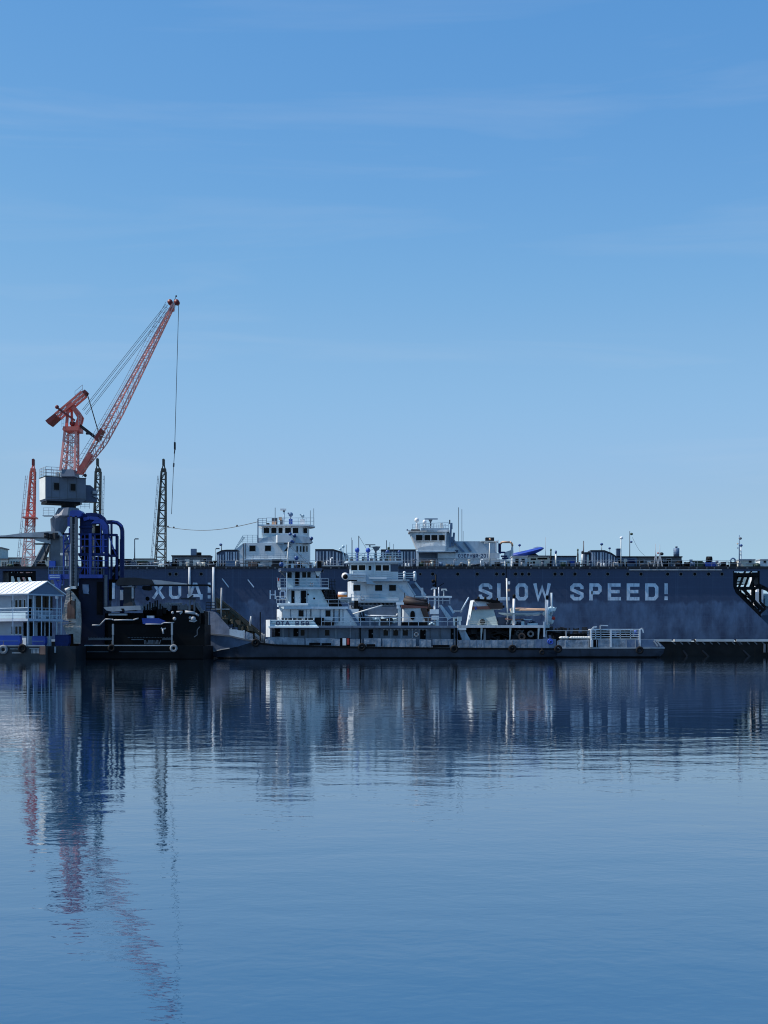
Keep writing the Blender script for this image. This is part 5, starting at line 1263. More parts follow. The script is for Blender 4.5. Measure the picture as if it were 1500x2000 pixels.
for q in range(26): g.lump(F2.p(random.uniform(1060, 1150), random.uniform(1230, 1246), random.uniform(2.5, 5)), random.uniform(.25, .6))
for q in range(8): g.bar(F2.p(1075 + q * 8, 1246, 3), F2.p(1072 + q * 9, 1226, 3), .12)
part(g, 'mooring_gear', 'dark_steel', t2)
o = thing('blue_barrel', 'light blue barrel inside the white rail cage of the rear tug', 'barrel', F2.p(1243.5, 1240, 1.2))
part(MB().bar(F2.p(1243.5, 1240, .9), F2.p(1243.5, 1230, .9), .21, 12), 'drum', 'bright_blue', o)
part(MB().bar(F2.p(1243.5, 1230.2, .9), F2.p(1243.5, 1229.4, .9), .23, 12), 'lid', 'cyan_white', o)
# superstructure
storey(681, 809, 1176, 1262, 1.6, 6, 'tug_grey', t2, F=F2)
g = MB()
for q in range(8): g.pb(F2, 705 + q * 8.2, 709.5 + q * 8.2, 1177.5, 1180.5, 1.5, .12)
part(g, 'ventilation_slots', 'black_void', t2)
part(MB().pb(F2, 704, 770, 1176.4, 1177.3, 1.45, .14).pb(F2, 704, 770, 1181, 1181.8, 1.45, .14), 'slot_frame', 'white_paint', t2)
for px in (705, 724, 745, 776): part(MB().pb(F2, px, px + 1.1, 1182, 1204, 1.45, .14), 'pipe', 'tug_white', t2)
slab(F2, 678, 812, 1172.5, 1176.3, .9, 7.2, 'white_paint', t2, F2 and 'deck')
ms = storey(677.5, 795, 1134, 1173, 1.9, 5.5, 'worn_white', t2, F=F2, bulge=1.0)
part(MB().pp(F2, [(778, 1134), (792, 1134), (810, 1163), (812, 1173), (778, 1173)], 1.8, 5), 'rear_slope', 'worn_white', t2)
for a, c in ((690, 703.5), (732.5, 746.5), (760, 773.5)): win(F2, a, c, 1141.5, 1153, 1.9, t2, 'tug_white', t=.10)
part(MB().bar(F2.p(777, 1143, 1.7), F2.p(797, 1162, 1.7), .16).bar(F2.p(782, 1150, 1.7), F2.p(786, 1143, 1.7), .12), 'ladder_rail', 'tug_white', t2)
part(MB().pp(F2, [(793, 1134), (809, 1134), (831, 1162), (811, 1162)], 2.3, .6), 'stair', 'stair_blue', t2)
part(MB().bar(F2.p(794, 1134, 2.1), F2.p(812, 1162, 2.1), .13).bar(F2.p(811, 1136, 2.1), F2.p(832, 1162, 2.1), .18).bar(F2.p(825, 1147, 2), F2.p(826, 1163, 2), .2), 'stair_rail', 'tug_white', t2)
part(MB().pb(F2, 804, 812, 1139, 1147, 2.0, .4), 'stair_box', 'navy_panel', t2)
part(MB().pb(F2, 809, 844, 1163, 1166, 1.8, 3).pb(F2, 829, 833, 1166, 1190, 2.2, 1), 'aft_platform', 'worn_white', t2)
slab(F2, 682, 800, 1131, 1134.5, 1.0, 7, 'tug_white', t2, bulge=.6)
part(lean(F2, [(678, 1120), (714, 1120), (714, 1132), (716, 1136), (679, 1134)], F2.Y + .5, F2.Y + .8, F2.z(1120), F2.z(1136), .4), 'wing_box', 'white_paint', t2)
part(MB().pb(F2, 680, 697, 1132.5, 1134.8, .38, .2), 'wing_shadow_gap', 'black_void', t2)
part(MB().bar(F2.p(690, 1126, .42), F2.p(713, 1126, .42), .06).bar(F2.p(686, 1122.5, .42), F2.p(713, 1122.5, .42), .07), 'wing_rib', 'tug_white', t2)
part(MB().pp(F2, [(714, 1121), (733, 1141), (716, 1140)], .9, .8), 'wing_bracket', 'tug_white', t2)
part(MB().pb(F2, 720, 755, 1126.5, 1130, .8, .4), 'searail_cover', 'white_paint', t2)
wh = storey(681, 778, 1096, 1132, 2.6, 4.2, 'tug_white', t2, 'wheelhouse', F=F2, bulge=.6)
for a, c in ((685, 697.5), (700, 713), (733.5, 744.5), (747.5, 760)): win(F2, a, c, 1102, 1113, 2.6, t2, 'white_paint', t=.09)
win(F2, 719.5, 725, 1103, 1112, 2.6, t2, 'tug_white', t=.06)
win(F2, 764, 777, 1101, 1114, 2.6, t2, 'navy_panel', t=.06, pane='navy_panel')
part(MB().pb(F2, 730.5, 732.4, 1080, 1132, 2.3, .2), 'pipe', 'cyan_white', t2)
slab(F2, 671, 787, 1094, 1097.2, 1.6, 6.2, 'tug_white', t2, 'roof', bulge=.8)
g = MB(); ya = F2.Y + 1.75
for z0_ in (0,):
    g.rail([(F2.x(675), ya, F2.z(1094)), (F2.x(786), ya, F2.z(1094))], F2.z(1079) - F2.z(1094), 3, 1.5, .055)
g.rail([(F2.x(721), ya - .9, F2.z(1132)), (F2.x(813), ya - .9, F2.z(1132))], F2.z(1119) - F2.z(1132), 3, 1.6, .055)
g.rail([(F2.x(686), F2.Y + 1.0, F2.z(1172.5)), (F2.x(778), F2.Y + 1.0, F2.z(1172.5))], F2.z(1160) - F2.z(1172.5), 2, 1.4, .055)
part(g, 'guard_rail', 'cyan_white', t2)
part(MB().pb(F2, 699, 779, 1168.5, 1173, .8, .12), 'rail_skirt', 'white_paint', t2)
for px in (790, 810): part(MB().bar(F2.p(px, 1134, .9), F2.p(px, 1119, .9), .18, 8).sphere(F2.p(px, 1118, .9), .24, 8, 6), 'post', 'white_paint', t2)
g = MB()
for px, t_, mm in ((683, 1086, 0), (706, 1085, 0), (722, 1087, 0), (741, 1085, 0), (752, 1088, 0), (766, 1086, 0), (776, 1085, 0)): g.pb(F2, px, px + 6, t_, 1094, 3, .8)
part(g, 'roof_equipment', 'mid_steel', t2)
for px, py in ((697, 1072.5), (718.5, 1073)):
    part(MB().bar(F2.p(px, 1094, 2.4), F2.p(px, py, 2.4), .14, 8).sphere(F2.p(px, py, 2.4), .36, 10, 8, (1, 1, 1.1)), 'searchlight', 'bright_blue', t2)
part(MB().bar(F2.p(757, 1094, 2.4), F2.p(759, 1070, 2.4), .10, 8).sphere(F2.p(759, 1068.5, 2.4), .2, 8, 6), 'signal_lamp', 'green_dark', t2)
part(MB().sphere(F2.p(757, 1076, 2.4), .32, 8, 6), 'searchlight', 'lamp_blue', t2)
part(MB().sphere(F2.p(780, 1076, 2.4), .25, 8, 6).bar(F2.p(780, 1094, 2.4), F2.p(780, 1076, 2.4), .05), 'signal_lamp', 'lamp_blue', t2)
rd = part(MB().bar(F2.p(735, 1094, 3), F2.p(733, 1068, 3), .15, 8).pp(F2, [(719, 1066), (735, 1064.5), (743, 1065), (739, 1072), (732, 1075), (727, 1066.5)], 2.8, .4), 'radar_mount', 'mid_steel', t2)
part(MB().pb(F2, 713, 733, 1060.8, 1062.4, 2.6, .3).bar(F2.p(722, 1066, 2.8), F2.p(722, 1062, 2.8), .12), 'radar_scanner', 'mid_steel', rd)
for px, t_ in ((686, 1047), (687.5, 1052), (700, 1043.5), (755, 1052.5), (761.5, 1056), (769, 1060), (676, 1061)):
    part(MB().bar(F2.p(px, 1094, 3), F2.p(px, t_, 3), .035 if px not in (700, 755) else .07), 'aerial', 'mid_steel', t2)
part(MB().bar(F2.p(673, 1094, 1.8), F2.p(669, 1074, 1.8), .06).bar(F2.p(669, 1078, 1.8), F2.p(664, 1072, 1.8), .06).sphere(F2.p(664, 1071, 1.8), .22, 8, 6).sphere(F2.p(669.5, 1066, 1.8), .24, 8, 6).bar(F2.p(669.5, 1094, 1.8), F2.p(669.5, 1066, 1.8), .05), 'wing_lights', 'cyan_white', t2)
part(MB().bar(F2.p(675, 1125, .8), F2.p(680, 1125, .8), .2).bar(F2.p(674, 1125, .4), F2.p(674, 1125, 1.0), .55, 16), 'searchlight', 'radar_white', t2)
part(MB().bar(F2.p(674.5, 1126, .3), F2.p(674.5, 1126, .39), .38, 14), 'searchlight_glass', 'black_void', t2)
o = thing('raft_canister', 'white life raft canister with orange stripe at the left end of the rear tug', 'life raft', F2.p(668, 1178, .6))
part(MB().bar(F2.p(660, 1161, .9), F2.p(677, 1161, .9), .42, 14), 'canister', 'radar_white', o)
part(MB().bar(F2.p(659.6, 1163, .75), F2.p(677.4, 1163, .75), .30, 12), 'stripe', 'orange', o)
part(MB().pb(F2, 661, 663, 1164, 1178, .7, .5).pb(F2, 673, 675, 1164, 1178, .7, .5), 'cradle', 'tug_white', o)
o = thing('work_dinghy', 'white dinghy bow at the left side of the rear tug', 'dinghy', F2.p(668, 1178, .6))
part(MB().loft([[F2.p(658, 1168, .9), F2.p(659, 1169, .5), F2.p(660, 1172, .9), F2.p(659, 1169, 1.3)], [F2.p(666, 1168, .9), F2.p(666, 1168, 0), F2.p(668, 1176, .9), F2.p(666, 1168, 1.8)], [F2.p(686, 1167, .9), F2.p(686, 1167, 0), F2.p(686, 1177, .9), F2.p(686, 1167, 1.8)]]), 'hull', 'cyan_white', o)
part(MB().line([F2.p(658, 1168, .9), F2.p(666, 1167.8, 0), F2.p(686, 1166.6, 0)], .06), 'gunwale', 'radar_white', o)
mk = thing('signal_mast', 'thin black mast with cross arms beside the front tug davit', 'mast', F2.p(852, 1166, 2))
part(MB().bar(F2.p(852, 1163.05, 2), F2.p(852, 1121, 2), .13, 6), 'pole', 'black_steel', mk)
part(MB().bar(F2.p(846, 1136, 2), F2.p(852, 1134, 2), .1).bar(F2.p(846, 1143, 2), F2.p(853, 1140, 2), .14).bar(F2.p(857, 1145, 2), F2.p(868, 1138, 2), .06).sphere(F2.p(847, 1134, 2), .28, 8, 6), 'yard', 'black_steel', mk)
for px, t_, w_, mm in ((679, 1086, 3, 'cyan_white'), (690, 1088, 4, 'radar_white'), (712, 1086, 4, 'cream'), (728, 1088, 3, 'radar_white'), (747, 1087, 4, 'cyan_white'), (761, 1084, 3, 'orange_pale'), (771, 1086, 3, 'radar_white')):
    part(MB().pb(F2, px, px + w_, t_, 1094, 2.4, .5), 'roof_locker', mm, t2)
for a_, b_ in (((733, 1068), (676, 1094)), ((733, 1068), (784, 1094)), ((700, 1044), (730, 1094))): part(MB().bar(F2.p(*a_, 3), F2.p(*b_, 2.5), .025), 'stay_wire', 'rope', t2)
g = MB(); ya = F2.Y + 1.2
g.rail([(F2.x(686), ya, F2.z(1121)), (F2.x(720), ya, F2.z(1121))], F2.z(1113.5) - F2.z(1121), 1, 1.0, .05); part(g, 'wing_rail', 'cyan_white', t2)
lifering(F2, 708, 1168, .7, 'life ring on the lower rail of the rear tug under its square windows')
# aft part: open working deck with its canopy, funnel, lifeboat
part(MB().pb(F2, 895, 1064, 1221, 1226, .6, 7.5), 'canopy_deck', 'worn_white', t2)
part(MB().pb(F2, 898, 1062, 1226, 1262, 5.5, 1.0), 'aft_bulkhead', 'black_steel', t2)
for px in (941, 997.5, 1053): part(MB().pp(F2, [(px - 1.5, 1226), (px + 2.5, 1226), (px + 1.2, 1238), (px, 1250), (px - 1.5, 1250)], .8, .3), 'canopy_post', 'crane_white', t2)
part(MB().pb(F2, 946, 950, 1228, 1250, 1.4, .3), 'pipe', 'light_steel', t2)
part(MB().torus(F2.p(1039, 1238, 2.0), .38, .16, 16, 7), 'hose_wheel', 'light_steel', t2)
part(MB().torus(F2.p(1017, 1237, 2.2), .45, .14, 16, 7).bar(F2.p(1008, 1230, 2.3), F2.p(1026, 1244, 2.3), .1).bar(F2.p(1026, 1230, 2.3), F2.p(1010, 1244, 2.3), .1), 'anchor_winch', 'mid_steel', t2)
part(MB().torus(F2.p(1021, 1243, 1.6), .45, .14, 16, 7), 'winch_wheel', 'rust_brown', t2)
g = MB()
for q in range(24): g.lump(F2.p(random.uniform(902, 1060), random.uniform(1234, 1250), random.uniform(2, 5)), random.uniform(.3, .7))
for q in range(12): g.bar(F2.p(random.uniform(902, 1050), 1226, 3), F2.p(random.uniform(902, 1050), 1248, 2.5), .08)
part(g, 'deck_machinery', 'dark_steel', t2)
fb = part(MB().loft([[F2.p(914, 1221, 3.6), F2.p(917, 1221, 2.2), F2.p(975, 1221, 2.0), F2.p(975, 1221, 6.4), F2.p(917, 1221, 6.2)], [F2.p(921, 1189, 3.8), F2.p(925, 1189, 2.5), F2.p(966, 1189, 2.3), F2.p(966, 1189, 6.1), F2.p(925, 1189, 6)]]), 'funnel', 'funnel_green', t2)
part(MB().loft([[F2.p(912.5, 1221, 3.2), F2.p(917, 1221, 2.0), F2.p(917.5, 1221, 2.15), F2.p(916, 1221, 3.4)], [F2.p(921, 1172, 3.2), F2.p(926.5, 1171, 2.2), F2.p(927, 1171, 2.35), F2.p(924, 1172, 3.4)]]), 'funnel_front', 'white_paint', fb)
part(MB().loft([[F2.p(921, 1189, 3.8), F2.p(925, 1189, 2.5), F2.p(983, 1189, 2.3), F2.p(983, 1189, 6.1), F2.p(925, 1189, 6)], [F2.p(925, 1171, 3.8), F2.p(929, 1171, 2.7), F2.p(976, 1174, 2.5), F2.p(976, 1174, 6), F2.p(929, 1171, 5.8)]]), 'funnel_top', 'worn_white', t2)
part(MB().pp(F2, [(924, 1184), (956, 1183), (962, 1189.2), (923.5, 1189.2)], 2.1, .3), 'funnel_band', 'funnel_red', t2)
part(MB().pp(F2, [(952, 1178), (984, 1176), (984, 1188.5), (960, 1188.5)], 2.05, 3.8), 'exhaust_casing', 'exhaust_brown', t2)
part(MB().pp(F2, [(928, 1172), (931, 1168.5), (962, 1170), (978, 1173), (982, 1180), (964, 1177), (950, 1174)], 2.2, 3.4), 'funnel_cap', 'black_steel', t2)
g = MB()
for px, t_ in ((937.5, 1164), (951, 1164), (963, 1167.5), (974.5, 1166.5)): g.bar(F2.p(px, 1174, 3.4), F2.p(px, t_, 3.4), .16 if px > 960 else .2, 10)
part(g, 'exhaust_pipe', 'black_steel', t2)
part(MB().pb(F2, 984, 988, 1181.5, 1186.5, 2.3, .4).bar(F2.p(979, 1184, 2.4), F2.p(986, 1184, 2.4), .08), 'horn', 'black_steel', t2)
part(MB().pb(F2, 929, 933, 1186.5, 1189, 2.0, .12).pb(F2, 930, 932, 1184.5, 1191, 2.03, .1), 'funnel_emblem', 'bright_blue', t2)
part(MB().sphere(F2.p(944, 1214, 1.9), .42, 10, 6), 'round_vent', 'black_steel', t2)
g = MB(); ya = F2.Y + .9
g.rail([(F2.x(917), ya, F2.z(1221)), (F2.x(972), ya, F2.z(1221))], F2.z(1213) - F2.z(1221), 2, 1.4, .05); part(g, 'guard_rail', 'cream', t2)
g = MB()
for q in range(20): g.lump(F2.p(random.uniform(985, 1060), random.uniform(1212, 1219), random.uniform(1.5, 4)), random.uniform(.18, .4))
g.pb(F2, 976, 1000, 1205, 1221, 3, 2)
part(g, 'deck_gear', 'navy_panel', t2)
part(MB().pb(F2, 990, 1040, 1209, 1210.8, 1.2, .2).pb(F2, 1000, 1010, 1212, 1218, 1.4, .6).pb(F2, 1020, 1026, 1213, 1221, 1.4, .6).pb(F2, 1032, 1052, 1217, 1221, 1.2, .6), 'deck_fittings', 'cyan_white', t2)
part(MB().bar(F2.p(988, 1209, 1.1), F2.p(1024, 1209.4, 1.1), .09, 6), 'red_pipe', 'funnel_red', t2)
part(MB().pb(F2, 887, 893, 1205, 1226, 2, 1).pb(F2, 895, 903, 1204, 1212, 1.5, .8).pb(F2, 897, 901, 1212, 1222, 1.5, .4), 'davit_base', 'cyan_white', t2)
part(MB().bar(F2.p(900, 1196, 1.8), F2.p(917, 1166, 1.8), .12, 6).pb(F2, 888, 904, 1191.5, 1194, 1.5, 1), 'boom', 'tug_white', t2)
lb = thing('lifeboat', 'lifeboat with orange cover on a pale hull slung aft of the rear tug funnel', 'lifeboat', F2.p(1020, 1203, 2))
rings = []
for px, hb, top, bot in ((976, .15, 1196, 1198), (985, .9, 1196.5, 1201), (1000, 1.2, 1197, 1203), (1040, 1.2, 1197, 1203), (1056, .8, 1196, 1201.5), (1063, .2, 1194.5, 1198)):
    c = F2.p(px, top, 1.8); zb_ = F2.z(bot)
    rings.append([(c.x, c.y - hb, c.z), (c.x, c.y - hb * .75, (c.z + zb_) / 2), (c.x, c.y, zb_), (c.x, c.y + hb * .75, (c.z + zb_) / 2), (c.x, c.y + hb, c.z)])
part(MB().loft(rings), 'hull', 'cyan_white', lb)
rings = []
for px, hb, top, bot in ((998, .2, 1188, 1192), (1004, .8, 1187, 1192), (1018, 1.0, 1186.5, 1192), (1050, 1.0, 1187.5, 1192), (1066, .8, 1188, 1192), (1068, .3, 1189, 1191.5)):
    c = F2.p(px, bot, 1.8); zt_ = F2.z(top)
    rings.append([(c.x, c.y - hb, c.z), (c.x, c.y - hb * .9, (c.z + zt_ * 2) / 3), (c.x, c.y, zt_), (c.x, c.y + hb * .9, (c.z + zt_ * 2) / 3), (c.x, c.y + hb, c.z)])
part(MB().loft(rings), 'cover', 'orange_pale', lb)
part(MB().pb(F2, 1000, 1062, 1192, 1196.5, 1.0, 1.6), 'thwart_box', 'stair_blue', lb)
part(MB().pp(F2, [(998, 1188), (1003, 1186), (1006, 1196), (1000, 1196)], .9, 1.2), 'bow_cover', 'cream', lb)
for px, t_, b_ in ((1005, 1161, 1188), (1070, 1163, 1190)):
    o = part(MB().bar(F2.p(px - .5, 1221, 1.0), F2.p(px, t_ + 8, 1.0), .20, 8), 'davit', 'radar_white', t2)
    part(MB().bar(F2.p(px, t_ + 8, 1.0), F2.p(px + .3, t_ + 2, 1.0), .20, 8).sphere(F2.p(px + .3, t_ + 2.5, 1.0), .27, 8, 6), 'davit_head', 'black_steel', o)
part(MB().bar(F2.p(1066, 1226, .8), F2.p(1066.5, 1160, .8), .07).bar(F2.p(1064, 1244, .7), F2.p(1064, 1214, .7), .16), 'guy_post', 'tug_white', t2)
part(MB().bar(F2.p(1081, 1199, 1.8), F2.p(1080, 1157, 1.8), .16, 8), 'post', 'tug_white', t2)
sm_ = part(MB().bar(F2.p(994.5, 1221, 2.6), F2.p(992.5, 1128, 2.6), .12, 8), 'signal_mast', 'crane_white', t2)
part(MB().pb(F2, 995, 999, 1134, 1140, 2.4, .4), 'light_box', 'radar_white', sm_); part(MB().pb(F2, 994, 999, 1149, 1153.5, 2.4, .4), 'light_box', 'orange_pale', sm_)
part(MB().bar(F2.p(992.5, 1128, 2.6), F2.p(991.5, 1100, 2.6), .05), 'aerial', 'black_steel', sm_)
g = MB()
for px, py, r_ in ((1073, 1192, .45), (1078, 1196, .5), (1070, 1200, .4), (1072, 1205, .45), (1077, 1210, .5), (1073, 1217, .42), (1080, 1213, .4), (1085, 1190, .35), (1079, 1188, .3)): g.sphere(F2.p(px, py, 1.6 + random.random()), r_, 9, 6, (.9, .8, 1.2))
g.pp(F2, [(1071, 1188), (1090, 1186), (1086, 1192), (1074, 1196)], 1.4, .5); g.pp(F2, [(1060, 1196), (1072, 1190), (1076, 1198), (1064, 1202)], 1.2, .6)
g.pb(F2, 1068, 1076, 1212, 1226, 1.8, .5)
part(g, 'rescue_gear', 'cyan_white', t2)
part(MB().sphere(F2.p(1083, 1207, 1.3), .28, 8, 6), 'buoy', 'red_paint', t2)
for px, py, lab in ((1248.5, 1270, 'tyre fender below the right end of the white rail cage'),): tyre(F2, px, py, -.45, lab, 1.15)
# ---------------------------------------------------------------- white ships inside the dock
FS = Fr(262.0)
s1 = thing('docked_ship', 'left white ship in the dock, its bridge with five windows and a sloping ladder', 'ship', (FS.x(540), 266, 3))
st1 = lambda a, c, t, b, dy, dep, m, nm, bulge=.8, side='r': part(MB().plan(bowed(FS, a, c, dy, dep, bulge, side), FS.z(b), FS.z(t)), nm, m, s1)
rings = []
for px, hb in ((440, 3.2), (470, 4.4), (620, 4.4), (690, 2.6), (715, .3)): rings.append([(FS.x(px), 266 - hb, FS.z(1108)), (FS.x(px), 266 - hb * .85, 3), (FS.x(px), 266 + hb * .85, 3), (FS.x(px), 266 + hb, FS.z(1108))])
part(MB().loft(rings), 'hull', 'dark_steel', s1)
st1(476, 604, 1060, 1107, .2, 7, 'white_paint', 'deckhouse', 1.3)
part(MB().pp(FS, [(458, 1074), (475, 1060.5), (476, 1107), (457, 1107)], .3, 6), 'rear_slope', 'white_paint', s1)
st1(503, 603, 1050, 1060.4, .6, 6, 'white_paint', 'upper_deckhouse', 1.0)
wb = st1(510, 602, 1026.5, 1050.3, 1.2, 5, 'white_paint', 'wheelhouse', 1.2)
st1(503, 613.5, 1024, 1027, .4, 6.6, 'white_paint', 'roof', 1.0)
part(MB().pb(FS, 512, 546, 1042.5, 1049.5, 1.1, .1), 'blue_panel', 'cyan_white', s1)
for a, c in ((514, 525), (529, 539), (543, 551), (556, 567.5), (571, 582)): win(FS, a, c, 1029.8, 1040.3, 1.2, s1, 'white_paint', t=.08)
win(FS, 586.5, 599, 1030, 1040, 1.5, s1, 'white_paint', t=.05)
for a, c, t, b in ((487, 499, 1065.5, 1076.5), (517.5, 529, 1065.5, 1076), (552, 564, 1057.5, 1076)): win(FS, a, c, t, b, .2, s1, 'tug_white', t=.10)
for px in (579, 586, 592, 598): part(MB().pb(FS, px, px + 2.6, 1066.5, 1077.5, .1 if px < 590 else .3, .3), 'slit_window', 'glass', s1)
part(MB().plan(bowed(FS, 539, 572, -.6, 2, .3, 'l'), FS.z(1060), FS.z(1045)), 'bridge_wing', 'white_paint', s1)
part(MB().pp(FS, [(539, 1060), (572, 1060), (560, 1070), (553, 1078)], -.2, .3).pp(FS, [(540, 1060), (572, 1060), (570, 1062), (545, 1062.5)], -.5, 1.4), 'wing_bracket', 'tug_white', s1)
part(MB().pp(FS, [(577, 1047), (606, 1049), (610, 1058), (606, 1061), (577, 1060.5)], -.2, 2.5), 'bridge_wing', 'tug_white', s1)
part(MB().pp(FS, [(514, 1050), (540, 1046), (540, 1060), (503, 1060)], .45, .12), 'side_panel', 'tug_white', s1)
part(MB().pb(FS, 502.5, 504.5, 1013, 1060, .3, .2), 'pole', 'stair_blue', s1)
part(MB().bar(FS.p(475, 1061, .2), FS.p(475.5, 1106, .2), .08).bar(FS.p(479, 1061, .15), FS.p(479, 1106, .15), .07), 'pipe', 'mid_steel', s1)
g = MB()
for dy in (.3, 1.3):
    g.bar(FS.p(456, 1076, dy), FS.p(473.5, 1047, dy), .05); g.bar(FS.p(459, 1073, dy), FS.p(477, 1049, dy), .05)
    for q in range(8): g.bar(FS.p(456 + q * 2.4, 1076 - q * 4, dy), FS.p(459 + q * 2.5, 1073 - q * 3.3, dy), .04)
g.rail([FS.p(474, 1060.5, .3), FS.p(502, 1060.5, .3)], FS.z(1045) - FS.z(1060.5), 4, .9, .035)
g.pb(FS, 455, 463, 1074, 1076, .2, 1.4)
part(g, 'ladder', 'cyan_white', s1)
g = MB(); g.rail([FS.p(503.5, 1024, .6), FS.p(520, 1024, .6)], FS.z(1012) - FS.z(1024), 3, 1.0, .04); g.rail([FS.p(520, 1024, .6), FS.p(613, 1024, .6)], FS.z(1011) - FS.z(1024), 2, 1.4, .04)
g.rail([FS.p(482, 1092, -.4), FS.p(602, 1092, -.4)], FS.z(1082) - FS.z(1092), 3, 1.2, .04)
part(g, 'guard_rail', 'tug_white', s1)
part(MB().pb(FS, 478, 604, 1092, 1094.5, -.5, 1.0), 'deck', 'tug_white', s1)
ra = part(MB().bar(FS.p(553, 1024, 2), FS.p(553.5, 996, 2), .10, 6).bar(FS.p(550, 1010, 2), FS.p(556, 1010, 2), .08), 'radar_mast', 'tug_white', s1)
part(MB().pb(FS, 546, 557.5, 991.5, 995, 1.8, .5), 'radar_scanner', 'radar_white', ra)
part(MB().pb(FS, 551, 555, 995.2, 998, 1.8, .5), 'radar_gearbox', 'mid_steel', ra)
for px, py, r_, mm in ((566.5, 1003, 4.6, 'stair_blue'), (589.8, 1006, 3.6, 'cyan_white')):
    part(MB().bar(FS.p(px, 1024, 2), FS.p(px, py, 2), .08, 6).sphere(FS.p(px, py, 2), r_ * FS.k, 12, 8).bar(FS.p(px, py, 1.9), FS.p(px - 6, py - 3, 1.7), .12), 'searchlight', mm, s1)
part(MB().pb(FS, 529, 540, 1010, 1024, 2, .5).pb(FS, 545, 551, 1013, 1024, 2.2, .5), 'signal_rack', 'mid_steel', s1)
part(MB().pb(FS, 563, 570, 1012, 1022, 1.6, .6), 'signal_lamp', 'bright_blue', s1)
part(MB().pb(FS, 530, 538, 1017, 1024, 1.4, .5).pb(FS, 543, 549, 1008, 1014, 1.8, .3), 'life_gear', 'orange_pale', s1)
part(MB().pb(FS, 519, 525, 1020.5, 1024, 1.2, .5), 'horn', 'black_steel', s1)
part(MB().pb(FS, 585, 594, 1012, 1022, 1.8, .5), 'antenna_box', 'radar_white', s1)
for px, t_, r_ in ((535.8, 989.5, .06), (605, 995, .05), (611.8, 991, .05)): part(MB().bar(FS.p(px, 1024, 2), FS.p(px, t_, 2), r_), 'aerial', 'mid_steel', s1)
for px, py in ((575.5, 1046.5), (567, 1044), (608.5, 1052)): part(MB().bar(FS.p(px, py + 5, -.4), FS.p(px, py, -.4), .06).sphere(FS.p(px, py, -.4), .34, 9, 6), 'wing_light', 'lamp_blue', s1)

s2 = thing('docked_ship', 'white ship in the dock, right one, with four-window bridge and name lettering on its side', 'ship', (FS.x(890), 266, 3))
rings = []
for px, hb in ((770, .3), (800, 3.0), (830, 4.4), (990, 4.4), (1010, 3.8)): rings.append([(FS.x(px), 266 - hb, FS.z(1104)), (FS.x(px), 266 - hb * .85, 3), (FS.x(px), 266 + hb * .85, 3), (FS.x(px), 266 + hb, FS.z(1104))])
part(MB().loft(rings), 'hull', 'tug_grey', s2)
part(MB().loft([[FS.p(814, 1070, 1.0), FS.p(870, 1070, .4), FS.p(870, 1070, 6), FS.p(814, 1070, 6)], [FS.p(801, 1039, 1.0), FS.p(874, 1037, .4), FS.p(874, 1037, 6), FS.p(801, 1039, 6)]]), 'wheelhouse', 'worn_white', s2)
part(MB().loft([[FS.p(798, 1038.5, .8), FS.p(878, 1038.5, .1), FS.p(878, 1038.5, 6.4), FS.p(798, 1038.5, 6.4)], [FS.p(798, 1035, .8), FS.p(878, 1035.5, .1), FS.p(878, 1035.5, 6.4), FS.p(798, 1035, 6.4)]]), 'roof', 'worn_white', s2)
part(MB().pb(FS, 822, 877, 1031, 1036, .3, .15), 'roof_parapet', 'tug_white', s2)
part(MB().pb(FS, 803, 820, 1033.5, 1036, .25, .2), 'name_plate', 'dark_steel', s2)
for a, c in ((812.5, 825.5), (829, 840.5), (842.5, 854.5), (857.5, 869)): win(FS, a, c, 1044.5, 1055.5, .4, s2, 'white_paint', t=.07)
part(MB().pp(FS, [(815, 1070.5), (838, 1066), (850, 1067), (869.5, 1066), (869.5, 1078), (816, 1078)], -.3, .6), 'bulwark', 'white_paint', s2)
part(MB().pb(FS, 869, 871.5, 1040, 1078, .0, .3), 'corner_post', 'white_paint', s2)
part(MB().pp(FS, [(873, 1037), (877, 1037), (889, 1062), (889, 1078), (871, 1078)], .8, 5), 'bridge_rear', 'tug_white', s2)
part(MB().pb(FS, 814, 890, 1076.8, 1078.6, -.4, 7), 'deck', 'tug_white', s2)
part(MB().pb(FS, 816, 890, 1078.6, 1106, 1.8, 5), 'deckhouse', 'tug_grey', s2)
part(MB().pb(FS, 811.5, 817.5, 1076, 1106, -.3, 1.2), 'front_pillar', 'radar_white', s2)
part(MB().pb(FS, 856, 990, 1092, 1106, .6, 6), 'lower_deckhouse', 'worn_white', s2)
part(MB().pb(FS, 889, 971, 1056.5, 1092.5, .8, 5.5), 'aft_deckhouse', 'tug_white', s2)
part(MB().pb(FS, 940, 974, 1056, 1058, .5, 6), 'aft_roof', 'crane_white', s2)
part(MB().pp(FS, [(888, 1061), (892, 1061), (908, 1077), (903, 1078)], .5, .3).pp(FS, [(905.5, 1058.5), (908.5, 1058.5), (922, 1076), (918, 1077)], .5, .3), 'stair', 'stair_blue', s2)
part(MB().pb(FS, 889, 895, 1074, 1078, .5, .2), 'opening', 'navy_panel', s2)
for px in (876.5, 884.5): part(MB().bar(FS.p(px, 1084, 1.7), FS.p(px, 1084, 1.85), .22, 12), 'porthole', 'black_void', s2)
part(MB().pb(FS, 855, 976, 1080, 1090.5, .35, .12), 'name_screen', 'worn_white', s2)
g = MB(); xs0 = 895.0
for ch in 'ОЗЁРНЫЙ-201':
    w_ = 3.0 if ch in '-1' else 4.6
    glyph(g, ch, FS.x(xs0), FS.x(xs0 + w_), FS.z(1089), FS.z(1081.5), .13, FS.Y + .35); xs0 += w_ + 1.1
part(g, 'lettering', 'letter_navy', s2)
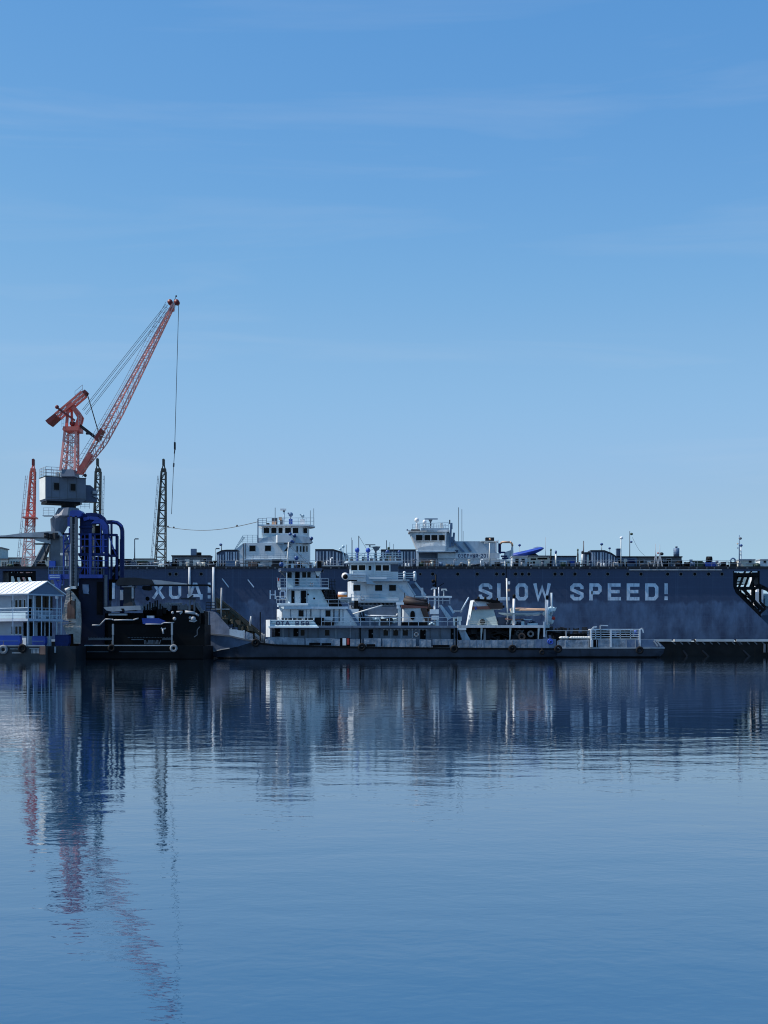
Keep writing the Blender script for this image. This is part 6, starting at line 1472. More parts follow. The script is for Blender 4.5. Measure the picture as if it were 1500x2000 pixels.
part(MB().pb(FS, 949.5, 966, 1048.8, 1056, 1, 2).bar(FS.p(958, 1052, .9), FS.p(958, 1052, 1.0), .20, 12), 'funnel', 'dark_steel', s2)
part(MB().bar(FS.p(957.8, 1052, .80), FS.p(957.8, 1052, .9), .2, 12), 'funnel_emblem', 'orange_pale', s2)
part(MB().bar(FS.p(955.8, 1106, -.6), FS.p(955.8, 1061, -.6), .12, 6).pb(FS, 946, 953, 1059.5, 1062, -.7, .5), 'deck_lamp', 'crane_white', s2)
part(MB().bar(FS.p(969.5, 1078, .2), FS.p(969.5, 1056, .2), .12).bar(FS.p(973, 1078, .3), FS.p(973, 1054, .3), .08), 'post', 'radar_white', s2)
af = part(MB().line([FS.p(978.5, 1062, .5), FS.p(980, 1058.5, .5), FS.p(996, 1058.5, .5), FS.p(1000, 1060, .5), FS.p(1001.5, 1066, .5)], .19, 8), 'gantry_arch', 'orange_pale', s2)
part(MB().pp(FS, [(999.5, 1066), (1003, 1066), (1004, 1092), (984, 1092), (986, 1078), (998, 1074)], .7, .4), 'gantry_leg', 'worn_white', s2)
part(MB().pb(FS, 975.5, 980, 1060, 1080, 1.5, .8), 'pipe_stack', 'gantry_navy', s2)
for t_, x_ in ((1077, 978), (1084.5, 982), (1088.5, 984)): part(MB().pb(FS, x_ - 3, x_ + 9, t_, t_ + 3, .5, .3), 'slot', 'gantry_navy', s2)
g = MB()
g.bar(FS.p(879.5, 1068, .3), FS.p(881, 1024, .3), .20); g.bar(FS.p(885, 1066, .5), FS.p(887, 1040, .5), .22); g.pb(FS, 878, 886, 1048, 1060, .2, .8); g.pb(FS, 880, 884, 1021, 1033, .3, .5); g.bar(FS.p(884, 1050, .2), FS.p(894, 1066, .2), .14)
part(g, 'exhaust', 'stair_blue', s2)
for px, t_, b_, r_ in ((896.5, 989.5, 1056, .06), (903, 993, 1056, .05), (905.5, 1036, 1056, .04), (879, 1014, 1022, .14)): part(MB().bar(FS.p(px, b_, 1.5), FS.p(px, t_, 1.5), r_), 'aerial', 'mid_steel', s2)
part(MB().bar(FS.p(842, 1036, 3), FS.p(842, 1013, 3), .14, 8).pp(FS, [(838, 1012.5), (846, 1012.5), (843.5, 1017), (840.5, 1017)], 2.8, .4), 'radar_mast', 'mid_steel', s2)
part(MB().pb(FS, 830, 856, 1010, 1012, 2.6, .5), 'radar_scanner', 'stair_blue', s2)
for px, py, r_ in ((814.5, 1014, 4.6), (829.8, 1017.5, 3.9)): part(MB().bar(FS.p(px, 1036, 2), FS.p(px, py, 2), .12, 8).sphere(FS.p(px, py, 2), r_ * FS.k, 12, 9, (1, 1, 1.05)), 'radome', 'radar_white', s2)
for a, b_, t_, u_ in ((826, 833, 1022, 1031), (861, 866, 1019, 1031), (812, 818, 1022, 1031)): part(MB().pb(FS, a, b_, t_, u_, 2, .6), 'roof_box', 'crane_white', s2)
g = MB(); g.rail([FS.p(806, 1035, 1), FS.p(876, 1032, .5)], FS.z(1021) - FS.z(1033), 2, 1.3, .045)
for q in range(10): g.bar(FS.p(838 + q * 3.6, 1032, 2.5), FS.p(838 + q * 3.6 + random.uniform(-3, 3), 1021, 2.5), .05)
part(g, 'guard_rail', 'tug_white', s2)
part(MB().rail([FS.p(818, 1106, -.5), FS.p(975, 1106, -.5)], FS.z(1092) - FS.z(1106), 3, 1.6, .035), 'deck_rail', 'tug_white', s2)
part(MB().bar(FS.p(795, 1035, 1), FS.p(800, 1036, 1), .05).sphere(FS.p(795.5, 1034, 1), .16, 7, 5), 'side_light', 'stair_blue', s2)

rb = thing('covered_boat', 'small boat under a tilted bright blue cover on top of the dock wall', 'boat', (FT.x(1032), 242.6, FT.z(1086)))
rings = []
for px, top, bot, hb in ((1003, 1080, 1089.5, .5), (1012, 1078, 1088.5, .9), (1030, 1074, 1084.5, 1.1), (1048, 1069.5, 1080, 1.1), (1058, 1068, 1075, .8), (1063, 1069, 1071.5, .2)):
    c = FT.p(px, top, .9); zb_ = FT.z(bot); zm = c.z * .55 + zb_ * .45
    rings.append([(c.x, c.y - hb, zm), (c.x, c.y - hb * .6, zb_), (c.x, c.y + hb * .6, zb_), (c.x, c.y + hb, zm), (c.x, c.y + hb * .35, c.z), (c.x, c.y - hb * .35, c.z)])
part(MB().loft(rings), 'cover', 'cover_blue', rb)
part(MB().pp(FT, [(1042, 1069.6), (1050, 1067), (1058, 1067.5), (1058, 1068.6)], .7, .6), 'canopy', 'radar_white', rb)
part(MB().pp(FT, [(1024, 1087), (1046, 1080), (1058, 1088), (1054, 1091), (1040, 1086), (1028, 1090)], .6, .8), 'cradle', 'dark_steel', rb)
# vessel seen through the right opening of the dock
ws = thing('workboat', 'white workboat glimpsed through the truss opening at the right end of the dock', 'boat', (FS.x(1470), 266, 3))
part(MB().loft([[FS.p(1440, 1204, 0), FS.p(1440, 1204, 8), FS.p(1446, 1228, 7), FS.p(1446, 1228, 1)], [FS.p(1540, 1200, 0), FS.p(1540, 1200, 8), FS.p(1540, 1228, 7), FS.p(1540, 1228, 1)]]), 'hull', 'stair_blue', ws)
part(MB().pb(FS, 1452, 1530, 1170, 1204, 1, 6), 'deckhouse', 'tug_grey', ws)
part(MB().plan(bowed(FS, 1470, 1492, .4, 3, .9, 'l'), FS.z(1182), FS.z(1118)), 'bridge', 'radar_white', ws)
part(MB().pp(FS, [(1466, 1156), (1484, 1156), (1484, 1180), (1472, 1172)], -.2, .5), 'wing', 'radar_white', ws)
part(MB().pb(FS, 1444, 1470, 1122, 1140, 3, 3).pb(FS, 1496, 1516, 1160, 1184, .5, 3), 'cabin', 'teal_wall', ws)
part(MB().rail([FS.p(1440, 1170, .5), FS.p(1500, 1170, .5)], 1.0, 3, 1.2, .04), 'guard_rail', 'tug_white', ws)

# ---------------------------------------------------------------- work barge with the blue gantry rig
FB = Fr(195.0)
wb_ = thing('work_barge', 'black work barge with crowded dark deck beside the front tug bow', 'barge', (FB.x(270), 201, 0))
zw = FB.z(1261.5)
part(MB().loft([[(FB.x(146), 195, zw), (FB.x(397), 195, zw), (FB.x(397), 207, zw), (FB.x(146), 207, zw)], [(FB.x(146), 195.1, .1), (FB.x(397), 195.1, .1), (FB.x(397), 206.9, .1), (FB.x(146), 206.9, .1)], [(FB.x(150), 196, -1), (FB.x(394), 196, -1), (FB.x(394), 206, -1), (FB.x(150), 206, -1)]]), 'hull', 'black_steel', wb_)
part(MB().pb(FB, 165, 335, 1259.6, 1261.6, -.15, .2), 'deck_edge', 'light_steel', wb_)
part(MB().pb(FB, 170, 212, 1272.6, 1273.6, -.08, .12).pb(FB, 233, 334, 1272.6, 1273.6, -.08, .12), 'rubbing_strake', 'mid_steel', wb_)
part(MB().pb(FB, 205, 395, 1219, 1261, 2.5, 7), 'deckhouse', 'black_steel', wb_)
part(MB().pb(FB, 160, 272, 1196, 1261, 4.0, 5), 'engine_house', 'black_steel', wb_)
part(MB().pb(FB, 268, 392, 1192, 1219, 4.5, 4), 'upper_house', 'black_steel', wb_)
part(MB().pp(FB, [(198, 1186), (208, 1184.5), (270, 1182), (272, 1190.5), (250, 1191.5), (216, 1194), (204, 1192)], 1.5, 2), 'pontoon_float', 'light_steel', wb_)
part(MB().pb(FB, 207.5, 243, 1198, 1201.5, 1.6, 1), 'gutter', 'light_steel', wb_)
part(MB().pp(FB, [(232, 1188), (238, 1188), (240, 1194), (236, 1194)], 1.4, .1), 'strap', 'black_steel', wb_)
g = MB().line([FB.p(177, 1221, 1), FB.p(192, 1221, 1), FB.p(203, 1209, 1), FB.p(216, 1209.5, 1), FB.p(220, 1211, 1), FB.p(258, 1210.5, 1), FB.p(268, 1207.5, 1)], .10, 6)
part(g, 'white_pipe', 'light_steel', wb_)
part(MB().line([FB.p(282, 1219, 1), FB.p(313, 1219, 1), FB.p(318, 1216, 1), FB.p(338, 1216, 1)], .08, 6), 'white_pipe', 'light_steel', wb_)
part(MB().pp(FB, [(273, 1207), (305, 1207), (318, 1213), (314, 1218), (281, 1219), (275, 1218)], 1.6, 2.0), 'blue_tarpaulin', 'gantry_blue', wb_)
part(MB().pb(FB, 282, 295.5, 1202, 1206.8, 2, .8), 'white_box', 'worn_white', wb_)
for a, t_, b_ in ((219.5, 1218.5, 1240), (335, 1217, 1240)): part(MB().pb(FB, a - 1.7, a + 1.7, t_, b_, .3, .35).pb(FB, a - 1.2, a + .8, b_, 1260, .4, .2), 'post', 'light_steel', wb_)
part(MB().bar(FB.p(316, 1228, .8), FB.p(317, 1238, .8), .13, 6).line([FB.p(313, 1226, .8), FB.p(316, 1229, .8), FB.p(322, 1227, .8)], .1), 'valve', 'light_steel', wb_)
g = MB()
for px in range(166, 216, 3): g.pb(FB, px, px + 1.2, 1244, 1245, 2.2, .1)
for px in range(244, 334, 3): g.pb(FB, px, px + 1.3, 1244.5, 1245.7, 2.2, .1)
g.pb(FB, 166, 216, 1246, 1250, 2.25, .1); g.pb(FB, 251, 275, 1248, 1250, 2.25, .1); g.pb(FB, 312, 333, 1246, 1250, 2.25, .1)
for q in range(12): g.bar(FB.p(280 + q * 2.6, 1258, 1.2), FB.p(281 + q * 2.6 + random.uniform(-2, 2), 1250, 1.2), .07)
part(g, 'deck_fittings', 'mid_steel', wb_)
g = MB(); 
for q in range(34): g.bar(FB.p(273 + q * 2.6, 1190, 3), FB.p(273 + q * 2.6 + random.uniform(-1, 1), 1176 + random.uniform(-1, 6), 3), .09)
g.bar(FB.p(273, 1186, 3), FB.p(362, 1186, 3), .1); g.bar(FB.p(283, 1179, 3), FB.p(350, 1178, 3), .06)
part(g, 'pipe_rack', 'mid_steel', wb_)
g = MB()
for q in range(9): px = 318 + q * 5; g.pb(FB, px, px + 3.2, 1181 + random.uniform(-2, 2), 1189, 3.2, .8)
g.pb(FB, 313, 346, 1175.5, 1180, 4.2, 1.0)
part(g, 'gas_bottles', 'light_steel', wb_)
g = MB()
for q in range(30): g.lump(FB.p(random.uniform(272, 380), random.uniform(1187, 1197), random.uniform(3, 5)), random.uniform(.2, .55))
for q in range(8): px = 276 + q * 5; g.bar(FB.p(px, 1192, 3), FB.p(px + random.uniform(-1, 1), 1168 + random.uniform(2, 16), 3), .11); g.sphere(FB.p(281, 1168, 3), .3, 7, 5)
part(g, 'deck_clutter', 'black_steel', wb_)
g = MB().bar(FB.p(341, 1194.5, 1.8), FB.p(353, 1194, 1.8), .12, 6).bar(FB.p(358, 1194.5, 1.8), FB.p(377, 1197, 1.8), .22, 6).bar(FB.p(377, 1197, 1.8), FB.p(385, 1202, 1.8), .14, 6)
g.bar(FB.p(348, 1199, 1.8), FB.p(352, 1195, 1.8), .1).sphere(FB.p(374, 1208, 1.8), .35, 8, 6).sphere(FB.p(368, 1206, 1.9), .22, 8, 6).line([FB.p(366, 1212, 1.8), FB.p(376, 1214, 1.8), FB.p(381, 1211, 1.8)], .09).sphere(FB.p(337, 1208, 1.9), .25, 8, 6).sphere(FB.p(333, 1196, 1.9), .2, 8, 6)
part(g, 'windlass', 'light_steel', wb_)
part(MB().pb(FB, 330, 385, 1196, 1219, 2.6, 2), 'windlass_bed', 'black_steel', wb_)
part(MB().pb(FB, 364, 367, 1170, 1192, 2.4, .4).pb(FB, 373, 376, 1168, 1192, 2.6, .4), 'small_crane_post', 'mid_steel', wb_)
g = MB().bar(FB.p(348, 1168, 2.4), FB.p(378, 1168.5, 2.4), .14).pp(FB, [(363, 1167), (372, 1160.5), (374, 1163), (366, 1168)], 2.2, .3)
part(g, 'small_crane_arm', 'dark_steel', wb_)
g = MB()
for dx_ in (0, 6): g.bar(FB.p(374 + dx_, 1176, 3), FB.p(388 + dx_ * .6, 1196, 3), .12)
for q in range(6): g.bar(FB.p(375 + q * 2.4, 1177 + q * 3.4, 3), FB.p(381 + q * 2, 1177 + q * 3.4, 3), .07)
part(g, 'ladder', 'mid_steel', wb_)
part(MB().line([FB.p(389, 1224, .6), FB.p(384, 1230, .6), FB.p(384, 1240, .6), FB.p(378, 1244, .6)], .06), 'chain', 'mid_steel', wb_)
for px, lab, mm in ((219, 'tyre fender at the middle of the black work barge side', None), (340, 'pale rimmed tyre fender at the right end of the black barge deck edge', 'rubber_grey')):
    tyre(FB, px, 1266, -.4, lab, 1.0, mm)
# flat topped deck crane with a long tapering boom
fc = thing('deck_crane', 'grey deck crane on the black barge with a long flat boom pointing right', 'crane', FB.p(244, 1196, 3))
part(MB().loft([[FB.p(234, 1192, 2), FB.p(258, 1192, 2), FB.p(258, 1192, 4.4), FB.p(234, 1192, 4.4)], [FB.p(236, 1172, 2.2), FB.p(252, 1172, 2.2), FB.p(252, 1172, 4.2), FB.p(236, 1172, 4.2)], [FB.p(236, 1144, 2.2), FB.p(253, 1144, 2.2), FB.p(253, 1144, 4.2), FB.p(236, 1144, 4.2)]]), 'pedestal', 'dark_steel', fc)
part(MB().pb(FB, 232.5, 257, 1143.5, 1145.8, 1.9, 2.6), 'slew_ring', 'mid_steel', fc)
part(MB().pb(FB, 229, 235, 1151, 1171, 2.1, .3).pb(FB, 252, 255.5, 1144, 1168, 2.0, .4), 'hydraulic_ram', 'light_steel', fc)
part(MB().pp(FB, [(221, 1136), (228, 1127), (258, 1126.5), (292, 1131), (297, 1141), (222, 1142)], 2.0, 2.2), 'boom_root', 'dark_steel', fc)
part(MB().pp(FB, [(292, 1131), (308, 1132), (362, 1138.8), (362, 1140.5), (297, 1140.4)], 2.05, 1.6), 'boom', 'light_steel', fc)
part(MB().pp(FB, [(288, 1140.5), (405, 1140.2), (406.5, 1142), (406, 1145.5), (404, 1145.5), (403, 1142.8), (288, 1143)], 2.0, 1.8), 'boom_chord', 'black_steel', fc)
part(MB().pp(FB, [(272, 1143), (288, 1143), (290, 1150), (284, 1152), (274, 1151), (271, 1148)], 2.6, 1), 'grab', 'black_steel', fc)
# second such crane, boom out of the frame to the left
FL = Fr(232.0)
fl = thing('deck_crane', 'grey flat boom crane at the left edge, boom pointing left out of view', 'crane', FL.p(104, 1110, 1))
part(MB().pp(FL, [(-40, 1046.6), (10, 1045), (40, 1041), (92, 1037.5), (112, 1037), (118, 1046), (112, 1050), (20, 1048), (-40, 1048.4)], .4, 1.6), 'boom', 'light_steel', fl)
part(MB().pp(FL, [(-40, 1048.5), (90, 1048.2), (110, 1050), (112, 1052), (90, 1051), (-40, 1050)], .5, 1.4), 'boom_chord', 'dark_steel', fl)
part(MB().pb(FL, 97, 116, 1050, 1140, .8, 1.8), 'pedestal', 'mid_steel', fl)
part(MB().pp(FL, [(64, 1049), (97, 1050), (97, 1062), (88, 1060), (68, 1055)], .6, 1.0), 'counterweight', 'light_steel', fl)
g = MB()
for q in range(10): g.lump(FL.p(88 + random.uniform(0, 24), 1047 + random.uniform(-3, 5), .3), random.uniform(.2, .5))
part(g, 'hydraulics', 'dark_steel', fl)
part(MB().pb(FL, 65, 94, 1060.5, 1062.5, .6, 1.2).bar(FL.p(84, 1062, .6), FL.p(90, 1096, .6), .1), 'platform', 'dark_steel', fl)
part(MB().bar(FL.p(28, 1045, 1), FL.p(28, 1043, 1), .15).bar(FL.p(46, 1045, 1), FL.p(46, 1040, 1), .2), 'boom_lamp', 'light_steel', fl)
for q in (0,): part(MB().pb(FL, 95, 107, 1095, 1108, .2, .5), 'blue_box', 'bright_blue', fl)

# the blue gantry rig
FG = Fr(197.0)
gr = thing('gantry_rig', 'tall dark blue steel gantry rig with curved tops and a pale rusty guide plate', 'gantry', FG.p(175, 1262, 2))
def cols(items, nm, m):
    for a, c, t_, b_, dy, dep in items: part(MB().pb(FG, a, c, t_, b_, dy, dep), nm, m, gr)
cols([(136.5, 141, 1008, 1147, 0, .7), (146, 150, 1008, 1147, 0, .7)], 'guide_rail', 'mid_steel')
tr = part(MB().pb(FG, 141, 146, 1008, 1149, .25, .4), 'guide_track', 'dark_steel', gr)
g = MB()
for q in range(44): g.pb(FG, 141.4, 142.4, 1024 + q * 2.8, 1025.6 + q * 2.8, .2, .06); g.pb(FG, 144.2, 145.4, 1024 + q * 2.8, 1025.6 + q * 2.8, .2, .06)
part(g, 'track_holes', 'light_steel', tr)
part(MB().pb(FG, 136.5, 139, 1062, 1147, -.12, .1), 'rail_face', 'light_steel', gr)
part(MB().pp(FG, [(135, 1009), (137, 998), (141, 996.5), (156, 996.5), (160, 1001), (158, 1008), (152, 1010)], 0, 2.5), 'head_block', 'gantry_blue', gr)
cols([(119.5, 122.5, 1040, 1142, 1, .5), (131, 134.6, 1030, 1142, 1, .5), (130, 136.6, 1009, 1027, .6, .9)], 'ladder_post', 'gantry_blue')
cols([(119.5, 134, 1040, 1043.5, 1, .4), (122, 136, 1060, 1062, 1, .3), (122, 134, 1076, 1078, 1, .3), (122, 134, 1110, 1112, 1, .3), (122, 134, 1093, 1094, 1, .3)], 'ladder_rung', 'gantry_navy')
part(MB().bar(FG.p(121, 1076, 1.2), FG.p(133, 1060, 1.2), .12).bar(FG.p(121, 1058, 1.2), FG.p(133, 1043, 1.2), .1), 'brace', 'gantry_blue', gr)
part(MB().pb(FG, 124, 127.5, 1082, 1112, 1.3, .3), 'cable_tray', 'light_steel', gr)
part(MB().sphere(FG.p(128.5, 1068, 1.6), .28, 8, 6).pb(FG, 114.5, 120, 1079, 1083.5, .9, .4), 'floodlight', 'crane_white', gr)
cols([(150, 174, 1009, 1081, 2.0, .5), (152, 172, 1081, 1125, 2.2, .5)], 'back_panel', 'black_steel')
cols([(180, 192, 1024, 1080, 2.0, .6), (178, 193, 1086, 1122, 2.2, .6)], 'hoist_box', 'black_steel')
cols([(171.5, 177, 1041, 1122, .6, .6)], 'post', 'gantry_blue'); cols([(196.5, 201, 1042, 1078, .9, .5)], 'post', 'gantry_blue')
cols([(150, 209, 1079.5, 1084.5, .8, 1.2), (150, 200, 1040.5, 1044, .9, 1.2), (208, 224, 1041, 1045, 1.4, 1), (208, 224, 1082, 1086, 1.4, 1), (150, 176, 1026, 1029, 1.4, .6)], 'cross_beam', 'gantry_navy')
part(MB().pb(FG, 154, 199, 1122, 1129, .2, 2.2), 'platform_beam', 'gantry_blue', gr)
part(MB().rail([FG.p(177, 1122, .3), FG.p(197, 1122, .3)], 1.0, 2, .8, .035), 'guard_rail', 'mid_steel', gr)
def arch(pts, r_, dy, nm, m, n=4): return part(MB().line([FG.p(a, b_, dy) for a, b_ in pts], r_, n), nm, m, gr)
arch([(158, 1009), (164, 1004), (176, 1003.5), (190, 1005), (199, 1012), (203.5, 1022), (204.5, 1040), (204.5, 1190)], .30, 1.4, 'arch', 'gantry_navy')
arch([(160, 1013), (172, 1010), (190, 1012)], .26, 1.2, 'arch', 'gantry_blue')
part(MB().pp(FG, [(175, 1021), (186, 1010), (199, 1014), (207, 1024), (208, 1042), (199, 1042), (193, 1021)], 1.0, 1.4), 'corner_plate', 'gantry_blue', gr)
part(MB().pp(FG, [(152, 1009), (188, 1009), (192, 1021), (175, 1022), (174, 1040), (152, 1040)], 1.7, .6), 'head_plate', 'gantry_navy', gr)
arch([(196, 1016.5), (212, 1016), (221, 1017.5), (228, 1023), (231, 1032), (231.2, 1046), (231.2, 1215)], .30, 3.0, 'arch', 'gantry_navy')
arch([(212, 1014.5), (222, 1016), (232, 1025)], .14, 2.8, 'arch', 'gantry_blue')
cols([(218.5, 223.5, 1044, 1130, 2.6, .6), (209, 212, 1020, 1130, 2.4, .6)], 'post', 'gantry_navy')
cols([(201.5, 207, 1122, 1186, .9, .8), (226.5, 229, 1050, 1215, 2.8, .5)], 'post', 'mid_steel')
part(MB().bar(FG.p(213, 1116, 3), FG.p(226, 1090, 3), .22).bar(FG.p(211, 1130, 3), FG.p(226, 1106, 3), .2), 'brace', 'black_steel', gr)
part(MB().pb(FG, 210, 232, 1122, 1136, 3.2, 1.0), 'cross_beam', 'black_steel', gr)
part(MB().sphere(FG.p(215.5, 1074, 2.6), .32, 8, 6).pb(FG, 212, 219, 1076, 1082, 2.4, .8), 'hoist_motor', 'black_steel', gr)
part(MB().pb(FG, 150, 201, 1129, 1262, 1.2, 5), 'machinery_tower', 'tower_navy', gr)
part(MB().pb(FG, 128, 151, 1143, 1262, 2.0, 4), 'machinery_tower', 'black_steel', gr)
part(MB().pb(FG, 186, 197, 1136, 1200, 1.05, .15), 'door_recess', 'black_void', gr)
part(MB().pp(FG, [(158, 1141), (170, 1141), (171, 1153), (169.5, 1156), (171, 1160), (160, 1158.5), (158.5, 1152)], 1.0, .15), 'light_panel', 'stair_blue', gr)
part(MB().pb(FG, 200, 212, 1130, 1172, 2.2, .4), 'side_frame', 'black_steel', gr)
part(MB().bar(FG.p(128, 1153, -.1), FG.p(137, 1149.5, -.1), .24, 8).pb(FG, 137, 148, 1145, 1150, -.1, .9), 'spud_clamp', 'crane_white', gr)
pl = part(MB().pp(FG, [(131.8, 1154.5), (139, 1154), (144, 1158), (157, 1177), (159, 1214), (157.3, 1257.5), (144.8, 1257), (144, 1238), (131.5, 1239), (126, 1228), (123.5, 1221), (148, 1216), (121, 1210)], -.3, .5), 'guide_plate', 'rusty_plate', gr)
part(MB().pp(FG, [(133, 1178), (140, 1172), (148, 1174), (148.5, 1208), (132, 1208.5)], -.36, .05), 'rust_patch', 'rust_brown', pl)
part(MB().pb(FG, 147.2, 148.8, 1170, 1209, -.42, .1).pb(FG, 138.6, 140, 1155, 1180, -.42, .1), 'slot', 'black_steel', pl)
part(MB().pb(FG, 115, 149, 1215.5, 1217.5, -.5, .15).pb(FG, 112, 114, 1217, 1240, -.4, .15), 'lower_rail', 'light_steel', pl)
g = MB(); g.pb(FG, 94, 118, 1121.5, 1131.5, .2, 1.6); part(g, 'side_basket', 'bright_blue', gr)
part(MB().pb(FG, 96, 116, 1124, 1125.2, .1, .08).pb(FG, 97, 116, 1127.5, 1128.6, .1, .08), 'basket_stripe', 'cyan_white', gr)
part(MB().rail([FG.p(94, 1121.5, .2), FG.p(134, 1121.5, .2)], 1.1, 2, .7, .03), 'guard_rail', 'stair_blue', gr)
part(MB().bar(FG.p(104, 1131, 1), FG.p(112, 1155, 1), .24).bar(FG.p(116, 1131, 1), FG.p(112, 1155, 1), .2).bar(FG.p(110, 1134, 1), FG.p(111, 1150, 1), .14), 'basket_strut', 'bright_blue', gr)
part(MB().pb(FG, 117, 136, 1121, 1130, .8, 1.2), 'basket_link', 'gantry_blue', gr)

for t_ in (1052, 1066, 1094, 1108):
    part(MB().bar(FG.p(150, t_, .8), FG.p(207, t_ + .5, .9), .075), 'pipe_run', 'gantry_blue', gr)
for px, a_, b_ in ((155.5, 1044, 1080), (163, 1044, 1122), (168.5, 1084, 1122), (183, 1044, 1122), (189, 1084, 1122), (194, 1024, 1080)):
    part(MB().bar(FG.p(px, a_, .9), FG.p(px, b_, .9), .07), 'riser_pipe', 'gantry_blue', gr)
for a_, b_ in (((151, 1084), (171, 1120)), ((171, 1084), (151, 1120)), ((178, 1044), (196, 1079)), ((209, 1045), (222, 1082))):
    part(MB().bar(FG.p(*a_, 1.5), FG.p(*b_, 1.5), .10), 'brace', 'gantry_blue', gr)
for px, py, r_ in ((160, 1070, .3), (186, 1100, .34), (167, 1100, .25)):
    part(MB().bar(FG.p(px, py, 1.0), FG.p(px, py, 1.6), r_, 12), 'valve_wheel', 'mid_steel', gr)

# ---------------------------------------------------------------- floating house at the left edge
FH = Fr(188.0)
Y_ = R(36); ux = Vector((-math.cos(Y_), math.sin(Y_), 0)); vx = Vector((math.sin(Y_), math.cos(Y_), 0))   # along the long side (left, back), along the gable end (right, back)
C0 = Vector((FH.x(57), 188.0, 0)); WG = 5.36; LG = 16.0
fh = thing('floating_house', 'two-storey pale blue floating house with white gable roof at the left edge', 'floating house', (C0.x, C0.y, 0))
def q3(u, v, z): p = C0 + ux * u + vx * v; return (p.x, p.y, z)
def qbox(g, u0, u1, v0, v1, z0, z1): return g.loft([[q3(u0, v0, z0), q3(u1, v0, z0), q3(u1, v1, z0), q3(u0, v1, z0)], [q3(u0, v0, z1), q3(u1, v0, z1), q3(u1, v1, z1), q3(u0, v1, z1)]])
ze, zr = FH.z(1158), FH.z(1135); z2, z1 = FH.z(1208), FH.z(1262)
g = MB(); qbox(g, 1.5, LG, .8, WG - .3, z2, ze - .05); part(g, 'upper_wall', 'house_wall', fh)
g = MB(); qbox(g, 1.5, LG, .8, WG - .3, z1, z2 - .35); part(g, 'lower_wall', 'house_wall', fh)
g = MB(); qbox(g, -.2, LG, -.4, WG + .2, z2 - .34, z2 - .02); part(g, 'gallery_floor', 'house_wall', fh)
hm = WG / 2
def roofside(v0, z0, v1, z1_, t=.12):
    return MB().loft([[q3(-.5, v0, z0), q3(-.5, v1, z1_), q3(-.5, v1, z1_ + t), q3(-.5, v0, z0 + t)], [q3(LG, v0, z0), q3(LG, v1, z1_), q3(LG, v1, z1_ + t), q3(LG, v0, z0 + t)]])
rf = part(roofside(-.55, ze - .12, hm, zr), 'roof', 'roof_white', fh); part(roofside(WG + .5, ze - .12, hm, zr), 'roof', 'roof_white', fh)
g = MB()
for q in range(14):
    u = .5 + q * 1.15
    g.bar(q3(u, -.55, ze + .02), q3(u, hm, zr + .13), .035)
part(g, 'roof_seam', 'house_wall', rf)
g = MB().loft([[q3(-.3, 0, ze - .1), q3(-.3, WG, ze - .1), q3(-.3, hm, zr)], [q3(-.1, 0, ze - .1), q3(-.1, WG, ze - .1), q3(-.1, hm, zr)]]); part(g, 'gable', 'gable_grey', fh)
g = MB(); qbox(g, -.3, LG, -.4, -.25, ze - .3, ze - .12); qbox(g, -.35, -.2, -.4, WG + .3, ze - .3, ze - .1); part(g, 'eaves_board', 'house_wall', fh)
for v in (-.3, WG * .12, WG * .37, WG * .62, WG * .86, WG): 
    g = MB(); g.bar(q3(-.15, v, z2), q3(-.15, v, ze - .2), .07); part(g, 'gallery_post', 'tug_white', fh)
    g = MB(); g.bar(q3(-.1, v, z1), q3(-.1, v, z2 - .3), .07); part(g, 'gallery_post', 'tug_white', fh)
for u in (2.8, 5.6, 8.4):
    g = MB(); g.bar(q3(u, -.35, z1), q3(u, -.35, ze - .2), .07); part(g, 'gallery_post', 'tug_white', fh)
g = MB(); hr_ = FH.z(1187) - z2
for hh in (.33, .66, 1.0):
    g.bar(q3(-.15, -.35, z2 + hr_ * hh), q3(LG, -.35, z2 + hr_ * hh), .05); g.bar(q3(-.15, -.35, z2 + hr_ * hh), q3(-.15, WG, z2 + hr_ * hh), .04)
for q in range(10): g.bar(q3(-.15, -.3 + q * WG / 9, z2), q3(-.15, -.3 + q * WG / 9, z2 + hr_), .03)
part(g, 'balustrade', 'tug_white', fh)
g = MB(); qbox(g, .3, LG, -.38, -.34, z2 + .05, z2 + hr_ * .55); part(g, 'balcony_panel', 'cyan_white', fh)
def hwin(u0, u1, za, zb_, nm='window', v=.8):
    f = MB(); qbox(f, u0 - .1, u1 + .1, v - .06, v - .01, zb_ - .1, za + .1); o_ = part(f, nm, 'tug_white', fh)
    g = MB(); qbox(g, u0, u1, v - .09, v - .062, zb_, za); part(g, 'pane', 'glass', o_)
cu = 1 / (math.cos(Y_) * FH.k)
for a, c in ((14, 22.5), (0, 8), (-14, -6)): hwin((57 - c) / cu + .55, (57 - a) / cu + .55, FH.z(1171), FH.z(1185)); hwin((57 - c) / cu + .55, (57 - a) / cu + .55, FH.z(1223), FH.z(1238))
hwin((57 - 45) / cu + 1.0, (57 - 40) / cu + 1.0, FH.z(1171), FH.z(1186), 'door'); hwin((57 - 46) / cu + 1.0, (57 - 40) / cu + 1.0, FH.z(1218), FH.z(1242), 'door')
def gbox(v0, v1, za, zb_, m, nm, u=1.5):
    g = MB(); qbox(g, u - .08, u - .02, v0, v1, zb_, za); return part(g, nm, m, fh)
cv = WG / (119 - 57)
gbox((70 - 57) * cv, (76 - 57) * cv, FH.z(1169), FH.z(1206), 'black_void', 'door')
for a, c in ((85, 95), (98, 109), (112, 117)): gbox((a - 57) * cv, (c - 57) * cv, FH.z(1163), FH.z(1190), 'glass', 'window')
for a, c in ((50 + 10, 66), (72, 80), (88, 100), (104, 116)): gbox((a - 57) * cv, (c - 57) * cv, FH.z(1215), FH.z(1242), 'black_void', 'doorway')
g = MB()
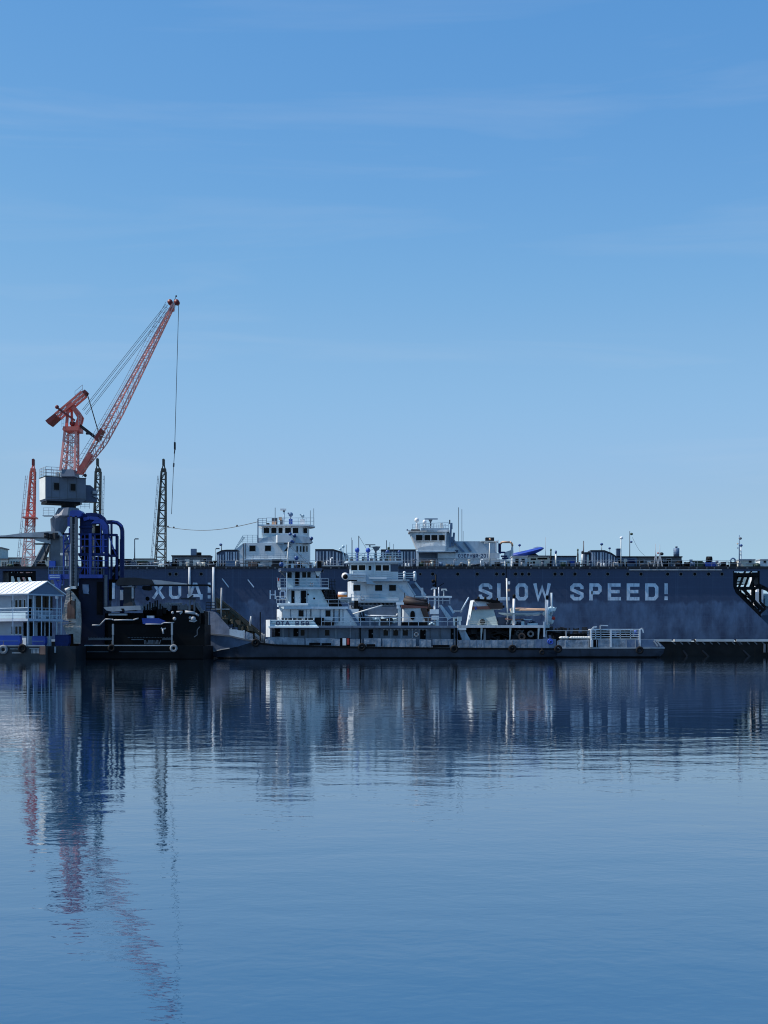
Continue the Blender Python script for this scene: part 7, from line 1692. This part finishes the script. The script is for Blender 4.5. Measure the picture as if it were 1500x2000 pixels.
for q in range(10): p = q3(.6, WG * (.45 + .05 * q), z2 + .3); g.lump(p, random.uniform(.15, .35))
part(g, 'balcony_items', 'tug_white', fh)
ht = thing('house_pontoon', 'low grey pontoon float with white edge carrying the floating house', 'pontoon', (FH.x(40), 190, 0))
part(MB().box(FH.x(-200), FH.x(93), 186.9, 199, -.8, FH.z(1262)), 'float', 'tug_hull_grey', ht)
part(MB().box(FH.x(93.5), FH.x(146), 188.5, 199, -.8, FH.z(1262)), 'float', 'dark_steel', ht)
part(MB().box(FH.x(-200), FH.x(92), 186.75, 186.88, FH.z(1262) - .02, FH.z(1260)), 'deck_edge', 'light_steel', ht)
g = MB()
for q in range(6): g.box(FH.x(66 + q * 2.6), FH.x(67.6 + q * 2.6), 186.8, 186.88, FH.z(1276), FH.z(1268))
g.box(FH.x(28), FH.x(46), 186.8, 186.88, FH.z(1276), FH.z(1274)); g.box(FH.x(24), FH.x(42), 186.8, 186.88, FH.z(1268), FH.z(1266.6)); g.box(FH.x(105), FH.x(108), 188.3, 188.45, FH.z(1275), FH.z(1263)); g.box(FH.x(62), FH.x(81), 186.78, 186.88, FH.z(1267.3), FH.z(1266.2))
part(g, 'grating', 'light_steel', ht)
part(MB().box(FH.x(82), FH.x(93), 186.7, 186.88, FH.z(1278), FH.z(1262)), 'rust_patch', 'rust_brown', ht)
for a, c, t_, yy, mm, lab in ((-60, 42.3, 1242, 187.0, 'bright_blue', 'long bright blue tank on the pontoon at the left edge'), (65.5, 91, 1243, 187.2, 'gantry_blue', 'short blue box on the pontoon right of the doorway'), (104, 131, 1240.5, 189, 'gantry_navy', 'dark navy box on the pontoon left of the rusty guide plate')):
    o = thing('pontoon_tank', lab, 'tank', (FH.x((a + c) / 2), yy + .7, FH.z(1262)), 'blue boxes along the pontoon')
    zb_, zt_ = FH.z(1261.5), FH.z(t_)
    part(MB().prism([(FH.x(a), zb_), (FH.x(c) - .15, zb_), (FH.x(c), zb_ + .4), (FH.x(c), zt_ - .15), (FH.x(c) - .12, zt_), (FH.x(a), zt_)], yy, yy + 1.3), 'body', mm, o)
    part(MB().box(FH.x(a), FH.x(c) - .2, yy - .06, yy, (zb_ + zt_) / 2 - .05, (zb_ + zt_) / 2 + .04), 'rib', 'stair_blue' if mm != 'gantry_navy' else 'gantry_navy', o)
    part(MB().box(FH.x(a), FH.x(c), yy - .04, yy + 1.34, zt_ + .003, zt_ + .06), 'lid', mm, o)
tyre(FH, 12, 1268.5, -1.45, 'pale grey tyre fender on the house pontoon at the left edge', 1.15, 'rubber_grey')
tyre(FH, 49, 1266.5, -1.45, 'dark tyre fender in the gap between the blue tanks of the house pontoon', 1.1)
# low buildings far behind, at the left
FX = Fr(420.0)
for a, c, t_, mm, lab in ((-30, 2, 1071, 'teal_wall', 'teal tower block at the left edge far behind the dock'), (2, 16, 1093, 'cream', 'low cream building far behind the dock at the left edge'), (18, 42, 1091, 'teal_wall', 'low pale teal building far behind, left of the red lattice jib'), (64, 84, 1088, 'cream', 'pale building far behind, right of the red lattice jib'), (262, 300, 1093, 'teal_wall', 'long pale roofed hall far behind between lamp post and black jib')):
    o = thing('far_building', lab, 'building', (FX.x((a + c) / 2), 424, .6), 'low buildings far behind the dock')
    part(MB().box(FX.x(a), FX.x(c), 420, 428, .6, FX.z(t_)), 'wall', mm, o)
    part(MB().box(FX.x(a) - .3, FX.x(c) + .3, 419.7, 428.3, FX.z(t_) + .003, FX.z(t_) + .35), 'roof', 'mid_steel', o)
    for q in range(4): part(MB().box(FX.x(a + (c - a) * (.12 + .22 * q)), FX.x(a + (c - a) * (.24 + .22 * q)), 419.93, 419.99, FX.z(t_) - 2.2, FX.z(t_) - .8), 'window', 'glass', o)
